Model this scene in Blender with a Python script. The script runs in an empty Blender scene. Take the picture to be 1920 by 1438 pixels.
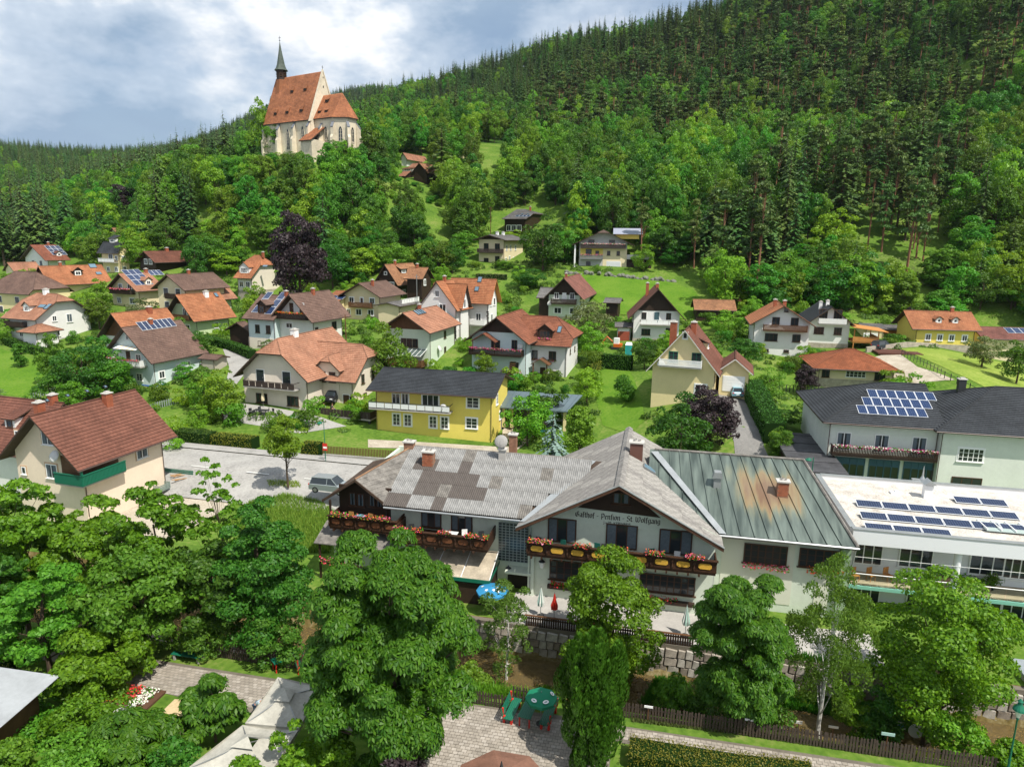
import bpy, bmesh, math, random
import numpy as np
from mathutils import Vector, Matrix, noise as mnoise
random.seed(7); RNG = np.random.default_rng(7)
S = bpy.context.scene
COL = S.collection
# ---------------------------------------------------------------- camera
PITCH = math.radians(12); ROLL = 0.012; FPX = 1280.0; CAMZ = 27.0
cam_d = bpy.data.cameras.new('camera'); cam = bpy.data.objects.new('camera', cam_d); COL.objects.link(cam)
cam_d.sensor_width = 36; cam_d.lens = 36 * FPX / 1920; cam_d.clip_start = 0.5; cam_d.clip_end = 12000
_U = Vector((0, math.sin(PITCH), math.cos(PITCH))); _X = Vector((1, 0, 0)); _F = Vector((0, math.cos(PITCH), -math.sin(PITCH)))
_r = _X * math.cos(ROLL) + _U * math.sin(ROLL); _u = -_X * math.sin(ROLL) + _U * math.cos(ROLL)
cam.matrix_world = Matrix(((_r.x, _u.x, -_F.x, 0), (_r.y, _u.y, -_F.y, 0), (_r.z, _u.z, -_F.z, CAMZ), (0, 0, 0, 1)))
S.camera = cam
# ---------------------------------------------------------------- light
SUN_EL = math.radians(57); SUN_AZ = math.radians(-47)      # azimuth of the sun in the xy plane, from +x
sd = Vector((math.cos(SUN_EL) * math.cos(SUN_AZ), math.cos(SUN_EL) * math.sin(SUN_AZ), math.sin(SUN_EL)))
sun_d = bpy.data.lights.new('sun', 'SUN'); sun = bpy.data.objects.new('sun', sun_d); COL.objects.link(sun)
sun_d.energy = 4.6; sun_d.angle = math.radians(0.5); sun_d.color = (1, 0.95, 0.86)
sun.rotation_euler = (-sd).to_track_quat('-Z', 'Y').to_euler()
W = bpy.data.worlds.new('World'); S.world = W; W.use_nodes = True
nt = W.node_tree; nt.nodes.clear()
def nd(t, ty, **k):
    n = t.nodes.new(ty)
    for a, b in k.items(): setattr(n, a, b)
    return n
out = nd(nt, 'ShaderNodeOutputWorld'); bg = nd(nt, 'ShaderNodeBackground'); bg.inputs[1].default_value = 0.1
sky = nd(nt, 'ShaderNodeTexSky', sky_type='NISHITA', sun_disc=False, sun_elevation=SUN_EL, sun_rotation=math.pi / 2 - SUN_AZ)
sky.air_density = 1.0; sky.dust_density = 1.5; sky.ozone_density = 1.5
tc = nd(nt, 'ShaderNodeTexCoord'); mp = nd(nt, 'ShaderNodeMapping'); mp.inputs['Scale'].default_value = (1, 1, 2.3); mp.inputs['Location'].default_value = (0.35, 0.2, 0.1)
n1 = nd(nt, 'ShaderNodeTexNoise'); n1.inputs['Scale'].default_value = 2.1; n1.inputs['Detail'].default_value = 7; n1.inputs['Roughness'].default_value = 0.52; n1.inputs['Distortion'].default_value = 0.25
n2 = nd(nt, 'ShaderNodeTexNoise'); n2.inputs['Scale'].default_value = 3.1; n2.inputs['Detail'].default_value = 6; n2.inputs['Roughness'].default_value = 0.62
mp2 = nd(nt, 'ShaderNodeMapping'); mp2.inputs['Scale'].default_value = (1, 1, 1.9); mp2.inputs['Location'].default_value = (3.3, 1.7, 2.2)
r1 = nd(nt, 'ShaderNodeValToRGB'); r1.color_ramp.elements[0].position = 0.30; r1.color_ramp.elements[1].position = 0.52
r2 = nd(nt, 'ShaderNodeValToRGB'); e = r2.color_ramp.elements
e[0].position = 0.38; e[0].color = (2.7, 3.7, 5.0, 1); e[1].position = 0.59; e[1].color = (8.6, 8.7, 8.8, 1)
m_ = e.new(0.5); m_.color = (4.9, 5.7, 6.7, 1)
mx = nd(nt, 'ShaderNodeMixRGB')
for a, b in (((tc, 'Generated'), (mp, 0)), ((tc, 'Generated'), (mp2, 0)), ((mp, 0), (n1, 0)), ((mp2, 0), (n2, 0)), ((n1, 0), (r1, 0)), ((n2, 0), (r2, 0)),
             ((r1, 0), (mx, 0)), ((sky, 0), (mx, 1)), ((r2, 0), (mx, 2)), ((mx, 0), (bg, 0)), ((bg, 0), (out, 0))):
    nt.links.new(a[0].outputs[a[1]], b[0].inputs[b[1]])
vs = S.view_settings; vs.view_transform = 'Standard'; vs.look = 'None'; vs.exposure = 0.38; vs.gamma = 1; vs.use_curve_mapping = False
try:
    S.cycles.max_bounces = 6; S.cycles.transparent_max_bounces = 8
except Exception: pass

# ---------------------------------------------------------------- projection helpers: directions and distances in metres
def ray(u, v):
    a = (u - 960) / FPX; b = -(v - 719) / FPX
    d = _F + _r * a + _u * b
    return d
def at(u, v, d):
    r = ray(u, v); k = d / r.y
    return Vector((r.x * k, d, CAMZ + r.z * k))
def pz(u, v, z):
    r = ray(u, v); k = (z - CAMZ) / r.z
    return Vector((r.x * k, r.y * k, z))
def proj(p):
    q = Vector(p) - Vector((0, 0, CAMZ)); f = q.dot(_F)
    return 960 + FPX * q.dot(_r) / f, 719 - FPX * q.dot(_u) / f
TH0 = math.radians(-12)
MV = Matrix.Translation((1.2, 50.0, 0)) @ Matrix.Rotation(TH0, 4, 'Z')      # village frame: x along the inn's front, y back
def V0(x, y, z=0): return MV @ Vector((x, y, z))
def inV(p): return MV.inverted() @ Vector(p)

# ---------------------------------------------------------------- terrain
CP = []
def cpx(u, v, d): CP.append(tuple(at(u, v, d)))
for x in (-90, -50, -15, 15, 50, 90):
    for y, z in ((22, -1), (36, -1), (62, -0.3), (85, 0), (97, .6)): CP.append((x, y - .21 * x * (y < 90), z))
    CP.append((x, 112, 3.4)); CP.append((x * 1.2, 140, 6.2))
for c in [(291, 727, 109), (75, 650, 132), (62, 598, 160), (96, 557, 170), (91, 506, 215), (228, 512, 190), (292, 503, 188), (262, 578, 158), (369, 627, 140),
          (588, 640, 122), (712, 603, 150), (743, 560, 168), (854, 632, 128), (806, 688, 115), (1061, 707, 115), (1086, 600, 150), (1186, 640, 138),
          (1336, 742, 95), (1411, 655, 125), (1513, 650, 132), (1533, 712, 112), (1714, 642, 132), (975, 497, 192), (1125, 503, 185), (985, 440, 235), (480, 545, 185),
          (1800, 700, 105), (1300, 590, 152), (1230, 520, 180), (1500, 600, 150), (1700, 600, 155), (1900, 620, 150),
          (600, 291, 243), (520, 292, 249), (655, 291, 238), (640, 288, 252), (575, 352, 222), (560, 440, 205), (430, 330, 225), (700, 420, 215), (700, 330, 262), (300, 420, 235), (380, 470, 205), (200, 480, 230), (50, 470, 250),
          (100, 420, 330), (0, 370, 560), (300, 350, 420), (200, 325, 800), (450, 318, 420), (480, 245, 1100), (380, 272, 1250), (150, 300, 1200), (0, 305, 1300), (-200, 310, 1300), (-250, 420, 500),
          (780, 335, 275), (925, 300, 300), (860, 270, 340), (820, 420, 225), (960, 360, 275), (1100, 400, 235), (1100, 250, 400),
          (1300, 300, 300), (1300, 150, 470), (1500, 350, 240), (1500, 100, 430), (1700, 450, 190), (1700, 200, 330), (1920, 430, 185), (1920, 200, 280), (2200, 300, 220),
          (750, 205, 900), (640, 240, 850), (900, 162, 820), (1050, 112, 740), (1250, 72, 660), (1500, -30, 600), (1900, -200, 520), (2300, -300, 450), (900, 200, 600), (1000, 178, 540), (760, 245, 600), (830, 235, 480), (1100, 190, 480),
          (700, 178, 1700), (620, 205, 1650), (760, 185, 1700), (500, 230, 1700), (900, 190, 1800)]:
    cpx(*c)
for u, d, z in ((1000, 1100, 150), (1300, 1000, 190), (1800, 900, 230), (700, 2300, 300), (200, 2000, 130), (1500, 2300, 350), (0, 2300, 120), (780, 1100, 140), (2200, 900, 260)):
    p = at(u, 400, d); CP.append((p.x, d, z))
CP = np.array(CP, float); _sc = 100.0
def _phi(r2): return np.where(r2 > 1e-12, 0.5 * r2 * np.log(np.maximum(r2, 1e-12)), 0)
def _w(xy): # compress far distances so that near detail and far hills share one smooth surface
    x, y = xy[:, 0], xy[:, 1]; g = 1.0 / (1 + np.maximum(y, 0) / 500.0)
    return np.stack([x * g, y * g], 1) / _sc
_P = _w(CP[:, :2]); _n = len(_P)
_K = _phi(((_P[:, None] - _P[None]) ** 2).sum(-1)) + np.eye(_n) * 0.004
_A = np.zeros((_n + 3, _n + 3)); _A[:_n, :_n] = _K; _A[:_n, _n] = 1; _A[:_n, _n + 1:] = _P; _A[_n, :_n] = 1; _A[_n + 1:, :_n] = _P.T
_sol = np.linalg.solve(_A, np.concatenate([CP[:, 2], np.zeros(3)]))
def tps(xy):
    q = _w(np.asarray(xy, float)); o = np.empty(len(q))
    for i in range(0, len(q), 4000):
        s = q[i:i + 4000]; K = _phi(((s[:, None] - _P[None]) ** 2).sum(-1))
        o[i:i + 4000] = K @ _sol[:_n] + _sol[_n] + s @ _sol[_n + 1:]
    return o
def sstep(a, b, x):
    t = np.clip((x - a) / (b - a), 0, 1); return t * t * (3 - 2 * t)
C0, S0 = math.cos(TH0), math.sin(TH0)
def ground(xy):
    xy = np.atleast_2d(np.asarray(xy, float)); z = tps(xy)
    dx, dy = xy[:, 0] - 1.2, xy[:, 1] - 50; lx = dx * C0 + dy * S0; ly = -dx * S0 + dy * C0
    # near field by hand: path bank, stream bed, terrace, yard
    nf = np.where(ly < -3, -1.0, -1.7 + 1.7 * sstep(6, 22, ly))
    nf = np.where(lx < -22, np.where(ly < -3, -1.0, -1.0 - .9 * sstep(-2, 5, ly) + 1.9 * sstep(13, 20, ly)), nf)
    w = 1 - sstep(30, 42, ly); z = z * (1 - w) + nf * w
    bed = -4.6 + .25 * np.sin(lx * 1.3) * np.sin(ly * 1.1)
    ch = sstep(-12.2, -9.0, ly) * (1 - sstep(-3.05, -2.95, ly))
    return z * (1 - ch) + bed * ch
def gz(x, y): return float(ground([[x, y]])[0])
def hit(u, v, dmin=20, dmax=2500):
    r = ray(u, v); ds = np.concatenate([np.arange(dmin, 400, .5), np.arange(400, dmax, 4)])
    k = ds / r.y; xy = np.stack([r.x * k, ds], 1); g = ground(xy); zz = CAMZ + r.z * k
    i = np.argmax(zz < g)
    return Vector((xy[i, 0], xy[i, 1], g[i]))
def col_at(u, d):
    v = 600
    for _ in range(5):
        p = at(u, v, d); g = gz(p.x, d); v = proj((p.x, d, g))[1]
    return Vector((p.x, d, g))

# ---------------------------------------------------------------- materials
MATS = {}
def mat(name, c=(.5, .5, .5), rough=.7, spec=.3, nz=None, bump=None, metal=0, tex=None, tr=0, c2=None, obj=True):
    """nz=(scale, amount): value mottling; bump=(scale, strength); tex='tile' uses UV bricks."""
    if name in MATS: return MATS[name]
    m = bpy.data.materials.new(name); m.use_nodes = True; t = m.node_tree; b = t.nodes['Principled BSDF']
    b.inputs['Base Color'].default_value = (*c, 1); b.inputs['Roughness'].default_value = rough; b.inputs['Metallic'].default_value = metal
    b.inputs['Specular IOR Level'].default_value = spec
    m.diffuse_color = (*c, 1); src = None
    co = nd(t, 'ShaderNodeTexCoord')
    if tex:
        w_, h_, mort, dark = tex
        br = nd(t, 'ShaderNodeTexBrick'); br.inputs['Scale'].default_value = 1; br.inputs['Brick Width'].default_value = w_; br.inputs['Row Height'].default_value = h_
        br.inputs['Mortar Size'].default_value = mort; br.inputs['Color1'].default_value = (*c, 1); br.inputs['Color2'].default_value = (*(c2 or tuple(x * .72 for x in c)), 1)
        br.inputs['Mortar'].default_value = (*tuple(x * dark for x in c), 1); br.inputs['Bias'].default_value = 0
        t.links.new(co.outputs['UV'], br.inputs[0]); src = br.outputs[0]
    if nz:
        def layer(src, sc, am, lo, hi):
            n = nd(t, 'ShaderNodeTexNoise'); n.inputs['Scale'].default_value = sc; n.inputs['Detail'].default_value = 5; n.inputs['Roughness'].default_value = .65
            t.links.new(co.outputs['Object'], n.inputs[0])
            mr = nd(t, 'ShaderNodeMapRange'); mr.inputs[1].default_value = lo; mr.inputs[2].default_value = hi; mr.inputs[3].default_value = 1 - am; mr.inputs[4].default_value = 1 + am * .6
            t.links.new(n.outputs[0], mr.inputs[0])
            mu = nd(t, 'ShaderNodeMixRGB', blend_type='MULTIPLY'); mu.inputs[0].default_value = 1; mu.inputs[1].default_value = (*c, 1)
            if src: t.links.new(src, mu.inputs[1])
            t.links.new(mr.outputs[0], mu.inputs[2]); return mu.outputs[0]
        src = layer(src, nz[0], nz[1], .3, .7)
        src = layer(src, nz[0] * 7.3, nz[1] * .5, .3, .7)
    if src: t.links.new(src, b.inputs['Base Color'])
    if bump:
        n = nd(t, 'ShaderNodeTexNoise'); n.inputs['Scale'].default_value = bump[0]; n.inputs['Detail'].default_value = 4
        t.links.new(co.outputs['Object'], n.inputs[0]); bp = nd(t, 'ShaderNodeBump'); bp.inputs['Strength'].default_value = bump[1]; bp.inputs['Distance'].default_value = .05
        t.links.new(n.outputs[0], bp.inputs['Height']); t.links.new(bp.outputs[0], b.inputs['Normal'])
    MATS[name] = m; return m
def leafmat(name, dark, light, trans=.36, rough=.5, spec=.3, vary=.25, clump=None):
    if name in MATS: return MATS[name]
    m = bpy.data.materials.new(name); m.use_nodes = True; t = m.node_tree; b = t.nodes['Principled BSDF']; o = t.nodes['Material Output']
    g = nd(t, 'ShaderNodeNewGeometry'); oi = nd(t, 'ShaderNodeObjectInfo'); mx = nd(t, 'ShaderNodeMixRGB'); mx.inputs[1].default_value = (*dark, 1); mx.inputs[2].default_value = (*light, 1)
    t.links.new(g.outputs['Random Per Island'], mx.inputs[0])
    hs = nd(t, 'ShaderNodeHueSaturation'); t.links.new(mx.outputs[0], hs.inputs['Color'])
    mr = nd(t, 'ShaderNodeMapRange'); mr.inputs[3].default_value = 1 - vary; mr.inputs[4].default_value = 1 + vary; t.links.new(oi.outputs['Random'], mr.inputs[0])
    t.links.new(mr.outputs[0], hs.inputs['Value'])
    # shift hue per plant
    ml = nd(t, 'ShaderNodeMath', operation='MULTIPLY'); ml.inputs[1].default_value = 17.3; fr = nd(t, 'ShaderNodeMath', operation='FRACT')
    t.links.new(oi.outputs['Random'], ml.inputs[0]); t.links.new(ml.outputs[0], fr.inputs[0])
    m2 = nd(t, 'ShaderNodeMapRange'); m2.inputs[3].default_value = .5 - .03 * vary * 4; m2.inputs[4].default_value = .5 + .02 * vary * 4; t.links.new(fr.outputs[0], m2.inputs[0]); t.links.new(m2.outputs[0], hs.inputs['Hue'])
    t.links.new(hs.outputs[0], b.inputs['Base Color']); b.inputs['Roughness'].default_value = rough; b.inputs['Specular IOR Level'].default_value = spec
    tl = nd(t, 'ShaderNodeBsdfTranslucent'); br = nd(t, 'ShaderNodeMixRGB', blend_type='MULTIPLY'); br.inputs[0].default_value = 1; br.inputs[2].default_value = (1.5, 1.35, .5, 1)
    t.links.new(hs.outputs[0], br.inputs[1]); t.links.new(br.outputs[0], tl.inputs[0])
    ms = nd(t, 'ShaderNodeMixShader'); ms.inputs[0].default_value = trans
    t.links.new(b.outputs[0], ms.inputs[1]); t.links.new(tl.outputs[0], ms.inputs[2]); t.links.new(ms.outputs[0], o.inputs[0])
    m.diffuse_color = (*dark, 1); MATS[name] = m; return m

M_WHITE = mat('white_render', (.74, .73, .70), nz=(.35, .07), bump=(9, .1)); M_BLUEW = mat('pale_blue_render', (.60, .70, .70), nz=(.35, .07), bump=(9, .1))
M_CREAM = mat('cream_render', (.72, .61, .40), nz=(.35, .07), bump=(9, .1)); M_BEIGE = mat('beige_render', (.73, .65, .54), nz=(.35, .08), bump=(9, .1)); M_PEACH = mat('peach_render', (.75, .62, .48), nz=(.35, .08), bump=(9, .1))
M_YEL = mat('yellow_render', (.74, .60, .13), nz=(.35, .06), bump=(9, .1)); M_YEL2 = mat('soft_yellow_render', (.74, .62, .34), nz=(.35, .07), bump=(9, .1))
M_GREENW = mat('pale_green_render', (.50, .60, .36), nz=(.3, .07), bump=(9, .1)); M_MINT = mat('mint_render', (.62, .71, .57), nz=(.3, .08), bump=(9, .1)); M_INN = mat('inn_render', (.60, .66, .55), nz=(.35, .11), bump=(8, .15))
M_GRAYW = mat('gray_render', (.45, .45, .43), nz=(.4, .1)); M_STONEW = mat('church_stone', (.66, .58, .44), nz=(.18, .26), bump=(2.5, .4), rough=.9)
M_PL = mat('stone_plinth', (.42, .37, .30), nz=(1.2, .35), bump=(3, .6), rough=.9)
def tilemat(n, c, c2=None, w=.32, h=.36): return mat(n, c, rough=.75, spec=.25, nz=(.35, .34), tex=(w, h, .022, .55), c2=c2)
T_OR = tilemat('orange_tiles', (.43, .18, .085), (.35, .13, .06)); T_OR2 = tilemat('apricot_tiles', (.42, .21, .13), (.35, .16, .095)); T_RED = tilemat('red_brown_tiles', (.19, .078, .052), (.15, .06, .04), .42, .40)
T_BRN = tilemat('taupe_tiles', (.185, .115, .088), (.15, .09, .07), .5, .42); T_GRY = tilemat('slate_gray_tiles', (.045, .05, .056), (.034, .038, .043), .32, .36); T_OLD = tilemat('weathered_clay_tiles', (.40, .20, .10), (.27, .13, .07))
T_GR2 = tilemat('pale_gray_sheet', (.22, .21, .20), None, .9, .5); T_CH = tilemat('church_clay_tiles', (.44, .17, .075), (.31, .12, .06), .5, .4); T_TERR = tilemat('terracotta_tiles', (.33, .105, .045), (.24, .08, .035))
M_DWOOD = mat('dark_brown_wood', (.038, .022, .014), rough=.6, nz=(2, .3)); M_WOOD = mat('brown_wood', (.13, .062, .028), rough=.65, nz=(2, .3)); M_LWOOD = mat('light_wood', (.42, .24, .10), rough=.6, nz=(2, .25)); M_OWOOD = mat('orange_wood', (.50, .22, .06), nz=(2, .2))
M_FASC = mat('fascia_wood', (.07, .045, .03), rough=.6, nz=(1.5, .3)); M_FASCW = mat('white_fascia', (.7, .68, .62)); M_TRIM = mat('white_trim', (.82, .82, .80), rough=.4); M_BTRIM = mat('brown_frame', (.07, .035, .02), rough=.4)
M_GLASS = mat('window_glass', (.025, .032, .036), rough=.06, spec=.7); M_GLASSB = mat('blue_glass', (.05, .10, .12), rough=.08, spec=.7); M_CURT = mat('net_curtain', (.12, .15, .17), rough=.9, nz=(6, .25))
M_METAL = mat('gray_metal', (.30, .31, .31), rough=.4, metal=.6); M_ZINC = mat('zinc', (.42, .44, .44), rough=.35, metal=.5, nz=(1, .15)); M_DMET = mat('dark_metal', (.035, .038, .04), rough=.4)
M_BRICK = mat('chimney_brick', (.33, .10, .05), nz=(2.5, .3), tex=None, bump=(8, .4)); M_CONC = mat('concrete', (.40, .38, .35), rough=.9, nz=(.8, .16), bump=(6, .2)); M_CAP = mat('chimney_cap', (.5, .48, .44))
M_SOL = mat('solar_cells', (.012, .018, .045), rough=.12, spec=.8); M_SOLB = mat('blue_solar_cells', (.012, .03, .09), rough=.12, spec=.8, nz=(1.2, .3)); M_SOLF = mat('panel_frame', (.62, .64, .66), rough=.35)
M_RED = mat('red_paint', (.55, .03, .02), rough=.5); M_GREENP = mat('green_paint', (.01, .13, .075), rough=.45); M_BLUEP = mat('blue_paint', (.03, .16, .5), rough=.4)
M_BARK = mat('bark', (.10, .07, .048), rough=.95, nz=(2, .3)); M_PBARK = mat('pine_bark', (.27, .13, .075), rough=.95, nz=(1.5, .3)); M_BIRCH = mat('birch_bark', (.6, .58, .54), nz=(3, .5))
M_FLOWR = leafmat('red_petals', (.55, .02, .03), (.8, .10, .12), .2, vary=.1); M_FLOWP = leafmat('pink_petals', (.6, .06, .2), (.85, .3, .45), .2, vary=.1); M_FLOWW = leafmat('white_petals', (.7, .68, .6), (.85, .84, .8), .2, vary=.05); M_FLOWO = leafmat('orange_petals', (.75, .08, .02), (.85, .22, .06), .2, vary=.05); M_FLOWM = leafmat('magenta_petals', (.30, .01, .11), (.55, .04, .22), .2, vary=.1)
L_MAPLE = leafmat('maple_leaves', (.062, .155, .006), (.155, .30, .014), vary=.1); L_CHEST = leafmat('chestnut_leaves', (.032, .115, .006), (.095, .215, .012), vary=.03); L_LIME = leafmat('lime_leaves', (.06, .165, .006), (.175, .33, .016), vary=.03); L_DARK = leafmat('dark_broad_leaves', (.028, .115, .010), (.085, .215, .020))
L_MID = leafmat('broad_leaves', (.048, .16, .010), (.115, .275, .022), vary=.36); L_BRIGHT = leafmat('fresh_leaves', (.09, .24, .012), (.21, .40, .025), vary=.22); L_COPPER = leafmat('copper_leaves', (.020, .012, .015), (.048, .032, .034), .12, vary=.1); L_SPRUCE = leafmat('spruce_needles', (.034, .092, .022), (.095, .18, .038), .12, vary=.35)
L_PINE = leafmat('pine_needles', (.048, .104, .022), (.115, .19, .042), .15, vary=.3); L_THUJA = leafmat('thuja_sprays', (.040, .125, .008), (.075, .185, .016), .2, vary=.04); L_BLUES = leafmat('blue_spruce_needles', (.10, .17, .15), (.22, .31, .28), .1); L_BIRCH = leafmat('birch_leaves', (.06, .13, .016), (.14, .25, .035), .4, vary=.08); L_HEDGE = leafmat('hedge_leaves', (.038, .115, .010), (.085, .19, .018), .25); L_OLIVE = leafmat('olive_leaves', (.07, .115, .035), (.15, .20, .07), .3)
L_YHEDGE = leafmat('yellowing_hedge_leaves', (.10, .13, .010), (.20, .21, .02), .25); L_GRASS = leafmat('tall_grass', (.10, .19, .02), (.26, .33, .05), .3)
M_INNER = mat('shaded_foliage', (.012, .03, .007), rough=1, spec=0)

# ---------------------------------------------------------------- mesh helpers
def tag(o, label=None, cat=None, group=None, kind=None):
    if label: o['label'] = label
    if cat: o['category'] = cat
    if group: o['group'] = group
    if kind: o['kind'] = kind
    return o
class MB:
    def __init__(s): s.v = []; s.f = []; s.m = []; s.uv = {}
    def quad(s, *p, m=0, uv=None):
        i = len(s.v); s.v += [tuple(q) for q in p]; s.f.append(tuple(range(i, i + len(p)))); s.m.append(m)
        if uv: s.uv[len(s.f) - 1] = uv
        return s
    def box(s, x0, x1, y0, y1, z0, z1, m=0):
        i = len(s.v); s.v += [(x, y, z) for z in (z0, z1) for y in (y0, y1) for x in (x0, x1)]
        for f in ((0, 2, 3, 1), (4, 5, 7, 6), (0, 1, 5, 4), (2, 6, 7, 3), (0, 4, 6, 2), (1, 3, 7, 5)): s.f.append(tuple(i + k for k in f)); s.m.append(m)
        return s
    def prism(s, poly, off, m=0, m2=None):
        """poly extruded by vector off"""
        n = len(poly); i = len(s.v); off = Vector(off); s.v += [tuple(p) for p in poly] + [tuple(Vector(p) + off) for p in poly]
        s.f.append(tuple(i + k for k in range(n))); s.m.append(m); s.f.append(tuple(i + n + k for k in reversed(range(n)))); s.m.append(m if m2 is None else m2)
        for k in range(n): j = (k + 1) % n; s.f.append((i + k, i + n + k, i + n + j, i + j)); s.m.append(m)
        return s
    def tube(s, p, q, r, r2=None, n=6, m=0, cap=True):
        p, q = Vector(p), Vector(q); r2 = r if r2 is None else r2; d = (q - p)
        if d.length < 1e-6: return s
        d.normalize(); a = d.orthogonal().normalized(); b = d.cross(a); i = len(s.v)
        for c, rr in ((p, r), (q, r2)): s.v += [tuple(c + (a * math.cos(2 * math.pi * k / n) + b * math.sin(2 * math.pi * k / n)) * rr) for k in range(n)]
        for k in range(n): j = (k + 1) % n; s.f.append((i + k, i + j, i + n + j, i + n + k)); s.m.append(m)
        if cap: s.f.append(tuple(i + n + k for k in range(n))); s.m.append(m); s.f.append(tuple(i + k for k in reversed(range(n)))); s.m.append(m)
        return s
    def lathe(s, prof, n=10, c=(0, 0, 0), m=0, off=0):
        i = len(s.v)
        for r, z in prof: s.v += [(c[0] + r * math.cos(off + 2 * math.pi * k / n), c[1] + r * math.sin(off + 2 * math.pi * k / n), c[2] + z) for k in range(n)]
        for a in range(len(prof) - 1):
            for k in range(n): j = (k + 1) % n; s.f.append((i + a * n + k, i + a * n + j, i + (a + 1) * n + j, i + (a + 1) * n + k)); s.m.append(m)
        return s
    def build(s, name, mats, parent=None, mw=None, smooth=False):
        me = bpy.data.meshes.new(name); me.from_pydata(s.v, [], s.f)
        for mm in (mats if isinstance(mats, (list, tuple)) else [mats]): me.materials.append(mm)
        me.polygons.foreach_set('material_index', s.m)
        if s.uv:
            ul = me.uv_layers.new(name='UVMap')
            for fi, uv in s.uv.items():
                for k, li in enumerate(me.polygons[fi].loop_indices): ul.data[li].uv = uv[k]
        if smooth: me.polygons.foreach_set('use_smooth', [True] * len(s.f))
        me.update(); return inst(name, me, parent, mw)
def inst(name, me, parent=None, mw=None):
    o = bpy.data.objects.new(name, me); COL.objects.link(o)
    if parent is not None: o.parent = parent
    if mw is not None: o.matrix_local = mw
    return o
def empty(name, loc, rz=0, label=None, cat=None, group=None):
    o = bpy.data.objects.new(name, None); COL.objects.link(o); o.empty_display_size = .5
    o.matrix_local = Matrix.Translation(loc) @ Matrix.Rotation(rz, 4, 'Z'); tag(o, label, cat, group); return o
def npmesh(name, v, f, mats, mi=None):
    me = bpy.data.meshes.new(name); nf, k = f.shape
    me.vertices.add(len(v)); me.vertices.foreach_set('co', v.astype(np.float32).ravel()); me.loops.add(nf * k); me.loops.foreach_set('vertex_index', f.astype(np.int32).ravel())
    me.polygons.add(nf); me.polygons.foreach_set('loop_start', np.arange(0, nf * k, k, dtype=np.int32)); me.polygons.foreach_set('loop_total', np.full(nf, k, np.int32))
    for m in mats: me.materials.append(m)
    if mi is not None: me.polygons.foreach_set('material_index', mi.astype(np.int32))
    me.update(calc_edges=True); return me
# ---------------------------------------------------------------- plants
def rnd_unit(n, rng):
    a = rng.normal(size=(n, 3)); return a / np.linalg.norm(a, axis=1, keepdims=True)
def norm(a): return a / np.maximum(np.linalg.norm(a, axis=-1, keepdims=True), 1e-9)
def leaf_quads(P, N, size, rng, asp=.6, jit=.5, droop=0):
    """one diamond leaf at each P, face roughly along N"""
    n = len(P); N = norm(N + rng.normal(size=(n, 3)) * jit); t = norm(np.cross(N, rnd_unit(n, rng))); b = np.cross(N, t)
    if droop: t = norm(t + np.array([0, 0, -droop])); b = norm(np.cross(N, t))
    s = (size * rng.uniform(.7, 1.3, n))[:, None]
    V = np.stack([P - t * s * .5, P + b * s * asp * .5 + t * s * .05, P + t * s * .5 - N * s * .08, P - b * s * asp * .5 + t * s * .05], 1).reshape(-1, 3)
    return V, np.arange(n * 4).reshape(n, 4)
def palm_quads(P, N, size, rng, k=5):
    """chestnut: k leaflets spread like a hand, drooping"""
    n = len(P); N = norm(N * .6 + np.array([0, 0, .8]) + rng.normal(size=(n, 3)) * .25); t = norm(np.cross(N, rnd_unit(n, rng))); b = np.cross(N, t); Vs = []
    s = (size * rng.uniform(.75, 1.25, n))[:, None]
    for i in range(k):
        a = (i / k) * 5.2 + .3; d = norm(t * math.cos(a) + b * math.sin(a) - N * .35); w = norm(np.cross(N, d)); L = s * (.62 if i in (0, k - 1) else .8)
        Vs.append(np.stack([P, P + d * L * .62 + w * L * .2 - N * L * .06, P + d * L - N * L * .3, P + d * L * .62 - w * L * .2 - N * L * .06], 1))
    V = np.stack(Vs, 1).reshape(-1, 3); return V, np.arange(n * k * 4).reshape(-1, 4)
def lobed_points(H, R, z0, n, nl, rng, squash=1.0, lobe=.34, inner=.0, flat=.75, top=1.0, shape=0):
    """points and outward normals on many overlapping lobes filling an ellipsoid crown between z0 and H"""
    hz = (H - z0) / 2; cz = z0 + hz; d = rnd_unit(nl, rng); rad = rng.uniform(.3, .95, nl) ** .8
    c = d * rad[:, None] * np.array([R, R, hz]) ; c[:, 2] += cz
    if shape > 0: # taper upward
        f = 1 - shape * np.clip((c[:, 2] - z0) / (H - z0), 0, 1); c[:, 0] *= f; c[:, 1] *= f
    lr = R * lobe * rng.uniform(.55, 1.4, nl) * (1 - .35 * rad * shape)
    w = lr ** 2; idx = rng.choice(nl, n, p=w / w.sum()); dn = rnd_unit(n, rng); dn[:, 2] = np.where(dn[:, 2] < -.35, -dn[:, 2] * .6, dn[:, 2]); dn = norm(dn)
    dn = norm(dn + .35 * norm(c[idx] - np.array([0, 0, cz])))
    P = c[idx] + dn * lr[idx][:, None] * np.array([1, 1, flat]) * rng.uniform(.72, 1.08, n)[:, None]
    return P, dn, c, lr
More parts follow.
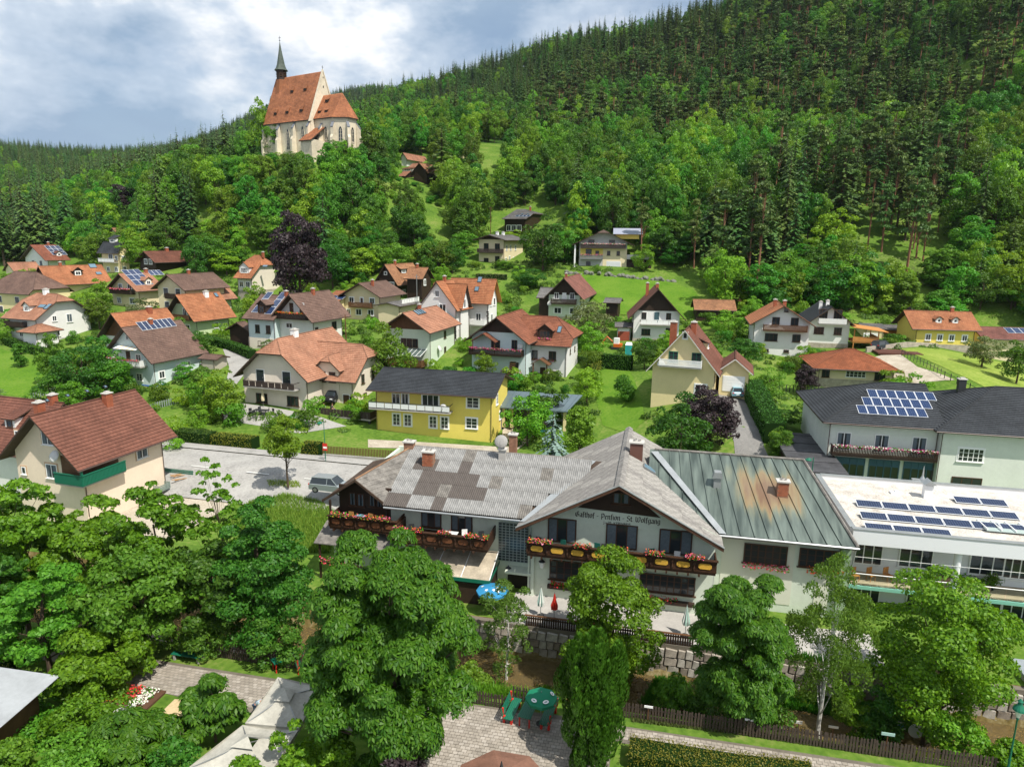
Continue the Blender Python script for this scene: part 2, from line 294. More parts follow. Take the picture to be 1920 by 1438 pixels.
def limbs_mesh(mb, base, H, R, targets, r0, rng, m=0, n=6, lean=(0, 0), fork=.35):
    p = Vector(base); segs = 4; top = Vector((lean[0], lean[1], H)); pts = []
    for i in range(segs + 1):
        t = i / segs; q = p.lerp(p + top, t) + Vector((rng.normal() * .02 * H * t, rng.normal() * .02 * H * t, 0)); pts.append(q)
    for i in range(segs): mb.tube(pts[i], pts[i + 1], r0 * (1 - i / segs * .75), r0 * (1 - (i + 1) / segs * .75), n=n, m=m, cap=False)
    for c in targets:
        c = Vector(c); t = min(.95, max(fork, (c.z / H) - .25)); k = t * segs; i = min(segs - 1, int(k)); s = pts[i].lerp(pts[i + 1], k - i)
        mid = s.lerp(c, .5) + Vector((0, 0, -.05 * H * rng.uniform(0, 1))); r = r0 * .35 * (1 - t * .5); mb.tube(s, mid, r, r * .6, n=4, m=m, cap=False); mb.tube(mid, c, r * .6, r * .15, n=4, m=m, cap=False)
def crown_meshes(name, H, R, z0, n, lm, size, seed, kind='quad', nl=38, lobe=.34, bark=None, r0=None, asp=.6, shape=0, limbs=14, flat=.75, droop=0, jit=.5, core=True, fork=.3):
    rng = np.random.default_rng(seed); P, N, c, lr = lobed_points(H, R, z0, n, nl, rng, lobe=lobe, shape=shape, flat=flat)
    if kind == 'palm': V, F = palm_quads(P, N, size, rng)
    else: V, F = leaf_quads(P, N, size, rng, asp=asp, droop=droop, jit=jit)
    mc = npmesh(name + '_crown', V, F, [lm]); mt = None
    if r0:
        mb = MB(); limbs_mesh(mb, (0, 0, -.6), (z0 + (H - z0) * .7) + .6, R, c[:limbs], r0, rng, fork=fork); o = bpy.data.meshes.new(name + '_trunk'); o.from_pydata(mb.v, [], mb.f); o.materials.append(bark or M_BARK); mt = o
    return mc, mt
def spruce_meshes(name, H, R, seed, lm, z0=.12, lev=26, per=9, droop=.35, gap=0.0):
    rng = np.random.default_rng(seed); Vs = []; n = 0
    for i in range(lev):
        t = i / (lev - 1); z = H * (z0 + (1 - z0) * (t ** .92)); L0 = R * (1 - t) ** .85 * rng.uniform(.85, 1.1) + .12
        for k in range(max(4, int(per * (1 - t * .5)))):
            a = rng.uniform(0, 6.283); L = L0 * rng.uniform(.65, 1.15); d = np.array([math.cos(a), math.sin(a), 0]); w = np.array([-d[1], d[0], 0]); z_ = z + rng.uniform(-.5, .5) * H / lev
            for j in range(4):
                s0, s1 = j / 4, (j + 1.25) / 4; wd = L * .30 * (1 - s0 * .6) * rng.uniform(.7, 1.2)
                p0 = np.array([0, 0, z_]) + d * L * s0 - np.array([0, 0, droop * L * s0 ** 1.5]); p1 = np.array([0, 0, z_]) + d * L * s1 - np.array([0, 0, droop * L * s1 ** 1.5])
                tw = rng.uniform(-.35, .35); up = np.array([0, 0, tw * wd]); dn = np.array([0, 0, -.30 * wd])
                Vs += [p0, p0 * .4 + p1 * .6 + w * wd + dn + up, p1, p0 * .4 + p1 * .6 - w * wd + dn - up]; n += 1
    V = np.array(Vs); V[:, :2] += rng.normal(size=(len(V), 2)) * .03; mc = npmesh(name + '_crown', V, np.arange(n * 4).reshape(n, 4), [lm])
    mb = MB(); mb.tube((0, 0, -1), (0, 0, H * .9), R * .09 + .05, .04, n=6, cap=False); mt = bpy.data.meshes.new(name + '_trunk'); mt.from_pydata(mb.v, [], mb.f); mt.materials.append(M_BARK); return mc, mt
def pine_meshes(name, H, R, seed, z0=.5):
    rng = np.random.default_rng(seed); nl = 16; zz = rng.uniform(z0, .96, nl); r = R * np.clip(1.15 - (zz - z0) / (1 - z0) * .85, .2, 1) * rng.uniform(.25, .8, nl); a = rng.uniform(0, 6.283, nl)
    c = np.stack([r * np.cos(a), r * np.sin(a), zz * H], 1); lr = R * rng.uniform(.3, .5, nl); n = 1700; idx = rng.integers(0, nl, n); dn = rnd_unit(n, rng); dn[:, 2] = np.abs(dn[:, 2]) * .9 - .15
    P = c[idx] + dn * lr[idx][:, None] * np.array([1, 1, .55]); V, F = leaf_quads(P, dn * .5 + np.array([0, 0, .3]), R * .27, rng, asp=.5, jit=.8)
    mc = npmesh(name + '_crown', V, F, [L_PINE]); mb = MB(); limbs_mesh(mb, (0, 0, -1), H * .93, R, c[:9], .30, rng, fork=z0 * .9)
    mt = bpy.data.meshes.new(name + '_trunk'); mt.from_pydata(mb.v, [], mb.f); mt.materials.append(M_PBARK); return mc, mt
PROTO = {}
def protos():
    for i in range(4): PROTO['spruce%d' % i] = spruce_meshes('spruce', 20, 3.2 + .4 * (i % 2), 50 + i, L_SPRUCE, z0=.10 + .08 * (i % 3), lev=24 + i)
    for i in range(4): PROTO['pine%d' % i] = pine_meshes('pine', 21, 3.0, 80 + i, z0=.32 + .06 * i)
    for i in range(5): PROTO['broad%d' % i] = crown_meshes('broadleaf_tree', 13, 4.4 - .4 * (i % 3), .5 + .6 * (i % 2), 5200, L_MID, .48, 20 + i, nl=44 + 6 * i, lobe=.29, r0=.24, flat=1.0, shape=.15 * (i % 3))
    for i in range(3): PROTO['bright%d' % i] = crown_meshes('fresh_green_tree', 11, 4.3, 0.6, 4200, L_BRIGHT, .44, 30 + i, nl=42, lobe=.29, r0=.2, flat=1.0, shape=.12 * i)
    for i in range(3): PROTO['dark%d' % i] = crown_meshes('dark_broadleaf_tree', 13, 4.6, 0.6, 5200, L_DARK, .46, 40 + i, nl=48, lobe=.29, r0=.24, flat=1.0, shape=.2 * i)
    for i in range(3): PROTO['bush%d' % i] = crown_meshes('bush', 2.2, 1.5, -.2, 1500, L_MID if i < 2 else L_BRIGHT, .24, 90 + i, nl=16, lobe=.45)
    PROTO['flowerbush'] = crown_meshes('flowering_bush', 2.2, 1.5, -.2, 1300, L_BRIGHT, .24, 95, nl=16, lobe=.45)
    PROTO['redbush'] = crown_meshes('red_bush', 1.6, 1.1, -.2, 1100, L_COPPER, .2, 96, nl=12, lobe=.45)
    PROTO['copper'] = crown_meshes('copper_beech', 19, 8.6, 1.0, 11000, L_COPPER, .62, 61, nl=70, lobe=.25, r0=.5, shape=.45)
    PROTO['olive'] = crown_meshes('olive_green_tree', 8, 3.6, .9, 4200, L_OLIVE, .32, 66, nl=40, lobe=.28, r0=.2)
    PROTO['cone'] = crown_meshes('clipped_cone', 5, 2.0, -.1, 3500, L_MID, .24, 67, nl=60, lobe=.4, shape=.75)
protos()
def plant(kind, pos, h=None, w=None, label=None, cat='tree', name=None, group=None, rz=None, mats=None):
    """kind: prototype; h height, w crown width; a thing of crown and trunk"""
    base = {'spruce': (20, 6.6), 'pine': (21, 6.4), 'broad': (13, 9), 'bright': (11, 8.6), 'dark': (13, 9.4), 'bush': (2.2, 3.2), 'flowerbush': (2.2, 3.2), 'redbush': (1.6, 2.3), 'copper': (19, 15), 'olive': (8, 7.2), 'cone': (5, 3.6)}[kind.rstrip('0123456789')]
    if kind in base: pass
    mc, mt = PROTO[kind] if kind in PROTO else PROTO[kind + str(random.randrange(3))]
    sz = (h / base[0]) if h else 1; sx = (w / base[1]) if w else sz; rz = random.uniform(0, 6.28) if rz is None else rz
    name = name or {'spruce': 'spruce_tree', 'pine': 'pine_tree', 'broad': 'broadleaf_tree', 'bright': 'broadleaf_tree', 'dark': 'broadleaf_tree', 'bush': 'bush', 'flowerbush': 'flowering_bush', 'redbush': 'red_leaved_bush', 'copper': 'copper_beech', 'olive': 'fruit_tree', 'cone': 'clipped_conifer'}[kind.rstrip('0123456789')]
    M = Matrix.Translation(pos) @ Matrix.Rotation(rz, 4, 'Z') @ Matrix.Diagonal((sx, sx, sz, 1))
    if mt is None:
        o = inst(name, mc, None, M); return tag(o, label, cat, group)
    r = empty(name, pos, 0, label, cat, group); r.matrix_local = M
    inst('crown', mc, r); inst('trunk', mt, r); return r
def tree_px(kind, u, vtop, d, wpx, label, **k):
    """tree standing on the ground at distance d; top seen at vtop, crown wpx wide in the 1920-pixel photograph"""
    p = col_at(u, d); top = at(u, vtop, d).z; h = max(1.0, top - p.z); w = wpx * d * 1.02 / FPX / math.cos(PITCH)
    return plant(kind, p, h, w, label, **k)
def custom_tree(name, label, pos, mc, mt, cat='tree', parts=()):
    r = empty(name, pos, 0, label, cat); inst('crown', mc, r)
    if mt: inst('trunk', mt, r)
    return r
def hedge(name, label, pts, w, h, lm, dens=55, size=.13, seed=0, zoff=0, cat='hedge'):
    """clipped hedge along world points: dense leaves on a boxy core following the ground"""
    rng = np.random.default_rng(seed + 500); V = []; F = []; off = 0; mb = MB(); P = []; N = []
    for a, b in zip(pts[:-1], pts[1:]):
        a = Vector((a[0], a[1], 0)); b = Vector((b[0], b[1], 0)); L = (b - a).length; t = (b - a).normalized(); s = Vector((-t.y, t.x, 0)); k = max(1, int(L / 2))
        for i in range(k):
            p, q = a.lerp(b, i / k), a.lerp(b, (i + 1) / k); zp, zq = gz(p.x, p.y) + zoff, gz(q.x, q.y) + zoff; hw = w / 2 - .08
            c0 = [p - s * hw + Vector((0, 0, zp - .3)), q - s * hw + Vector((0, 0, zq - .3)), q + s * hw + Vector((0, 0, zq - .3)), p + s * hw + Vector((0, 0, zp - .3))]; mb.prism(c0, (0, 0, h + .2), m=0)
            l = L / k
            for (o, nn, area, fu) in ((s * (w / 2), s, l * h, 0), (-s * (w / 2), -s, l * h, 0), (Vector((0, 0, h)), Vector((0, 0, 1)), l * w, 1)):
                n = int(area * dens); tt = rng.uniform(-.02, 1.02, n); hh = rng.uniform(0, 1, n)
                X = np.array(p)[None] + (np.array(q) - np.array(p))[None] * tt[:, None]; X[:, 2] = zp + (zq - zp) * tt
                if fu: X = X + np.array(s)[None] * ((hh - .5) * w)[:, None] + np.array([0, 0, h])
                else: X = X + np.array(o)[None]; X[:, 2] += hh * h
                X += rng.normal(size=X.shape) * .05; P.append(X); N.append(np.tile(np.array(nn), (n, 1)))
    P = np.concatenate(P); N = np.concatenate(N); V, F = leaf_quads(P, N, size, rng, asp=.7, jit=.55)
    nb = len(mb.v); allv = np.concatenate([np.array(mb.v), V]); me = bpy.data.meshes.new(name)
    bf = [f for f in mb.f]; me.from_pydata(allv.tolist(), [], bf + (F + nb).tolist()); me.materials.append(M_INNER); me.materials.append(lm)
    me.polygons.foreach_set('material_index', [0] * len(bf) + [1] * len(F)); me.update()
    o = inst(name, me); return tag(o, label, cat)
def flower_patch(name, P0, n, mats, size, parent=None, rng=None, mw=None, spread=(1, .3, .15), green=.45, kind=None):
    rng = rng or RNG; P = (rng.uniform(-.5, .5, (n, 3))) * np.array(spread) + np.array(P0); V, F = leaf_quads(P, np.tile([0, -.4, .8], (n, 1)), size, rng, asp=.9, jit=.6)
    mi = rng.integers(1, len(mats), n) ; mi[rng.uniform(0, 1, n) < green] = 0; me = npmesh(name, V, F, mats, mi); return inst(name, me, parent, mw)

# ---------------------------------------------------------------- roofs and houses
def clip(poly, ax, val, keep_gt):
    out = []
    for i in range(len(poly)):
        a, b = poly[i], poly[(i + 1) % len(poly)]; fa = (a[ax] - val) * (1 if keep_gt else -1); fb = (b[ax] - val) * (1 if keep_gt else -1)
        if fa >= 0: out.append(a)
        if fa * fb < 0: t = fa / (fa - fb); out.append(tuple(a[k] + (b[k] - a[k]) * t for k in (0, 1)))
    return out
def plane_frame(poly):
    p = [Vector(q) for q in poly]; n = Vector((0, 0, 0))
    for i in range(len(p)): n += (p[i] - p[0]).cross(p[(i + 1) % len(p)] - p[0])
    n.normalize(); n = n if n.z > 0 else -n; e = Vector((0, 0, 1)).cross(n).normalized(); t = n.cross(e).normalized()
    if t.z < 0: t = -t; e = -e
    return p[0], e, t, n
def courses(mb, poly, step=.36, lift=.04, base=.015):
    """stepped tile courses covering a planar roof polygon"""
    o, e, t, n = plane_frame(poly); q = [((Vector(p) - o).dot(e), (Vector(p) - o).dot(t)) for p in poly]; t0 = min(a[1] for a in q); t1 = max(a[1] for a in q); s0 = min(a[0] for a in q)
    k = max(1, round((t1 - t0) / step)); st = (t1 - t0) / k
    for i in range(k):
        a, b = t0 + i * st, t0 + (i + 1) * st; c = clip(clip(q, 1, a + 1e-6, True), 1, b - 1e-6, False)
        if len(c) < 3: continue
        pts = [o + e * s + t * tt + n * (base + lift * (1 - (tt - a) / st)) for s, tt in c]
        uv = [(s - s0, tt - t0 + .001) for s, tt in c]; mb.quad(*pts, uv=uv)
        lo = sorted([s for s, tt in c if tt < a + 1e-3])
        if len(lo) >= 2:
            A, B = lo[0], lo[-1]; pa, pb = o + e * A + t * a, o + e * B + t * a; mb.quad(pa + n * (base + lift), pb + n * (base + lift), pb + n * base * .5, pa + n * base * .5, uv=[(0, 0)] * 4)
    return mb
FOOT = []          # house footprints kept free of trees: x, y, radius
WIN = {}
def win_mesh(w, h, style):
    key = (round(w, 2), round(h, 2), style)
    if key in WIN: return WIN[key]
    fr = MB(); fw = .09; d0, d1 = -.05, .03; sm = 1 if 's' in style else 0
    if 's' in style: fr.box(-w / 2 - .13, w / 2 + .13, -.035, .01, -.13, h + .13, m=1)           # painted surround
    fr.box(-w / 2, -w / 2 + fw, d0 - .02, d1, 0, h); fr.box(w / 2 - fw, w / 2, d0 - .02, d1, 0, h); fr.box(-w / 2 + fw, w / 2 - fw, d0 - .02, d1, h - fw, h); fr.box(-w / 2 + fw, w / 2 - fw, d0 - .02, d1, 0, fw)
    nm = 1 if w > .85 else 0
    if w > 1.7: nm = 2
    if 'x' in style: nm = max(1, round(w / .55) - 1)
    for i in range(nm): x = -w / 2 + w * (i + 1) / (nm + 1); fr.box(x - .04, x + .04, d0 - .015, d1, fw, h - fw)
    if 'g' in style or 'x' in style:
        for k in range(1, 3): z = h * k / 3; fr.box(-w / 2 + fw, w / 2 - fw, d0 - .01, d1, z - .02, z + .02)
    if h < 1.9: fr.box(-w / 2 - .12, w / 2 + .12, -.16, .02, -.07, -.015)                            # sill
    pn = MB(); pn.box(-w / 2 + fw, w / 2 - fw, -.045, .02, fw, h - fw)
    if 'c' in style: # curtains seen behind the glass as pale strips
        pn.box(-w / 2 + fw + .02, -w / 2 + w * .33, -.052, -.0455, fw + .02, h - fw - .02, m=1); pn.box(w / 2 - w * .33, w / 2 - fw - .02, -.052, -.0455, fw + .02, h - fw - .02, m=1)
    def mk(mb, n, ms):
        me = bpy.data.meshes.new(n); me.from_pydata(mb.v, [], mb.f); me.polygons.foreach_set('material_index', mb.m)
        for x in ms: me.materials.append(x)
        return me
    fm = M_BTRIM if 'b' in style else (M_GREENP if 'v' in style else M_TRIM); sur = mat('surround_tan', (.50, .33, .20)) if 't' in style else M_TRIM
    WIN[key] = (mk(fr, 'window', [fm, sur]), mk(pn, 'pane', [M_GLASS, M_CURT])); return WIN[key]
SHUT = {}
class House:
    def __init__(s, name, label, C, th, cat='house', group=None, pos=None):
        s.o = Vector(pos) if pos else at(*C); s.th = math.radians(th); s.root = empty(name, s.o, s.th, label, cat, group)
        s.Mi = (Matrix.Translation(s.o) @ Matrix.Rotation(s.th, 4, 'Z')).inverted()
    def solve(s, o, d, u):
        lo = None; lo, hi = 0.2, 60
        f = lambda t: proj(o + d * t)[0] - u
        a, b = f(lo), f(hi)
        if a * b > 0: return None
        for _ in range(50):
            m = (lo + hi) / 2
            if f(m) * a > 0: lo = m
            else: hi = m
        return lo
    def block(s, wall, tiles, C=None, th=None, L=None, R=None, uL=None, uR=None, ve=None, h=None, ridge='x', va=None, rise=None, ov=.7, og=.6, hip=(0, 0), fasc=None, plinth=None, ph=.6,
              gabm=None, gabz=None, pos=None, step=.36, foot=True, pname='wall', below=2.5, roofname='roof', thick=.16, gut=True):
        o = Vector(pos) if pos is not None else (at(*C) if C else s.o); th = s.th if th is None else math.radians(th); b = Vector((math.cos(th), math.sin(th), 0)); a = Vector((-math.sin(th), math.cos(th), 0))
        if L is None: L = s.solve(o, a, uL) or 8.0
        if R is None: R = s.solve(o, b, uR) or 8.0
        L = min(L, 22); R = min(R, 26)
        Lp, Wq = (R, L) if ridge == 'x' else (L, R); hs = None
        if h is None: pe = o - (a if ridge == 'x' else b) * ov; hs = at(proj(pe + Vector((0, 0, 3)))[0], ve, pe.y).z - o.z; h = hs
        if rise is None:
            mid = o + (a * (L / 2) - b * og if ridge == 'x' else b * (R / 2) - a * og); uu, _ = proj(mid + Vector((0, 0, h + 3))); rise = at(uu, va, mid.y).z - o.z - h
            if hs is not None: rise = max(.6, rise) * (Wq / 2) / (Wq / 2 + ov)
        rise = max(.5, rise); tn = rise / (Wq / 2)
        if hs is not None: h = hs + ov * tn
        M = s.Mi @ Matrix.Translation(o) @ Matrix.Rotation(th, 4, 'Z')
        def P(p, q, z): return Vector((p, q, z)) if ridge == 'x' else Vector((q, p, z))
        B = dict(M=M, L=L, R=R, h=h, rise=rise, ridge=ridge, tn=tn, P=P, Lp=Lp, Wq=Wq, o=o, th=th, ov=ov)
        if foot: c = o + b * R / 2 + a * L / 2; FOOT.append((c.x, c.y, max(L, R) * .62))
        # walls
        mb = MB(); k0, k1 = hip
        def endprof(k): # profile of an end wall
            if k >= 1: return [(0, h), (Wq, h)]
            if k > 0: zc = h + rise * (1 - k); x = Wq / 2 * (1 - k); return [(0, h), (x, zc), (Wq - x, zc), (Wq, h)]
            return [(0, h), (Wq / 2, h + rise), (Wq, h)]
        z0 = -below
        for p, k in ((0, k0), (Lp, k1)):
            pr = [(q, z - .05) for q, z in endprof(k)]; poly = [P(p, 0, z0), P(p, Wq, z0)] + [P(p, q, z) for q, z in reversed(pr)]; mb.quad(*poly)
            if gabm is not None and k < 1:
                gz_ = gabz if gabz is not None else h + .1; x0 = -.06 if p == 0 else Lp + .06; g = MB(); pr2 = endprof(k)
                cut = [(q, z) for q, z in clip([(q, z) for q, z in pr2], 1, gz_, True)]
                if len(cut) >= 3: poly = [P(x0, q, z - .12) for q, z in cut]; g.prism(poly, P(.055, 0, 0) if p == 0 else P(-.055, 0, 0)); go = g.build('gable_cladding', gabm, s.root, M)
        for q in (0, Wq): mb.quad(P(0, q, z0), P(Lp, q, z0), P(Lp, q, h), P(0, q, h))
        mb.build(pname, wall, s.root, M)
        if plinth: mb = MB(); mb.box(-.06, R + .06, -.06, L + .06, z0, ph); mb.build('plinth', plinth, s.root, M)
        # roof planes
        e0 = -og if k0 < 1 else -ov; e1 = Lp + (og if k1 < 1 else ov)
        q0 = -ov if k0 >= 1 else (Wq / 2 * (1 - k0) if k0 > 0 else Wq / 2); q1 = -ov if k1 >= 1 else (Wq / 2 * (1 - k1) if k1 > 0 else Wq / 2); c0 = (Wq / 2 - q0); c1 = (Wq / 2 - q1)
        if e0 + c0 > e1 - c1: mm = (Lp) / 2; c0 = mm - e0; c1 = e1 - mm - .01
        Z = lambda q: h + tn * min(q, Wq - q) + .06
        polys = []
        for sgn in (0, 1):
            Q = (lambda q: q) if sgn == 0 else (lambda q: Wq - q)
            pl = [P(e0, Q(-ov), Z(-ov)), P(e1, Q(-ov), Z(-ov))]
            if k1 < 1 and k1 > 0: pl.append(P(e1, Q(q1), Z(q1)))
            pl.append(P(e1 - c1 if k1 > 0 else e1, Q(Wq / 2), Z(Wq / 2))); pl.append(P(e0 + c0 if k0 > 0 else e0, Q(Wq / 2), Z(Wq / 2)))
            if k0 < 1 and k0 > 0: pl.append(P(e0, Q(q0), Z(q0)))
            polys.append(pl)
        for k, e, c, q, sg in ((k0, e0, c0, q0, 1), (k1, e1, c1, q1, -1)):
            if k > 0: polys.append([P(e, q, Z(q)), P(e, Wq - q, Z(q)), P(e + sg * c, Wq / 2, Z(Wq / 2))])
        s.roof(polys, tiles, M, fasc or M_FASC, step, thick, roofname); B['polys'] = polys
        rd = MB(); rd.tube(P(e0 + (c0 if k0 > 0 else 0), Wq / 2, Z(Wq / 2) + .03), P(e1 - (c1 if k1 > 0 else 0), Wq / 2, Z(Wq / 2) + .03), .11, n=6)
        for k, e, c, q, sg in ((k0, e0, c0, q0, 1), (k1, e1, c1, q1, -1)):
            if k > 0:
                for qq in (q, Wq - q): rd.tube(P(e, qq, Z(q) + .03), P(e + sg * c, Wq / 2, Z(Wq / 2) + .03), .09, n=6)
        rd.build('ridge_caps', tiles, s.root, M)
        if gut:
            g = MB()
            for q in (-ov - .06, Wq + ov + .06): g.tube(P(e0, q, Z(-ov) - .06), P(e1, q, Z(-ov) - .06), .07, n=6)
            g.tube(P(.1, -ov - .05, Z(-ov) - .1), P(.1, -.08, h - .7), .045, n=5).tube(P(.1, -.08, h - .7), P(.1, -.08, -.5), .045, n=5)
            g.tube(P(Lp - .1, -ov - .05, Z(-ov) - .1), P(Lp - .1, -.08, h - .7), .045, n=5).tube(P(Lp - .1, -.08, h - .7), P(Lp - .1, -.08, -.5), .045, n=5)
            g.build('gutter', mat('brown_gutter', (.09, .06, .05), rough=.4), s.root, M)
        return B
    def roof(s, polys, tiles, M, fasc, step=.36, thick=.16, name='roof', lift=.045):
        rb = MB()
        for p in polys: rb.prism(p, (0, 0, -thick))
        ro = rb.build(name, fasc, s.root, M); tb = MB()
        for p in polys: courses(tb, p, step, lift)
        t = tb.build('roof_tiles', tiles, ro); tag(t, kind='stuff'); return ro
    def face(s, B, f, t, z, out=0):
        """matrix on face f ('R','L') t metres from the near corner, height z"""
        if f == 'R': return B['M'] @ Matrix.Translation((t, -out, z))
        return B['M'] @ Matrix.Translation((-out, t, z)) @ Matrix.Rotation(-math.pi / 2, 4, 'Z')
    def wins(s, B, f, lst, style='s', lab=None):
        """lst of (t, z, w, h[, style]); t along the face from the near corner as a fraction"""
        ln = B['R'] if f == 'R' else B['L']
        for it in lst:
            t, z, w, h = it[:4]; st = it[4] if len(it) > 4 else style; mw, mp_ = win_mesh(w, h, st); wo = inst('window', mw, s.root, s.face(B, f, t * ln, z)); inst('pane', mp_, wo)
    def door(s, B, f, t, z, w, h, m, label=None):
        ln = B['R'] if f == 'R' else B['L']; mb = MB(); mb.box(-w / 2 - .1, w / 2 + .1, -.05, .02, 0, h + .1, m=1); mb.box(-w / 2, w / 2, -.08, -.03, 0, h)
        if w > 1.8:
            for k in range(1, 5): mb.box(-w / 2, w / 2, -.095, -.08, h * k / 5 - .02, h * k / 5 + .02)
        o = mb.build('garage_door' if w > 1.8 else 'door', [m, M_TRIM], s.root, s.face(B, f, t * ln, z)); k = MB(); k.box(w / 2 - .2, w / 2 - .12, -.14, -.08, 1, 1.12); k.build('handle', M_METAL, o); return o
    def chimney(s, B, p, q=.5, h=1.0, w=.6, m=None, cap=True):
        """p metres along the ridge, q fraction across"""
        Q = q * B['Wq']; z = B['h'] + B['tn'] * min(Q, B['Wq'] - Q); ridge = B['h'] + B['rise']; c = B['P'](p, Q, 0); zt = max(z + .9, ridge + h * .7)
        mb = MB(); mb.box(c.x - w / 2, c.x + w / 2, c.y - w / 2 * .8, c.y + w / 2 * .8, z - .5, zt); o = mb.build('chimney', m or M_BRICK, s.root, B['M'])
        if cap: k = MB(); k.box(c.x - w / 2 - .08, c.x + w / 2 + .08, c.y - w / 2 * .8 - .08, c.y + w / 2 * .8 + .08, zt, zt + .1); k.box(c.x - w * .3, c.x + w * .3, c.y - w * .22, c.y + w * .22, zt + .1, zt + .25); k.build('chimney_cap', M_CAP, o)
    def slope(s, B, side):
        """matrix with x along the eave, y up the slope, z off the roof; origin at the eave line start. side 0 faces the near corner side, 1 the far"""
        P, h, tn, Wq, Lp = B['P'], B['h'], B['tn'], B['Wq'], B['Lp']; q = 0 if side == 0 else Wq
        o = P(0, q, h + .06); e = (P(1, 0, 0) - P(0, 0, 0)); up = (P(0, 1 if side == 0 else -1, tn)).normalized(); n = e.cross(up)
        if n.z < 0: o = P(Lp, q, h + .06); e = -e; n = e.cross(up)
        return B['M'] @ Matrix(((e.x, up.x, n.x, o.x), (e.y, up.y, n.y, o.y), (e.z, up.z, n.z, o.z), (0, 0, 0, 1)))
    def solar(s, B, side, x, y, nx, ny, pw=1.0, ph=1.6, blue=False, skew=0, rows=None, name='solar_panel'):
        M = s.slope(B, side); me = panel_mesh(pw, ph, blue)
        for j in range(ny):
            r = rows[j] if rows else nx
            for i in range(r): inst(name, me, s.root, M @ Matrix.Translation((x + i * (pw + .03) + skew * j, y + j * (ph + .04), .12)))
    def skylight(s, B, side, x, y, w=.8, h=1.2):
        M = s.slope(B, side) @ Matrix.Translation((x, y, .07)); mb = MB(); mb.box(0, w, 0, h, 0, .1); o = mb.build('skylight', M_DMET, s.root, M); p = MB(); p.box(.08, w - .08, .08, h - .08, .1, .115); p.build('pane', mat('sky_glass', (.12, .2, .26), rough=.05, spec=.8), o)
    def dormer(s, B, side, x, w, hd, y0, wall, tiles, style='s', pitch=.75, win=True, ov=.25, shed=False, wn=None, fasc=None):
        """gabled dormer: x centre along the eave, y0 horizontal distance in from the wall line, hd front height"""
        P, h, tn, Wq, Lp = B['P'], B['h'], B['tn'], B['Wq'], B['Lp']; flip = side == 1
        Q = lambda q: q if not flip else Wq - q
        zf = h + tn * y0; ze = zf + hd; rz = ze + (w / 2 * pitch if not shed else .35); yb = lambda z: (z - h) / tn
        mb = MB(); x0, x1 = x - w / 2, x + w / 2; front = [P(x0, Q(y0), zf - .3), P(x1, Q(y0), zf - .3), P(x1, Q(y0), ze)] + ([] if shed else [P(x, Q(y0), rz)]) + [P(x0, Q(y0), ze)]
        mb.quad(*front)
        for xx in (x0, x1): mb.quad(P(xx, Q(y0), zf - .3), P(xx, Q(y0), ze), P(xx, Q(yb(ze) + .1), ze), P(xx, Q(y0 + .4), zf - .3))
        do = mb.build('dormer', wall, s.root, B['M'])
        if shed:
            yt = yb(rz) + 1.2; rz2 = rz + .5; polys = [[P(x0 - ov, Q(y0 - ov), ze), P(x1 + ov, Q(y0 - ov), ze), P(x1 + ov, Q(yb(rz2) + .3), rz2 + .12), P(x0 - ov, Q(yb(rz2) + .3), rz2 + .12)]]
        else:
            polys = []
            for xx, sg in ((x0 - ov, 1), (x1 + ov, -1)):
                zz = ze - ov * pitch; polys.append([P(xx, Q(y0 - ov), zz), P(x, Q(y0 - ov), rz), P(x, Q(yb(rz) + .3), rz), P(xx, Q(max(y0, yb(zz)) + .15), zz)])
        rb = MB()
        for p in polys: rb.prism(p, (0, 0, -.1))
        r = rb.build('dormer_roof', fasc or M_FASC, do); tb = MB()
        for p in polys: courses(tb, p, .36, .035)
        tag(tb.build('roof_tiles', tiles, r), kind='stuff') if False else tag(tb.build('dormer_tiles', tiles, do), kind='stuff')
        if win:
            ww, wh = wn or (w * .55, hd * .72); a, b_ = win_mesh(ww, wh, style); out = -.0
            c = P(x, Q(y0), zf + .12)
            if B['ridge'] == 'x': Mx = B['M'] @ Matrix.Translation(c) @ Matrix.Rotation(0 if not flip else math.pi, 4, 'Z')
            else: Mx = B['M'] @ Matrix.Translation(c) @ Matrix.Rotation(-math.pi / 2 if not flip else math.pi / 2, 4, 'Z')
            wo = inst('window', a, s.root, Mx); inst('pane', b_, wo)
    def balcony(s, B, f, t0, t1, z, d=1.2, m=None, hr=1.0, flowers=None, slats=True, style='slat', panel=None):
        """t0..t1 as fractions of the face; railing of separate boards joined per balcony, floor slab its own part"""
        ln = B['R'] if f == 'R' else B['L']; a, b = 0, (t1 - t0) * ln; M = s.face(B, f, t0 * ln if f == 'R' else t1 * ln, z)
        m = m or M_WOOD; fl = MB(); fl.box(a, b, -d, 0, -.16, 0); fo = fl.build('balcony_floor', M_CONC if style != 'slat' or m in (M_TRIM,) else m, s.root, M)
        rl = MB(); rl.box(a, b, -d - .06, -d + .02, hr - .08, hr); rl.box(a, a + .06, -d, -.02, hr - .08, hr); rl.box(b - .06, b, -d, -.02, hr - .08, hr); rl.box(a, b, -d - .03, -d + .01, .08, .16)
        ro = rl.build('railing', m, s.root, M); sl = MB(); k = max(2, int((b - a) / (.16 if style == 'slat' else 1.1)))
        w_ = (b - a) / k
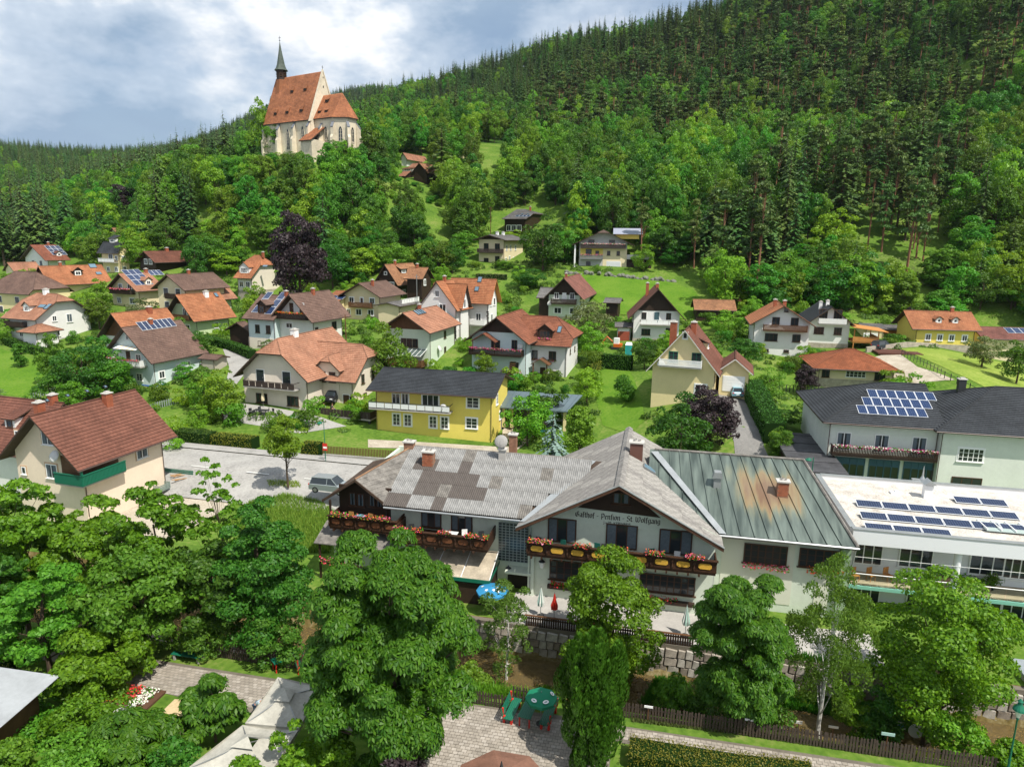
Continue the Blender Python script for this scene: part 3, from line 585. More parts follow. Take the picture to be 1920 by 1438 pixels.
        if style == 'slat':
            for i in range(k): sl.box(a + i * w_ + .02, a + (i + 1) * w_ - .02, -d - .045, -d - .015, .05, hr - .08)
            for i in range(int(d / .16)): sl.box(a + .01, a + .03, -d + i * .16 + .02, -d + i * .16 + .14, .05, hr - .08); sl.box(b - .03, b - .01, -d + i * .16 + .02, -d + i * .16 + .14, .05, hr - .08)
            so = sl.build('railing_slats', m, ro); tag(so, kind='stuff')
        else:
            for i in range(k): p = MB(); p.box(a + i * w_ + .05, a + (i + 1) * w_ - .05, -d - .02, -d, .1, hr - .12); p.build('railing_panel', panel or m, ro)
        if flowers: flower_patch('balcony_flowers', ((a + b) / 2, -d - .12, hr + .05), int((b - a) * 55), [L_MID] + flowers, .16, ro, spread=(b - a, .3, .35), green=.35)
        return ro
PANEL = {}
def panel_mesh(pw, ph, blue):
    key = (pw, ph, blue)
    if key in PANEL: return PANEL[key]
    mb = MB(); mb.box(0, pw, 0, ph, -.04, .0, m=1); nx, ny = (6, 10) if pw < ph else (10, 6)
    if blue: nx, ny = (4, 6)
    g = .05; cw, ch = (pw - 2 * g) / nx, (ph - 2 * g) / ny
    if max(nx, ny) and pw:
        mb.quad((g, g, .004), (pw - g, g, .004), (pw - g, ph - g, .004), (g, ph - g, .004), m=0)
        for i in range(1, nx): x = g + i * cw; mb.quad((x - .008, g, .008), (x + .008, g, .008), (x + .008, ph - g, .008), (x - .008, ph - g, .008), m=2)
        for j in range(1, ny): y = g + j * ch; mb.quad((g, y - .008, .012), (pw - g, y - .008, .012), (pw - g, y + .008, .012), (g, y + .008, .012), m=2)
    me = bpy.data.meshes.new('solar_panel'); me.from_pydata(mb.v, [], mb.f); me.polygons.foreach_set('material_index', mb.m)
    for x in (M_SOLB if blue else M_SOL, M_SOLF, mat('cell_lines', (.10, .14, .24) if not blue else (.3, .38, .5))): me.materials.append(x)
    PANEL[key] = me; return me
def drape(name, pts, m, off=.05, step=2.0, kind='structure', label=None, cat=None):
    """sheet over the ground inside a world polygon"""
    bm = bmesh.new(); vs_ = [bm.verts.new((p[0], p[1], 0)) for p in pts]; bm.faces.new(vs_)
    xs = [p[0] for p in pts]; ys = [p[1] for p in pts]
    for ax, lo, hi in ((0, min(xs), max(xs)), (1, min(ys), max(ys))):
        k = int((hi - lo) / step)
        for i in range(1, k + 1):
            n = Vector((1, 0, 0)) if ax == 0 else Vector((0, 1, 0)); bmesh.ops.bisect_plane(bm, geom=bm.verts[:] + bm.edges[:] + bm.faces[:], plane_co=n * (lo + i * step), plane_no=n)
    bmesh.ops.triangulate(bm, faces=bm.faces[:]); zs = ground(np.array([(v.co.x, v.co.y) for v in bm.verts]))
    for v, z in zip(bm.verts, zs): v.co.z = z + off
    for f in bm.faces:
        if f.normal.z < 0: f.normal_flip()
    me = bpy.data.meshes.new(name); bm.to_mesh(me); bm.free(); me.materials.append(m); o = inst(name, me); tag(o, label, cat, kind=kind); return o
def dpx(name, px, m, **k): return drape(name, [hit(u, v) for u, v in px], m, **k)
# ---------------------------------------------------------------- terrain mesh
def gmat(name, stops, s1, s2, bump=.3):
    m = bpy.data.materials.new(name); m.use_nodes = True; t = m.node_tree; b = t.nodes['Principled BSDF']; b.inputs['Roughness'].default_value = .95; b.inputs['Specular IOR Level'].default_value = .1
    co = nd(t, 'ShaderNodeTexCoord'); a = nd(t, 'ShaderNodeTexNoise'); a.inputs['Scale'].default_value = s1; a.inputs['Detail'].default_value = 8; a.inputs['Roughness'].default_value = .7
    c = nd(t, 'ShaderNodeTexNoise'); c.inputs['Scale'].default_value = s2; c.inputs['Detail'].default_value = 4; ad = nd(t, 'ShaderNodeMath', operation='MULTIPLY_ADD'); ad.inputs[1].default_value = .45
    sb = nd(t, 'ShaderNodeMath', operation='MULTIPLY'); sb.inputs[1].default_value = .62
    r = nd(t, 'ShaderNodeValToRGB'); el = r.color_ramp.elements; el[0].position = stops[0][0]; el[0].color = (*stops[0][1], 1); el[1].position = stops[-1][0]; el[1].color = (*stops[-1][1], 1)
    for p, c_ in stops[1:-1]: q = el.new(p); q.color = (*c_, 1)
    L = t.links.new; L(co.outputs['Object'], a.inputs[0]); L(co.outputs['Object'], c.inputs[0]); L(a.outputs[0], sb.inputs[0]); L(c.outputs[0], ad.inputs[0]); L(sb.outputs[0], ad.inputs[2]); L(ad.outputs[0], r.inputs[0]); L(r.outputs[0], b.inputs['Base Color'])
    bp = nd(t, 'ShaderNodeBump'); bp.inputs['Strength'].default_value = bump; bp.inputs['Distance'].default_value = .1; L(c.outputs[0], bp.inputs['Height']); L(bp.outputs[0], b.inputs['Normal']); return m
G_GRASS = gmat('meadow_grass', [(.36, (.040, .095, .012)), (.47, (.075, .145, .018)), (.56, (.105, .185, .024)), (.70, (.19, .22, .06))], .13, 2.2)
G_WOODS = gmat('forest_floor', [(.35, (.018, .045, .008)), (.55, (.035, .085, .012)), (.7, (.07, .13, .02))], .12, 1.2, .6)
G_DRY = gmat('hay_meadow', [(.38, (.12, .19, .025)), (.55, (.20, .27, .045)), (.7, (.29, .33, .08))], .12, 2.5)
G_YARD = gmat('yard_gravel', [(.38, (.30, .25, .19)), (.55, (.42, .37, .29)), (.7, (.52, .47, .39))], .5, 6.0)
G_ASPH = gmat('pale_asphalt', [(.35, (.20, .195, .185)), (.5, (.31, .30, .28)), (.7, (.39, .38, .355))], .35, 4.0, .15)
G_ASPH2 = gmat('driveway_asphalt', [(.35, (.14, .14, .135)), (.5, (.20, .195, .185)), (.7, (.27, .26, .245))], .35, 6.0, .1)
G_SAND = gmat('sand', [(.35, (.44, .33, .18)), (.7, (.56, .44, .26))], .5, 8.0, .2)
G_SCRUB = gmat('scrub', [(.36, (.10, .09, .05)), (.48, (.07, .12, .02)), (.58, (.12, .19, .03)), (.7, (.22, .19, .12))], .3, 2.5, .6)
G_BED = gmat('stream_bed', [(.36, (.05, .04, .015)), (.52, (.12, .09, .03)), (.7, (.25, .21, .12))], .5, 3.5, .6)
G_LAWN = gmat('mown_lawn', [(.36, (.05, .125, .010)), (.5, (.085, .18, .014)), (.7, (.14, .22, .03))], .16, 3.0, .3)
ys = np.concatenate([np.arange(14, 66, .8), np.arange(66, 110, 1.5), np.arange(110, 230, 3), 230 * (3400 / 230) ** np.linspace(0, 1, 90)]); ss = np.linspace(-1, 1, 261)
YY, SSx = np.meshgrid(ys, ss, indexing='ij'); XX = SSx * (YY + 18) * 1.05
# straighten near rows along the stream so that its walls are clean
w_ = 1 - sstep(60, 90, YY); YY2 = YY - .2126 * XX * w_
Z = ground(np.stack([XX.ravel(), YY2.ravel()], 1)); V = np.stack([XX.ravel(), YY2.ravel(), Z], 1)
nr, nc = YY.shape; I = np.arange(nr * nc).reshape(nr, nc); F = np.stack([I[:-1, :-1].ravel(), I[:-1, 1:].ravel(), I[1:, 1:].ravel(), I[1:, :-1].ravel()], 1)
yc = V[F].mean(1); me = npmesh('terrain', V, F, [G_GRASS, G_WOODS, G_BED], None)
lyc = -(yc[:, 0] - 1.2) * S0 + (yc[:, 1] - 50) * C0; mi = np.where(yc[:, 1] > 340, 1, 0); mi = np.where((lyc > -11.2) & (lyc < -2.9), 2, mi)
me.polygons.foreach_set('material_index', mi.astype(np.int32)); me.polygons.foreach_set('use_smooth', [True] * len(F)); me.update()
tag(inst('terrain', me), 'green valley floor and hillsides under the village and woods', kind='structure')
# water
wm = bpy.data.materials.new('stream_water'); wm.use_nodes = True; b = wm.node_tree.nodes['Principled BSDF']; b.inputs['Base Color'].default_value = (.55, .42, .20, 1); b.inputs['Roughness'].default_value = .06; b.inputs['Transmission Weight'].default_value = .85; b.inputs['IOR'].default_value = 1.33
n_ = nd(wm.node_tree, 'ShaderNodeTexNoise'); n_.inputs['Scale'].default_value = 2.2; n_.inputs['Detail'].default_value = 5; bp_ = nd(wm.node_tree, 'ShaderNodeBump'); bp_.inputs['Strength'].default_value = .35
c_ = nd(wm.node_tree, 'ShaderNodeTexCoord'); wm.node_tree.links.new(c_.outputs['Object'], n_.inputs[0]); wm.node_tree.links.new(n_.outputs[0], bp_.inputs['Height']); wm.node_tree.links.new(bp_.outputs[0], b.inputs['Normal'])
mb = MB(); mb.quad(V0(-60, -11.6, -4.28), V0(60, -11.6, -4.28), V0(60, -2.9, -4.28), V0(-60, -2.9, -4.28)); tag(mb.build('stream', wm), 'shallow brown stream below the inn terrace', kind='structure')

# ---------------------------------------------------------------- roads and yards
A, B_ = pz(309, 840, 0), pz(700, 878, 0); Cn, Dn = pz(340, 905, 0), pz(588, 928, 0)
dr = (B_ - A).normalized(); dn_ = Vector((dr.y, -dr.x, 0)); rw = max(5.5, (Cn - A).dot(dn_))
R0 = A - dr * 60; LR = 150; RD = lambda t, s, z=0: R0 + dr * t + dn_ * s + Vector((0, 0, z))
def strip(name, t0, t1, s0, s1, m, off, label, n=40):
    pts = [RD(t0 + (t1 - t0) * i / n, s0) for i in range(n + 1)] + [RD(t1 - (t1 - t0) * i / n, s1) for i in range(n + 1)]; return drape(name, pts, m, off=off, label=label, step=3)
strip('road', 0, LR, 0, rw, G_ASPH, .2, 'pale asphalt village road passing behind the inn'); strip('pavement', 0, LR, -2.0, -.18, G_CONC if False else G_ASPH, .3, 'narrow pavement along the far side of the road')
mb = MB()
for i in range(75): p, q = RD(i * 2, -.18), RD(i * 2 + 1.97, -.18); zz = gz(p.x, p.y); mb.prism([p + Vector((0, 0, zz)), q + Vector((0, 0, zz)), q - dn_ * -.18 + Vector((0, 0, zz)), p - dn_ * -.18 + Vector((0, 0, zz))], (0, 0, .18))
tag(mb.build('kerb', M_CONC), 'concrete kerb along the village road', kind='structure')
mpaint = mat('road_paint', (.6, .6, .56))
for k in range(18):
    t = 8 + k * 7.5; strip('road_marking', t, t + 3, rw * .5 - .07, rw * .5 + .07, mpaint, .24, 'white centre dash painted on the road', n=2)
dpx('yard', [(225, 935), (345, 905), (520, 912), (600, 935), (612, 960), (520, 925), (440, 945), (330, 1010), (250, 1030), (150, 990)], G_YARD, off=.05, label='gravel yard beside the peach house')
dpx('forecourt', [(480, 908), (612, 928), (720, 945), (700, 975), (600, 955), (500, 930)], G_ASPH, off=.08, label='asphalt parking bay beside the road')
dpx('driveway', [(1346, 738), (1402, 738), (1432, 840), (1445, 870), (1380, 870), (1376, 830), (1352, 760)], G_ASPH2, label='asphalt driveway leading to the small garage')
dpx('driveway', [(1635, 672), (1680, 660), (1720, 690), (1790, 715), (1700, 722), (1640, 710), (1600, 690)], G_YARD, label='pale driveway beside the tiled bungalow')
dpx('lane', [(418, 656), (440, 655), (480, 668), (470, 690), (452, 712), (438, 730), (424, 720), (430, 690)], G_ASPH, label='pale lane between the blue-banded house and cream house')
dpx('patio', [(400, 752), (470, 762), (600, 785), (650, 800), (560, 815), (480, 800), (420, 790)], G_ASPH, label='paved patio in front of the cream house')
dpx('courtyard', [(945, 790), (1010, 785), (1020, 800), (960, 850), (935, 850)], G_YARD, off=.06, label='concrete courtyard before the carport')
dpx('courtyard', [(690, 825), (930, 838), (935, 848), (690, 840)], G_YARD, off=.06, label='paved strip before the yellow house')
dpx('lawn', [(0, 655), (40, 668), (110, 690), (125, 710), (60, 748), (0, 740)], G_LAWN, label='mown lawn at the far left')
dpx('lawn', [(1072, 512), (1130, 520), (1230, 520), (1300, 545), (1330, 580), (1290, 600), (1150, 590), (1090, 545)], G_LAWN, off=.12, label='bright green meadow below the yellow balcony house')
dpx('meadow', [(1690, 655), (1760, 655), (1925, 690), (1925, 735), (1850, 730), (1790, 700)], G_DRY, label='tall hay meadow at the right')
dpx('lawn', [(1125, 690), (1180, 695), (1200, 740), (1210, 790), (1180, 815), (1130, 800), (1115, 740)], G_LAWN, label='long garden lawn behind the inn')
dpx('scrubland', [(1560, 500), (1640, 478), (1740, 495), (1750, 530), (1650, 560), (1570, 550)], G_SCRUB, off=.3, step=4, label='stony scrub slope at the foot of the forest')

# ---------------------------------------------------------------- church
def church():
    o = at(500, 291, 252); th = math.radians(-32)
    r = empty('hill_church', o, th, 'tall stone church with steep orange roof and slim spire on the wooded hill', 'church'); I_ = Matrix.Identity(4)
    # local: x along the nave (towards the choir at +x), y back
    Ln, Wn, hn, rn = 23, 12.5, 11.0, 15.0; x0 = 0; X1 = x0 + Ln
    mb = MB()
    for x in (x0, X1): mb.quad((x, 0, -6), (x, Wn, -6), (x, Wn, hn), (x, Wn / 2, hn + rn + .4), (x, 0, hn))
    mb.quad((x0, 0, -6), (X1, 0, -6), (X1, 0, hn), (x0, 0, hn)).quad((x0, Wn, -6), (X1, Wn, -6), (X1, Wn, hn), (x0, Wn, hn)); mb.build('nave_wall', M_STONEW, r)
    def slab(polys, nm, lift=.06):
        rb = MB()
        for p in polys: rb.prism([Vector(q) for q in p], (0, 0, -.3))
        ro = rb.build(nm, M_FASC, r); tb = MB()
        for p in polys: courses(tb, [Vector(q) for q in p], .5, lift)
        tag(tb.build('roof_tiles', T_CH, ro), kind='stuff')
    e = .5; k = rn / (Wn / 2)
    slab([[(x0 - .3, -e, hn - e * k + .2), (X1 - .5, -e, hn - e * k + .2), (X1 - .5, Wn / 2, hn + rn + .2), (x0 - .3, Wn / 2, hn + rn + .2)],
          [(x0 - .3, Wn + e, hn - e * k + .2), (X1 - .5, Wn + e, hn - e * k + .2), (X1 - .5, Wn / 2, hn + rn + .2), (x0 - .3, Wn / 2, hn + rn + .2)]], 'nave_roof')
    # gable coping with little step at the eave
    mb = MB(); mb.prism([Vector((X1 - .35, -.7, hn - 1.5)), Vector((X1 - .35, Wn / 2, hn + rn + .9)), Vector((X1 - .35, Wn / 2, hn + rn + .2)), Vector((X1 - .35, .3, hn - 1.2))], (.6, 0, 0)); mb.prism([Vector((X1 - .35, Wn + .7, hn - 1.5)), Vector((X1 - .35, Wn / 2, hn + rn + .9)), Vector((X1 - .35, Wn / 2, hn + rn + .2)), Vector((X1 - .35, Wn - .3, hn - 1.2))], (.6, 0, 0)); mb.build('gable_coping', M_STONEW, r)
    # choir with polygonal apse
    a, b2 = 1.8, Wn - 1.8; w = b2 - a; hc, rc = 10.4, 8.2; xl = X1 + 8.5; P = [(X1, a), (xl, a), (xl + 4.2, a + w * .27), (xl + 4.2, a + w * .73), (xl, b2), (X1, b2)]
    mb = MB()
    for i in range(5): (p, q), (s_, t_) = P[i], P[i + 1]; mb.quad((p, q, -6), (s_, t_, -6), (s_, t_, hc), (p, q, hc))
    mb.build('choir_wall', M_STONEW, r)
    cx_, cy_ = xl, (a + b2) / 2; E = [(X1, a - .6), (xl + .2, a - .6), (xl + 4.9, a + w * .24), (xl + 4.9, a + w * .76), (xl + .2, b2 + .6), (X1, b2 + .6)]; pk = (cx_ + .3, cy_, hc + rc)
    slab([[(E[0][0], E[0][1], hc), (E[1][0], E[1][1], hc), pk, (X1, cy_, hc + rc)], [(E[1][0], E[1][1], hc), (E[2][0], E[2][1], hc), pk], [(E[2][0], E[2][1], hc), (E[3][0], E[3][1], hc), pk], [(E[3][0], E[3][1], hc), (E[4][0], E[4][1], hc), pk], [(E[4][0], E[4][1], hc), (E[5][0], E[5][1], hc), (X1, cy_, hc + rc), pk]], 'choir_roof')
    # sacristy lean-to
    mb = MB(); mb.box(X1 - .6, X1 + 4.4, -4, a, -6, 3.2); mb.build('sacristy_wall', M_STONEW, r)
    rb = [[(X1 - 1, -4.6, 2.9), (X1 + 4.8, -4.6, 2.9), (X1 + 4.8, a, 7.6), (X1 - 1, a, 7.6)]]; slab(rb, 'sacristy_roof')
    # buttresses
    def butt(x, y, dx, dy, h, nm='buttress'):
        m_ = MB(); t = Vector((dx, dy, 0)); s_ = Vector((-dy, dx, 0)) * .42; b0 = Vector((x, y, 0))
        prof = [(0, -6), (1.9, -6), (1.9, h * .42), (1.25, h * .52), (1.25, h * .76), (0, h * .93)]; m_.prism([b0 - s_ + t * p + Vector((0, 0, z)) for p, z in prof], s_ * 2); bo = m_.build(nm, M_STONEW, r)
        c = MB(); c.prism([b0 - s_ * 1.1 + t * 1.3 + Vector((0, 0, h * .75)), b0 - s_ * 1.1 + t * 0 + Vector((0, 0, h * .94)), b0 - s_ * 1.1 + Vector((0, 0, h * .96)), b0 - s_ * 1.1 + t * 1.35 + Vector((0, 0, h * .78))], s_ * 2.2); c.build('coping', mat('slate_coping', (.16, .17, .19)), bo)
    for x in (x0 + .2, x0 + 7.6, x0 + 15.2, X1 - .6): butt(x, 0, 0, -1, hn * .92)
    butt(x0, .4, -1, 0, hn * .9); butt(X1 + 3.2, a, 0, -1, hc * .9); butt(xl, a, .38, -.92, hc * .92); butt(xl + 4.2, a + w * .27, .85, -.5, hc * .92); butt(xl + 4.2, a + w * .73, .9, .4, hc * .92)
    # pointed windows: recess frame and dark pane with tracery
    def gwin(x, y, z, w, h, rz):
        M = Matrix.Translation((x, y, z)) @ Matrix.Rotation(rz, 4, 'Z'); arc = [(-w / 2, 0), (w / 2, 0), (w / 2, h * .75), (w * .3, h * .92), (0, h), (-w * .3, h * .92), (-w / 2, h * .75)]
        f = MB(); n = len(arc)
        for i in range(n): p, q = Vector((arc[i][0], 0, arc[i][1])), Vector((arc[(i + 1) % n][0], 0, arc[(i + 1) % n][1])); cc = Vector((0, 0, h * .5)); f.prism([p, q, q + (q - cc) * .16, p + (p - cc) * .16], (0, -.14, 0))
        fo = f.build('window', mat('window_stone', (.55, .49, .38)), r, M); p = MB(); p.quad(*[(a_, -.03, b_) for a_, b_ in arc]); p.build('pane', M_GLASS, fo)
        t_ = MB(); t_.box(-.06, .06, -.1, -.035, 0, h * .85)
        for zz in range(1, int(h / 1.1)): t_.box(-w / 2, w / 2, -.07, -.035, zz * 1.1 - .03, zz * 1.1 + .03)
        t_.build('tracery', mat('window_stone', ()), fo)
    for x, h, z in ((x0 + 4.2, 4.0, 3.4), (x0 + 11.6, 6.8, 1.2), (x0 + 19, 7.2, 1.2)): gwin(x, -.02, z, 1.35, h, 0)
    gwin(X1 + 5.2, a - .02, 3.8, 1.1, 4.0, 0); an = math.atan2(w * .27, 4.2); gwin(xl + 2.1, a + w * .135 - .02, 3.0, 1.2, 4.6, an); gwin(xl + 4.22, cy_, 3.0, 1.2, 4.6, math.pi / 2)
    for y, z, w2, h2 in ((Wn / 2 - .4, hn + 5, .5, .9), (Wn / 2, hn + 10, .35, .7), (Wn / 2 + .1, hn + 13, .3, .5)): m_ = MB(); m_.box(X1, X1 + .06, y - w2 / 2, y + w2 / 2, z, z + h2); m_.build('gable_slit', M_GLASS, r)
    # little roof hatches
    def hatch(x, q, zz, side=0):
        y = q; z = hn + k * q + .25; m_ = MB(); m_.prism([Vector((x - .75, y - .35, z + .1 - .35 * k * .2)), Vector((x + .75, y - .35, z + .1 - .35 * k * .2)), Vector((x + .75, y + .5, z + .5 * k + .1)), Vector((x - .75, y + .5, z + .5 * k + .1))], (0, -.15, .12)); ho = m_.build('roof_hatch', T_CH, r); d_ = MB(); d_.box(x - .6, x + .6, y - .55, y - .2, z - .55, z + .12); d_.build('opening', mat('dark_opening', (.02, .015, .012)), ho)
    for x, q in ((x0 + 5, 1.0), (x0 + 11, 1.0), (x0 + 18, 1.0), (x0 + 10.5, 4.0), (x0 + 17, 4.0)): hatch(x, q, 0)
    kc = rc / (w / 2)
    for x, q in ((X1 + 1.8, 1.2), (X1 + 5.0, 1.2), (X1 + 3.3, 3.2)):
        z = hc + kc * q + .2; m_ = MB(); m_.box(x - .6, x + .6, a + q - .8, a + q + .1, z - .5, z + .15, m=1).prism([Vector((x - .75, a + q - .85, z + .05)), Vector((x + .75, a + q - .85, z + .05)), Vector((x + .75, a + q + .5, z + .8)), Vector((x - .75, a + q + .5, z + .8))], (0, 0, .14)); m_.build('roof_hatch', [T_CH, mat('dark_opening', ())], r)
    # spire
    zr = hn + rn; cx, cy = x0 + 2.6, Wn / 2; m_ = MB(); m_.lathe([(3.0, zr - 8), (1.75, zr - .6), (1.7, zr + .6)], 8, (cx, cy, 0), off=.39); m_.build('spire_base', T_CH, r)
    m_ = MB(); m_.lathe([(1.75, zr - .5), (1.75, zr + 2.7)], 8, (cx, cy, 0), off=.39); bo = m_.build('belfry', M_DWOOD, r)
    m_ = MB()
    for i in range(8):
        an = i * math.pi / 4
        for zz in range(4): c = Vector((cx + 1.66 * math.cos(an), cy + 1.66 * math.sin(an), zr + .7 + zz * .5)); t = Vector((-math.sin(an), math.cos(an), 0)) * .42; o_ = Vector((math.cos(an), math.sin(an), -.5)) * .22; m_.quad(c - t, c + t, c + t + o_, c - t + o_)
    m_.build('louvres', M_WOOD, bo)
    m_ = MB(); m_.lathe([(2.4, zr + 2.6), (1.85, zr + 3.3), (1.4, zr + 4.6), (.9, zr + 7.1), (.42, zr + 9.6), (.05, zr + 12)], 8, (cx, cy, 0), off=.39); m_.quad(*[(cx + 2.4 * math.cos(.39 + i * math.pi / 4), cy + 2.4 * math.sin(.39 + i * math.pi / 4), zr + 2.6) for i in range(8)]); m_.build('spire', mat('spire_copper', (.075, .095, .075), rough=.55, nz=(.8, .35)), r)
    m_ = MB(); m_.tube((cx, cy, zr + 11.8), (cx, cy, zr + 13.8), .06, n=5).box(cx - .5, cx + .5, cy - .05, cy + .05, zr + 13.1, zr + 13.25).lathe([(0, 12.1), (.28, 12.35), (0, 12.6)], 6, (cx, cy, zr)); m_.build('spire_cross', M_DMET, r)
    m_ = MB(); m_.tube((X1, Wn / 2, zr), (X1, Wn / 2, zr + 2.0), .07, n=5).box(X1 - .05, X1 + .05, Wn / 2 - .4, Wn / 2 + .4, zr + 1.4, zr + 1.5); m_.build('gable_cross', M_DMET, r)
    
    for a_ in (5, 14, 24, 31): q = r.matrix_local @ Vector((a_, 6, 0)); FOOT.append((q.x, q.y, 8.5))
    global CHC; CHC = r.matrix_local @ Vector((16, 6, 0))
church()

# ---------------------------------------------------------------- village houses
OPEN = mat('dark_opening', ())
H = House('village_house', 'white house with blue base band, flower balcony and brown roof with black solar panels', (291, 727, 109), 70)
B = H.block(M_BLUEW, T_BRN, uL=207, uR=380, ve=681, va=616, ridge='x', ov=.8, og=1.0, plinth=M_PL, ph=.1)
H.wins(B, 'L', [(.32, .9, 1.2, 1.2), (.72, .9, 1.5, 1.2), (.3, 4.1, 1.1, 1.2), (.78, 4.1, 1.1, 1.2), (.5, 7.6, .7, .7)], 'sg'); H.door(B, 'L', .52, 3.6, .9, 2.1, M_BTRIM)
H.wins(B, 'R', [(.15, 1.3, 1.1, 1.2), (.5, 1.7, 1.0, 1.3), (.72, 2.4, .5, .8)], 's'); H.balcony(B, 'L', .12, .85, 3.55, 1.4, M_TRIM, flowers=[M_FLOWM, M_FLOWR]); H.chimney(B, 4.8, .5, 1.1)
H.solar(B, 0, 2.2, 5.6, 7, 1, 1.0, 1.9)
mb = MB(); mb.box(-.04, B['R'] + .04, -.04, B['L'] + .04, .1, .32); mb.build('base_band', M_BLUEP, H.root); mb = MB(); mb.box(1.0, 6.0, -1.6, -.0, 6.5, 6.6)
mb = MB(); k = 9
for i in range(k): y = B['L'] * .2 + i * .55; mb.quad((-.05, y, 6.6), (-.05, y + .55, 6.6), (-1.3, y + .55, 6.25), (-1.3, y, 6.25), m=i % 2)
mb.build('striped_awning', [M_TRIM, M_CREAM], H.root)

H = House('peach_house', 'large peach rendered house with red-brown roof and green corner balcony by the road', (164, 960, 64), 73); hp = H
B = H.block(M_PEACH, T_RED, uL=42, uR=310, ve=877, va=782, ridge='x', ov=1.0, og=1.3, step=.4); L, R = B['L'], B['R']
H.wins(B, 'L', [(.46, B['h'] - 2.6, 1.5, 1.5, 'stc'), (.46, B['h'] + .9, 1.5, 1.5, 'stc'), (.93, B['h'] + 1.2, .5, .8, 'st'), (.9, B['h'] - 2.6, .6, .8, 'st')]); H.wins(B, 'R', [(.72, B['h'] - 2.3, 1.5, 1.5, 'stc')])
z = B['h'] - 2.5
mb = MB(); mb.box(-.05, .02, .05, 2.6, z, B['h'] - .05).box(.05, 4.2, -.05, .02, z, B['h'] - .2); mb.build('loggia_boarding', M_WOOD, H.root)
mb = MB(); mb.box(-.95, -.87, -.9, 2.6, z - .1, z + 1.0).box(-.95, 4.2, -.98, -.9, z - .1, z + 1.0)
for i in range(24): mb.box(-.99, -.95, -.95 + i * .15, -.85 + i * .15, z - .05, z + .95) if i < 23 else None
for i in range(33): mb.box(-.9 + i * .155, -.8 + i * .155, -1.02, -.98, z - .05, z + .95)
mb.box(-1.02, 4.2, -1.06, -.9, z + .95, z + 1.03).box(-1.03, -.9, -1.06, 2.6, z + .95, z + 1.03); mb.build('balcony_railing', M_GREENP, H.root); mb = MB(); mb.box(-.9, 4.2, -.9, 0, z - .25, z - .1).box(-.9, 0, 0, 2.6, z - .25, z - .1); mb.build('balcony_floor', M_CONC, H.root)
mb = MB(); mb.box(-.95, -.75, -.95, -.75, z, B['h'] - .9); mb.build('balcony_post', M_GREENP, H.root); H.chimney(B, 7.0, .42, .9, .8); H.chimney(B, 1.5, .75, .9, .8)
for i in range(4): H.skylight(B, 0, 1.2 + i * 2.3, 7.0, .35, .35)
def dish(parent, M, r=.45, m=None):
    mb = MB(); mb.lathe([(0.02, .12), (r * .5, .1), (r * .85, .03), (r, -.05)], 14); D = M @ Matrix.Rotation(math.radians(65), 4, 'X'); o = mb.build('satellite_dish', m or mat('dish_white', (.6, .6, .58), rough=.5), parent, D); a = MB(); a.tube((0, -r, 0), (0, -.1, .5), .02, n=4).tube((0, 0, .1), (0, .35, -.3), .03, n=4); a.build('dish_arm', M_METAL, o)
dish(H.root, H.face(B, 'L', 2.9, B['h'] + .0) @ Matrix.Translation((0, -.5, 0)), .6)
H = House('farm_annex', 'white house with long red-brown roof and small dormer at the left edge', (62, 925, 71), 73)
B = H.block(M_WHITE, T_RED, L=14, R=9, ve=858, va=757, ridge='y', ov=.9); H.dormer(B, 0, 4.2, 1.5, 1.1, 1.6, M_WHITE, T_RED, 'b', shed=True); H.chimney(B, 1.0, .5, .9, .8)

H = House('village_house', 'white villa with orange hipped gables and roof windows near the left edge', (75, 650, 132), 70)
B = H.block(M_WHITE, T_OR2, uL=24, uR=173, ve=601, va=553, ridge='y', hip=(.35, .35), ov=1, og=1, plinth=M_GRAYW, ph=1.2)
H.wins(B, 'R', [(.35, 1.6, .9, 1.2), (.6, 4.1, 1.2, 1.7, 'c'), (.32, 4.6, .9, 1.1)], ''); H.wins(B, 'L', [(.25, 1.7, 1.2, 1.2), (.6, 1.7, 1.2, 1.2)], ''); H.balcony(B, 'L', .35, .98, 3.8, 1.2, M_DWOOD); H.chimney(B, B['Lp'] * .55, .5, .8, .9, M_TRIM)
H.dormer(B, 0, B['Lp'] * .5, 1.8, 1.3, 1.0, M_WHITE, T_OR2); H.skylight(B, 0, 5.6, 2.4, 1.8, .9); H.skylight(B, 0, 7.6, 2.0, 1.0, 1.6)
B2 = H.block(M_WHITE, T_OR2, C=(70, 652, 129), R=4.5, L=3.5, h=3.2, ridge='x', rise=.9, hip=(1, 1), foot=False)
H = House('village_house', 'yellow house with faded brown hip roof cut by the left edge', (62, 598, 160), 70)
B = H.block(M_YEL2, T_BRN, L=15, R=10, ve=553, va=512, ridge='y', hip=(.9, .9)); H.wins(B, 'L', [(.3, 1.2, 1.5, 1.3), (.3, 3.6, 1.3, 1.3), (.7, 1.2, 1.3, 1.3), (.7, 3.6, 1.3, 1.3)], 'sb')
H = House('village_house', 'long yellow house with orange roof, flower balcony and twin roof windows', (97, 557, 170), 58)
B = H.block(M_YEL2, T_OR, uL=70, uR=206, ve=536, va=500, ridge='x', ov=1.0, gabm=M_WOOD); H.dormer(B, 0, B['R'] * .52, 2.2, 1.3, 1.2, M_DWOOD, T_OR); H.skylight(B, 0, B['R'] * .8, 4.0, 1.8, 1.4); H.skylight(B, 0, B['R'] * .84, 1.6, 1.4, .9); H.chimney(B, B['R'] * .32); H.balcony(B, 'L', .2, .9, 2.2, 1.0, M_DWOOD, flowers=[M_FLOWP, M_FLOWM]); H.wins(B, 'R', [(.15, .6, 1.2, 1.1), (.6, .4, 1.2, 1.1), (.75, .4, 1.2, 1.1)])
H = House('village_house', 'white gabled house with solar strip on brown roof above the yellow house', (91, 506, 212), 60)
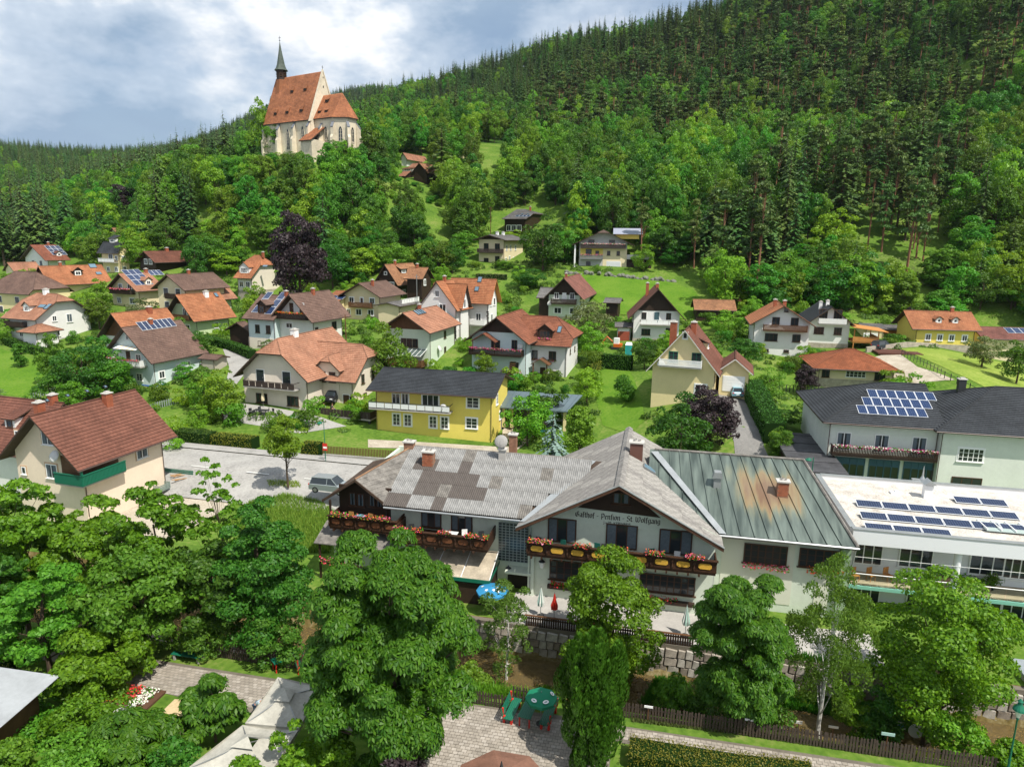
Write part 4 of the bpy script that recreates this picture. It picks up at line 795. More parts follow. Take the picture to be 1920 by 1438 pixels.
B = H.block(M_WHITE, tilemat('mid_brown_tiles', (.30, .11, .065)), uL=50, uR=124, ve=489, va=460, ridge='x', ov=1.2, og=1.2); H.solar(B, 0, 2.5, 1.5, 3, 3, 1.4, 1.8); H.chimney(B, 4, .5, .7); H.wins(B, 'L', [(.3, .6, 1.3, 2), (.65, .6, 1.3, 2)], 'b'); H.dormer(B, 0, B['R'] * .8, 1.5, 1.0, 1.0, M_WHITE, T_RED)
H = House('village_house', 'small orange roofed house behind the golden conifer', (28, 515, 200), 62)
H.block(M_CREAM, T_OR2, uL=12, uR=74, ve=509, va=493, ridge='x')
H = House('village_house', 'modern pale yellow house with grey split roof and white balcony', (228, 512, 190), 66)
B = H.block(M_YEL2, T_GRY, uL=194, uR=244, ve=476, va=455, ridge='y', ov=1.0); H.wins(B, 'L', [(.25, .3, 1.2, 1.2), (.7, .3, 1.2, 1.2), (.5, 3.2, 1.6, 1.9), (.2, 3.4, .9, 1.2)]); H.balcony(B, 'L', .1, .98, 2.9, 1.3, M_TRIM, style='panel', panel=M_TRIM); H.dormer(B, 0, B['Lp'] * .55, 2.4, 1.1, 1.2, M_WHITE, T_GRY, shed=True); H.wins(B, 'R', [(.4, .5, .9, 1.2), (.4, 3.4, .9, 1.2)])
H = House('village_house', 'dark wooden gabled house with plum brown roof among trees', (292, 503, 186), 62)
B = H.block(M_DWOOD, T_RED, uL=264, uR=350, ve=493, va=472, ridge='x', ov=1.2, og=1); H.wins(B, 'L', [(.3, 1.0, 1.2, 1.3), (.62, 1.0, 1.2, 1.3)], 's'); H.chimney(B, 6, .5, .8, .8)
H = House('village_house', 'cream double-gabled house with blue solar panels over orange roof', (262, 578, 158), 66)
B = H.block(M_CREAM, T_OR2, uL=213, uR=302, ve=547, va=514, ridge='x', ov=1.0, og=1.2, gabm=M_DWOOD, gabz=7.2); H.wins(B, 'L', [(.25, .9, 1.6, 1.3), (.75, .9, 1.3, 1.3), (.3, 3.9, 1.2, 1.5), (.65, 3.9, 1.2, 1.5)]); H.balcony(B, 'L', .1, .95, 3.3, 1.2, M_DWOOD, flowers=[M_FLOWP, M_FLOWR]); H.solar(B, 0, .2, .9, 3, 3, 1.5, 1.9, True); H.solar(B, 0, 6.5, 4.2, 3, 1, 1.2, 1.9, True); H.chimney(B, 6, .5, .8, .7); H.dormer(B, 0, B['R'] * .62, 1.8, 1.2, .8, M_CREAM, T_OR2)
B = H.block(M_CREAM, T_BRN, C=(350, 588, 150), uL=300, R=11, ve=545, va=516, ridge='x', ov=1.0, og=1.0, gabm=M_CREAM); H.wins(B, 'L', [(.25, 1.0, 1.5, 1.3), (.7, 1.0, 1.2, 1.3), (.25, 3.9, 1.3, 1.4), (.7, 3.9, 1.3, 1.4)], 'sb'); H.balcony(B, 'L', .05, .6, 3.3, 1.2, M_DWOOD); H.solar(B, 1, .5, 1.0, 6, 2, 1.2, 1.7); H.chimney(B, 5, .5)
H = House('village_house', 'light green house with orange roof and dark carved balcony', (369, 627, 140), 62)
B = H.block(M_GREENW, T_OR, uL=323, uR=430, ve=603, va=554, ridge='x', ov=1.1, og=1.3, gabm=M_WOOD, gabz=6.2); H.wins(B, 'L', [(.35, .6, 1.5, 1.2), (.4, 3.3, 1.1, 1.9)]); H.wins(B, 'R', [(.6, .8, 1.0, 1.2)]); H.balcony(B, 'L', .05, .98, 3.0, 1.2, M_WOOD); H.chimney(B, 5.5, .42, .6, .9, M_TRIM); H.skylight(B, 0, 7.6, 4.2, .8, 1.1)
H = House('village_house', 'green house with orange roof and dark gable boards, standing just behind the light green one', (373, 590, 153), 62)
B = H.block(M_GREENW, T_OR2, uL=330, uR=435, ve=566, va=531, ridge='x', ov=1.0, og=1.2, gabm=M_DWOOD); H.dormer(B, 0, B['R'] * .75, 2.0, 1.2, 1.0, M_DWOOD, T_OR2); H.chimney(B, 6, .5, .7)
H = House('village_house', 'half-timbered red wood house with orange roof behind the blue-banded house', (262, 685, 122), 66)
B = H.block(M_WHITE, T_OR, uL=203, uR=338, ve=645, va=589, ridge='x', ov=1.0, og=1.5, gabm=M_WOOD); H.chimney(B, 6, .45, .9, .9)
# cream house with half hips
H = House('cream_villa', 'large cream villa with rust tiled half-hip roofs, dark balcony and garage below', (664, 786, 100), 72)
B = H.block(M_BEIGE, T_OR2, uL=566, uR=722, ve=718, va=648, ridge='y', hip=(.42, 0), ov=.9, og=1.0, fasc=M_FASC); H.wins(B, 'L', [(.38, 1.9, 1.6, 1.5), (.05, 2.0, .8, 1.5)], 'b'); H.door(B, 'L', .13, 1.6, 1.0, 2.1, M_BTRIM); H.wins(B, 'R', [(.3, 5.0, .9, 1.4), (.62, 5.0, .9, 1.4), (.35, 1.8, 1.0, 1.6)], 'b')
z0 = B['h']
Bx = H.block(M_BEIGE, T_OR2, pos=H.o + Vector((-math.sin(H.th), math.cos(H.th), 0)) * (B['L'] * .25) - Vector((math.cos(H.th), math.sin(H.th), 0)) * .12, R=6, L=B['L'] * .42, h=z0 + 1.1, ridge='x', rise=1.7, hip=(.45, 0), ov=.5, og=.5, foot=False, gut=False); H.wins(Bx, 'L', [(.28, z0 - 1.1, 1.1, 1.6), (.72, z0 - 1.1, 1.1, 1.6)], 'b')
B3 = H.block(M_BEIGE, T_OR2, C=(577, 780, 97.5), uL=461, R=15, ve=716, va=640, ridge='x', hip=(.4, 0), ov=1.0, og=1.0); H.wins(B3, 'L', [(.22, 1.3, 2.0, 1.5), (.72, 1.3, 2.0, 1.5)], 'b')
for t in (.3, .72): H.door(B3, 'L', t, 4.2, 1.3, 2.2, M_GLASS)
H.balcony(B3, 'L', .1, .92, 4.0, 1.3, mat('smoked_panels', (.05, .035, .03)), style='panel'); H.chimney(B3, 5.5, .5, .8, 1.0, M_TRIM)
# terrace with railing and garage opening
mb = MB(); mb.box(-4.2, 0, -5.2, 9.0, 1.25, 1.45); mb.build('terrace_slab', M_CONC, H.root); mb = MB()
for i in range(26): y = -5.2 + i * .55; mb.box(-4.22, -4.16, y, y + .48, 1.5, 2.5)
for i in range(8): x = -4.2 + i * .52; mb.box(x, x + .46, -5.22, -5.16, 1.5, 2.5)
tag(mb.build('terrace_railing', mat('smoked_panels', ()), H.root), kind='stuff'); mb = MB(); mb.box(-4.1, -3.8, -5.1, -4.8, -1.5, 1.25).box(-4.1, -3.8, 1.5, 1.8, -1.5, 1.25).box(-4.1, -3.8, 8.4, 8.7, -1.5, 1.25); mb.build('terrace_pillars', M_DMET, H.root)
# white pair with brown pink roofs
H = House('village_house', 'white house with deep brown roof, black gable cladding and orange flowers on its balcony', (588, 645, 122), 68)
B = H.block(M_WHITE, T_BRN, uL=526, uR=642, ve=604, va=553, ridge='x', ov=1.1, og=1.6, gabm=M_DWOOD, gabz=8.4); H.wins(B, 'R', [(.12, 1.4, .9, 1.5), (.72, 2.0, 1.4, 1.4)], 'b'); H.door(B, 'L', .3, 5.2, .9, 2.0, M_BTRIM); H.door(B, 'L', .6, 5.2, .9, 2.0, M_BTRIM); H.wins(B, 'L', [(.7, 2.6, 1.4, .9)]); H.balcony(B, 'L', .05, .98, 4.5, 1.3, M_DWOOD, flowers=[M_FLOWO, M_FLOWO]); H.chimney(B, 4.8, .45)
B = H.block(M_BLUEW, T_BRN, C=(518, 655, 123.5), uL=468, R=9, ve=601, va=556, ridge='y', ov=.9, plinth=M_BEIGE, ph=1.9); H.wins(B, 'L', [(.25, 2.8, 1.0, 1.5), (.65, 2.8, 1.0, 1.5), (.6, .4, .8, .9)], 'b'); H.dormer(B, 0, B['Lp'] * .5, 1.9, 1.8, .4, M_DWOOD, T_BRN, 'b'); H.solar(B, 0, .6, .5, 1, 3, 1.4, 1.9, True, name='solar_panel'); H.solar(B, 0, B['Lp'] - 2.4, .3, 1, 3, 1.5, 2.0, True); H.chimney(B, .8, .5, 1.1)
H = House('village_house', 'cream house with carved brown balcony and taupe roof in mid village', (712, 603, 150), 70)
B = H.block(M_CREAM, T_BRN, uL=648, uR=752, ve=558, va=532, ridge='x', ov=1.0, og=1.2); H.wins(B, 'L', [(.2, 3.9, 1.2, 1.2), (.5, 3.9, .8, 1.2), (.8, 3.9, 1.2, 1.2), (.25, 1.2, 1.4, 1.3), (.6, 1.2, 1.4, 1.3), (.9, 1.2, .9, 1.2)]); H.balcony(B, 'L', .18, .82, 3.1, 1.1, M_WOOD); H.chimney(B, 2.5, .35, .9); H.wins(B, 'R', [(.2, 1.2, 1.0, 1.2)])
B = H.block(M_CREAM, T_GR2, C=(748, 598, 146), L=5, R=9, h=2.8, ridge='x', rise=.5, foot=False); H.balcony(B, 'R', .1, .98, 3.1, .3, M_TRIM, style='panel', panel=M_TRIM)
H = House('garage', 'low orange roofed outbuilding with solar sheet beside cream house', (632, 590, 150), 72)
B = H.block(M_YEL2, T_OR, uL=608, R=12, ve=568, va=547, ridge='y'); H.solar(B, 0, .6, 1.0, 2, 1, 1.7, 2.2, True)
H = House('village_house', 'dark timber house with weathered clay roofs at the foot of the wood', (743, 560, 168), 68)
B = H.block(M_DWOOD, T_OLD, uL=709, uR=789, ve=536, va=497, ridge='x', ov=1.0, og=.8); H.wins(B, 'L', [(.2, 2.6, 1.0, 1.3), (.42, 2.6, .9, 1.3), (.62, 2.6, .9, 1.3), (.55, 5.7, .7, .7)]); H.dormer(B, 0, B['R'] * .45, 3.2, 1.1, 1.0, M_DWOOD, T_OLD, shed=True); H.wins(B, 'R', [(.3, .6, 1.5, 1.3, 'sx'), (.7, .6, 1.5, 1.3, 'sx')]); H.chimney(B, 4, .5)
B = H.block(M_DWOOD, T_OLD, C=(792, 556, 166), uL=764, uR=808, ve=524, va=503, ridge='y', ov=.8); H.wins(B, 'R', [(.3, 2.6, .9, 1.4)]); H.chimney(B, 2.5, .5, .6)
H = House('village_house', 'white steep-gabled house with glowing orange roofs and quoined corners', (854, 636, 128), 68)
B = H.block(M_WHITE, T_OR, uL=788, uR=879, ve=584, va=529, ridge='x', ov=.7, og=.5); H.wins(B, 'L', [(.35, 4.9, 1.4, 1.6), (.5, 7.8, .9, 1.2), (.75, 1.6, 1.2, 1.6), (.3, 1.6, 1.2, 1.6)]); H.wins(B, 'R', [(.3, 1.8, .9, 1.6), (.7, 1.8, .9, 1.6)])
B4 = H.block(M_WHITE, T_OR, pos=H.o + Vector((math.cos(H.th), math.sin(H.th), 0)) * (B['R'] * .22) - Vector((-math.sin(H.th), math.cos(H.th), 0)) * .5, L=6, R=B['R'] * .55, h=B['h'] + .6, ridge='y', rise=B['rise'] * .75, ov=.5, og=.6, foot=False); H.wins(B4, 'R', [(.5, B['h'] - .4, .9, 1.6)]); H.chimney(B, 3, .5)
for i in range(9): mb = MB(); mb.box(-.04, .35 if i % 2 else .22, -.04, .35 if i % 2 == 0 else .22, .4 * i + .1, .4 * i + .4); mb.build('quoin', M_DMET, H.root)
B = H.block(M_WHITE, T_OR, C=(915, 618, 134), uL=845, uR=931, ve=571, va=525, ridge='y', ov=.7, og=.9, fasc=M_OWOOD); H.wins(B, 'R', [(.3, 4.6, .8, 1.4), (.7, 4.6, .8, 1.4), (.4, 1.4, .9, 1.5)]); H.wins(B, 'L', [(.25, 1.6, 1.1, 1.5)]); H.skylight(B, 0, B['Lp'] * .62, 3.3, .9, 1.2); H.skylight(B, 0, B['Lp'] * .6, 1.3, .9, 1.0); H.balcony(B, 'L', .02, .4, 0.9, 1.4, M_TRIM)
for i in range(9): mb = MB(); mb.box(-.04, .35 if i % 2 else .22, -.04, .35 if i % 2 == 0 else .22, .4 * i + .1, .4 * i + .4); mb.build('quoin', M_DMET, H.root, B['M'])
H = House('village_house', 'mint house with flat orange roof, brown gable and glazed veranda', (806, 690, 115), 73)
B = H.block(M_MINT, T_OR2, uL=724, uR=852, ve=624, va=588, ridge='x', ov=.8, og=1.6, gabm=M_WOOD, gabz=4.2); H.wins(B, 'R', [(.6, 4.3, 1.0, 1.3), (.6, 1.2, .9, 1.5)], 'b'); dish(H.root, H.face(B, 'R', 3.4, 2.9) @ Matrix.Translation((0, -.5, 0)), .55); H.wins(B, 'L', [(.32, 3.4, 1.0, 1.5, 'b'), (.45, 3.4, 1.0, 1.5, 'b'), (.58, 3.4, 1.0, 1.5, 'b')]); H.chimney(B, 5.2, .5, .8); H.balcony(B, 'L', .05, .8, .6, 2.6, M_WOOD)
for i in range(4): H.skylight(B, 0, 2.2 + i * .9, 3.6, .7, 1.3)
mb = MB(); M = H.face(B, 'L', B['L'] * .05 + 5.2, 0)
for i in range(7): x = i * .85; mb.tube((x, 0, 3.2), (x, -2.8, 2.4), .05, n=4)
mb.tube((0, -2.8, 2.4), (5.2, -2.8, 2.4), .06, n=4).tube((0, 0, 3.2), (5.2, 0, 3.2), .06, n=4); vo = mb.build('veranda_frame', M_TRIM, H.root, M); mb = MB()
for i in range(6): x = i * .85; mb.quad((x + .06, 0, 3.22), (x + .8, 0, 3.22), (x + .8, -2.8, 2.42), (x + .06, -2.8, 2.42))
mb.build('veranda_glass', mat('veranda_glass', (.10, .13, .12), rough=.08, spec=.8), vo)
# white house with red-brown hip roof
H = House('village_house', 'white house with red-brown hipped roof, pink petunias and small porch gable', (1061, 711, 115), 72)
B = H.block(M_WHITE, T_TERR if False else tilemat('rust_tiles', (.27, .10, .055)), uL=975, uR=1082, ve=651, va=597, ridge='y', hip=(.92, 0), ov=1.2, og=1); TR_ = tilemat('rust_tiles', ()); H.wins(B, 'L', [(.3, 3.2, 1.3, 1.5, 'b'), (.7, 3.2, 1.3, 1.5, 'b'), (.25, .3, 1.6, 1.0, 'b')]); H.wins(B, 'R', [(.3, 4, .6, .9, 'b'), (.7, 4, .6, .9, 'b')]); H.dormer(B, 0, B['Lp'] * .48, 2.6, 1.5, .2, M_DWOOD, TR_, 'b', wn=(1.9, 1.2)); H.door(B, 'L', .5, -.2, 1.0, 2.0, M_BTRIM); H.skylight(B, 0, B['Lp'] * .74, 1.6, .7, 1.5)
for t in (.3, .7): flower_patch('window_box_flowers', (0, -.25, 0), 70, [L_MID, M_FLOWP, M_FLOWM], .16, H.root, mw=H.face(B, 'L', B['L'] * t, 3.1), spread=(1.5, .3, .3))
flower_patch('window_box_flowers', (0, -.25, 0), 90, [L_MID, M_FLOWP, M_FLOWM], .16, H.root, mw=H.face(B, 'L', B['L'] * .48, B['h'] + .2), spread=(2.3, .3, .3))
mb = MB(); m4 = H.face(B, 'L', B['L'] * .5, 2.5); mb.prism([Vector((-1.6, -2.2, .0)), Vector((0, -2.2, 1.0)), Vector((0, 0, 1.0)), Vector((-1.6, 0, 0))], (0, 0, .12)).prism([Vector((1.6, -2.2, .0)), Vector((0, -2.2, 1.0)), Vector((0, 0, 1.0)), Vector((1.6, 0, 0))], (0, 0, .12)).box(-1.3, -1.1, -2, -1.8, -3.5, .2).box(1.1, 1.3, -2, -1.8, -3.5, .2); mb.build('porch', M_WOOD, H.root, m4)
B5 = H.block(M_BLUEW, TR_, C=(984, 706, 113), uL=885, R=12, ve=645, va=596, ridge='x', ov=1.0, og=1.3, gabm=M_DWOOD, gabz=7.4); H.wins(B5, 'L', [(.55, 4.2, 1.6, 1.7, 'b'), (.2, 4.2, 1.0, 1.9, 'b')]); H.wins(B5, 'L', [(.75, 1.0, 2.8, 1.5, 'x'), (.2, 1.0, 1.6, 1.3, 'b')]); H.balcony(B5, 'L', .02, 1.0, 3.6, 1.6, M_DWOOD, flowers=[M_FLOWP, M_FLOWM]); dish(H.root, H.face(B5, 'L', B5['L'] * .08, 5.2) @ Matrix.Translation((0, -.5, 0)), .5)
flower_patch('window_box_flowers', (0, -.4, 0), 160, [L_MID, M_FLOWP, M_FLOWM], .18, H.root, mw=H.face(B5, 'L', B5['L'] * .25, .6), spread=(3.6, .5, .5))
mb = MB(); mm = H.face(B5, 'L', B5['L'] * .72, 6.6); mb.prism([Vector((-2.2, -1.9, -.9)), Vector((0, -1.9, .5)), Vector((0, 0, .5)), Vector((-2.2, 0, -.9))], (0, 0, .12)).prism([Vector((2.2, -1.9, -.9)), Vector((0, -1.9, .5)), Vector((0, 0, .5)), Vector((2.2, 0, -.9))], (0, 0, .12)); mb.box(-2, -1.88, -1.6, -1.48, -3, -.7).box(1.88, 2, -1.6, -1.48, -3, -.7); mb.build('balcony_canopy', TR_, H.root, mm)
mb = MB()
for i in range(9): mb.box(-1.0, 0, -i * .28 - .28, -i * .28, 2.6 - i * .29 - .06, 2.6 - i * .29)
mb.build('outside_stair', M_WOOD, H.root, H.face(B5, 'L', 1.2, 0) @ Matrix.Translation((0, -1.0, 0)))
H = House('village_house', 'pale green house with dark timber gable and carved balcony beside lawn', (1086, 603, 150), 75)
B = H.block(M_GREENW if False else M_INN, tilemat('dusty_red_tiles', (.26, .11, .085)), uL=1028, uR=1109, ve=562, va=522, ridge='x', ov=1.0, og=1.3, gabm=M_DWOOD, gabz=3.9, plinth=M_PL, ph=.9); H.wins(B, 'L', [(.7, 1.6, 1.6, 1.3), (.2, 1.6, 1.6, 1.3), (.25, 4.8, 1.0, 1.4), (.75, 4.8, 1.0, 1.4)]); H.door(B, 'L', .5, 4.1, .9, 2.1, M_TRIM); H.balcony(B, 'L', .1, .9, 3.9, 1.2, M_DWOOD); H.chimney(B, 1.5, .5, .9); dish(H.root, H.face(B, 'L', B['L'] * .95, 3.8) @ Matrix.Translation((0, -.4, 0)), .6)
B = H.block(M_DWOOD, T_GR2, C=(1040, 598, 152), uL=1010, R=8, ve=560, va=541, ridge='y', foot=False, ov=.3)
H = House('garden_shed', 'low grey roofed shed right of the timber-gabled house', (1158, 585, 150), 75); H.block(M_DWOOD, T_GR2, uL=1136, R=5, h=2.1, rise=.6, ridge='y')
H = House('village_house', 'white house with brown gable, tall chimneys and small white balconies', (1186, 645, 138), -8)
B = H.block(M_WHITE, T_RED, L=10, uR=1271, ve=597, va=543, ridge='y', ov=1.1, og=1.3, gabm=M_DWOOD, gabz=7.0, plinth=M_PL, ph=1.2); sh = []
H.wins(B, 'R', [(.22, 5.0, 1.0, 1.5), (.76, 5.0, 1.0, 1.5), (.28, 1.9, 1.8, 1.3), (.8, 1.5, 1.6, 2.0)], 'sb'); H.door(B, 'R', .5, 4.6, 1.0, 2.0, M_GLASSB); H.balcony(B, 'R', .15, .88, 4.2, 1.2, M_TRIM, style='panel', panel=M_TRIM); H.chimney(B, 6, .3, 1.1); H.chimney(B, 3, .5, 1.0)
H = House('double_garage', 'small garage with brick red door beside the white gabled house', (1157, 640, 139), -8); B = H.block(M_WHITE, T_GR2, L=5, uR=1181, h=3.0, ridge='x', rise=.5, ov=.3); H.door(B, 'R', .5, 0, 2.4, 2.1, mat('brick_red_door', (.3, .07, .04)))
H = House('yellow_cottage', 'soft yellow cottage with steep red roof, white balcony and two brick chimneys', (1336, 747, 95), 69)
B = H.block(M_YEL2, T_RED, uL=1221, R=11, ve=705, va=620, ridge='x', ov=.8, og=.7, fasc=M_FASCW); H.wins(B, 'L', [(.3, B['h'] + .5, 1.3, 1.6, 'gv'), (.67, B['h'] + .5, 1.3, 1.6, 'gv'), (.5, B['h'] + 4.0, .6, .9), (.2, .5, 1.6, 1.4)]); H.balcony(B, 'L', .2, .88, B['h'] + .1, 1.2, M_TRIM); H.chimney(B, 3.0, .74, 1.0, 1.1); H.chimney(B, 4.0, .42, 1.0, .9); H.dormer(B, 0, 5.5, 2.0, 1.0, 1.6, M_YEL2, T_RED, shed=True); dish(H.root, H.face(B, 'L', B['L'] * .86, B['h'] + .3) @ Matrix.Translation((0, -.5, 0)), .55)
H = House('garage', 'small yellow garage with white door and red gable roof', (1401, 736, 97), 72); B = H.block(M_YEL2, T_RED, uL=1347, R=7, ve=702, va=674, ridge='x', ov=.6, og=.6, fasc=M_FASCW); H.door(B, 'L', .5, 0, min(3.6, B['L'] * .72), 2.2, M_TRIM)
H = House('village_house', 'white three-storey house with orange roof and carved dark balcony', (1411, 660, 125), -14)
B = H.block(M_WHITE, T_OR, L=11, uR=1513, ve=608, va=575, ridge='y', ov=.9, og=1.0); H.wins(B, 'R', [(.38, 5.2, 1.3, 1.4), (.72, 5.2, 1.3, 1.4), (.32, 2.2, 2.2, 1.4), (.78, 2.2, 1.4, 1.4), (.55, 7.6, .7, .8), (.25, .2, .9, .5), (.62, .2, .9, .5)], 'b'); H.balcony(B, 'R', .15, .95, 4.3, 1.2, M_WOOD); H.chimney(B, 3, .55); H.chimney(B, 5, .4)
H = House('village_house', 'white house with slate grey roof, french doors and orange side deck', (1513, 655, 133), -14)
B = H.block(M_WHITE, T_GRY, L=12, uR=1588, ve=608, va=577, ridge='y', ov=.9, og=1.0, plinth=M_PL, ph=1.4); H.wins(B, 'R', [(.32, 6.0, 1.5, 2.0, 'xb'), (.68, 6.0, 1.5, 2.0, 'xb'), (.25, 3.1, 1.8, 1.4, 'xb'), (.72, 3.1, 1.4, 1.4, 'xb')]); H.balcony(B, 'R', .2, .88, 5.3, 1.2, M_TRIM); H.chimney(B, 4, .5, .8, .6, M_TRIM); H.chimney(B, 5, .35, .8, .6, M_TRIM)
mb = MB(); mb.box(.3, 4.8, -2.2, 4, 2.0, 2.2).box(.3, 4.8, -2.25, -2.15, 2.2, 3.2).box(4.75, 4.85, -2.2, 4, 2.2, 3.2); mb.build('timber_deck', M_OWOOD, H.root, B['M'] @ Matrix.Translation((B['R'], 0, 0)))
mb = MB(); mb.prism([Vector((.2, -2.8, 4.9)), Vector((6.2, -2.8, 4.2)), Vector((6.2, 4.5, 4.2)), Vector((.2, 4.5, 4.9))], (0, 0, .12))
for x, y in ((.5, -2.1), (4.7, -2.1), (4.7, 3.8)): mb.box(x - .08, x + .08, y - .08, y + .08, -1, 4.5)
mb.build('deck_canopy', M_OWOOD, H.root, B['M'] @ Matrix.Translation((B['R'], 0, 0)))
H = House('garage', 'yellow flat-roofed garage beside the orange deck', (1620, 645, 138), -12); B = H.block(M_YEL2, T_GR2, L=7, uR=1654, h=3.2, ridge='x', rise=.4, ov=.2); H.door(B, 'R', .3, 0, 2.5, 2.2, M_TRIM)
H = House('garden_shed', 'wooden shed with pale sheet roof right of the yellow garage', (1655, 640, 142), -12); B = H.block(M_OWOOD, T_GR2, L=5, uR=1688, h=2.6, ridge='x', rise=.5)
H = House('bungalow', 'low bungalow with broad terracotta hip roof', (1533, 712, 110), -12)
B = H.block(M_CREAM, T_TERR, L=10, uR=1674, ve=692, va=652, ridge='x', hip=(1, 1), ov=1.1, plinth=M_PL, ph=.3); H.wins(B, 'R', [(.1, .5, 1.2, 1.6, 'b'), (.5, .7, 3.0, 1.4, 'x'), (.82, .4, 1.6, 1.6, 'b')])
mb = MB(); q = V0; r = empty('carport', at(1660, 690, 122), math.radians(-12), 'red-brown timber carport beside the bungalow driveway', 'carport'); mb.box(-1.5, 6, 0, 6, 2.5, 2.75); mb.build('roof', T_RED, r)
for x in (-1.2, 5.7):
    for y in (.3, 5.7): mb = MB(); mb.box(x - .1, x + .1, y - .1, y + .1, -1.2, 2.5); mb.build('post', M_WOOD, r)
H = House('village_house', 'yellow house with long orange roof and two tiny dormers at the hill foot', (1714, 647, 132), -8)
B = H.block(M_YEL, T_OR, L=9, uR=1824, ve=618, va=583, ridge='x', ov=.7, og=1.0, plinth=M_PL, ph=.3); H.wins(B, 'R', [(.22, 1.0, .9, 1.2), (.42, 1.0, .9, 1.2), (.62, 1.0, .9, 1.2), (.84, 1.0, .9, 1.2)], 's'); H.dormer(B, 0, B['R'] * .42, 1.1, .9, 1.3, M_WHITE, T_OR); H.dormer(B, 0, B['R'] * .70, 1.1, .9, 1.3, M_WHITE, T_OR); H.chimney(B, 8, .5, .5)
H = House('village_house', 'low house with dusty red roof at the right edge', (1842, 655, 130), -8); B = H.block(M_CREAM, tilemat('dusty_red_tiles', ()), L=8, R=12, ve=636, va=613, ridge='x'); H.solar(B, 0, 5.0, 1.8, 3, 1, 1.3, 2.2, True)
# hill houses
H = House('hill_house', 'cream house with grey hipped gable roof and two terraces on the slope', (944, 497, 195), 66)
B = H.block(M_CREAM, T_GR2, uL=898, uR=980, ve=451, va=441, ridge='x', ov=1.2, og=1.6, gabm=M_DWOOD, gabz=6.6); H.wins(B, 'L', [(.25, .3, 1.4, 2.1, 'b'), (.7, .3, 1.5, 1.5, 'b'), (.25, 3.8, 1.5, 2.1, 'b'), (.7, 3.8, 1.5, 2.1, 'b')]); H.balcony(B, 'L', .0, 1.0, 3.4, 1.3, mat('smoked_panels', ())); H.wins(B, 'R', [(.12, .8, .7, 1.2), (.3, .4, .9, 2), (.5, .8, .7, 1.2), (.15, 4, .8, 1.4), (.35, 4, .8, 1.4), (.6, 4, .8, 1.4)]); H.chimney(B, 4, .5, .5, .8, M_TRIM); H.chimney(B, 8, .5, .5, .8, M_TRIM)
H = House('hill_house', 'dark timber house with grey solar roof high on the slope', (985, 440, 232), 66)
B = H.block(M_DWOOD, T_GR2, uL=946, uR=1030, ve=411, va=393, ridge='y', ov=1.0, hip=(.5, 0)); H.wins(B, 'L', [(.3, 1.2, 1.5, 1.8), (.55, 1.2, 1.5, 1.8), (.8, 1.2, 1.5, 1.8)]); H.solar(B, 0, 3, 1.5, 4, 1, 1.3, 2.0, True); H.skylight(B, 0, 4, 4.5, .8, .8); H.skylight(B, 0, 6, 4.5, .8, .8); H.chimney(B, 3, .5, .6)
H = House('hill_house', 'house with yellow and grey front, flowered balconies, brown roof and white garage', (1085, 505, 188), -8)
B = H.block(M_GRAYW, tilemat('taupe_roof', (.17, .115, .09)), L=11, uR=1174, ve=459, va=432, ridge='y', ov=1.8, og=1.6, hip=(.25, 0)); Rr = B['R']
mb = MB(); mb.box(.3, Rr * .5, -.02, -.0, 3.0, 5.6); mb.build('yellow_wall_panel', M_YEL, H.root); mb = MB(); mb.box(Rr * .5 + .02, Rr, -.025, 0, -.5, 5.6); mb.build('white_wall_panel', M_CREAM, H.root)
H.wins(B, 'R', [(.2, 3.4, 1.6, 2.0, 'b'), (.38, 3.8, 1.0, 1.2, 'b'), (.25, 6.5, 1.6, 1.4, 'b'), (.68, 6.5, 1.6, 1.4, 'b'), (.62, 3.8, .9, 1.2, 'b'), (.82, 3.8, .9, 1.2, 'b'), (.2, .5, 1.2, 1.6, 'b')]); H.door(B, 'R', .73, -.1, 3.6, 2.3, mat('garage_white', (.62, .63, .64))); H.balcony(B, 'R', .03, .97, 5.8, 1.2, mat('smoked_panels', ()), flowers=[M_FLOWW, M_FLOWP]); H.balcony(B, 'R', .03, .5, 2.9, 1.2, M_METAL, flowers=[M_FLOWP])
mb = MB(); mb.box(Rr, Rr + 7, -1.0, 6, 2.9, 3.2).box(Rr, Rr + 7, -1.05, -.95, 3.2, 4.1); mb.build('side_terrace', M_METAL, H.root); mb = MB(); mb.box(Rr, Rr + 6.6, 0, 5, -1, 2.9); mb.build('lower_shed', M_DWOOD, H.root)
mb = MB(); mb.box(-1.3, -.9, -.9, -.5, -1, 6.5); mb.build('corner_pillar', M_TRIM, H.root); mb = MB(); mb.box(Rr * .75, Rr * 1.25, 4.5, 9, 8.2, 9.6, m=0); mb.build('rear_dormer', M_YEL, H.root); mb = MB(); mb.prism([Vector((Rr * .7, 3.6, 9.4)), Vector((Rr * 1.32, 3.6, 9.4)), Vector((Rr * 1.32, 9.5, 11.0)), Vector((Rr * .7, 9.5, 11.0))], (0, 0, .12)); mb.build('dormer_roof', mat('pale_panels', (.34, .36, .44), rough=.3), H.root)
H = House('farmhouse', 'farmhouse with orange roof and eyebrow dormer beside the church hill', (762, 340, 272), 62)
B = H.block(M_DWOOD, T_OR2, uL=752, uR=808, ve=331, va=307, ridge='y', ov=1.4); H.dormer(B, 0, B['Lp'] * .5, 5, .9, 2.5, M_WHITE, T_OR2, shed=True)
H = House('farmhouse', 'dark farmhouse with rust gable roof next to the eyebrow-dormer house', (800, 342, 268), 62); B = H.block(M_DWOOD, T_OLD, uL=776, uR=822, ve=326, va=306, ridge='x', ov=1.2)
H = House('farmhouse', 'low house with pale orange roof above the other farmhouses', (762, 312, 292), 62); B = H.block(M_WHITE, T_OR2, uL=753, uR=800, ve=300, va=287, ridge='x', ov=1)
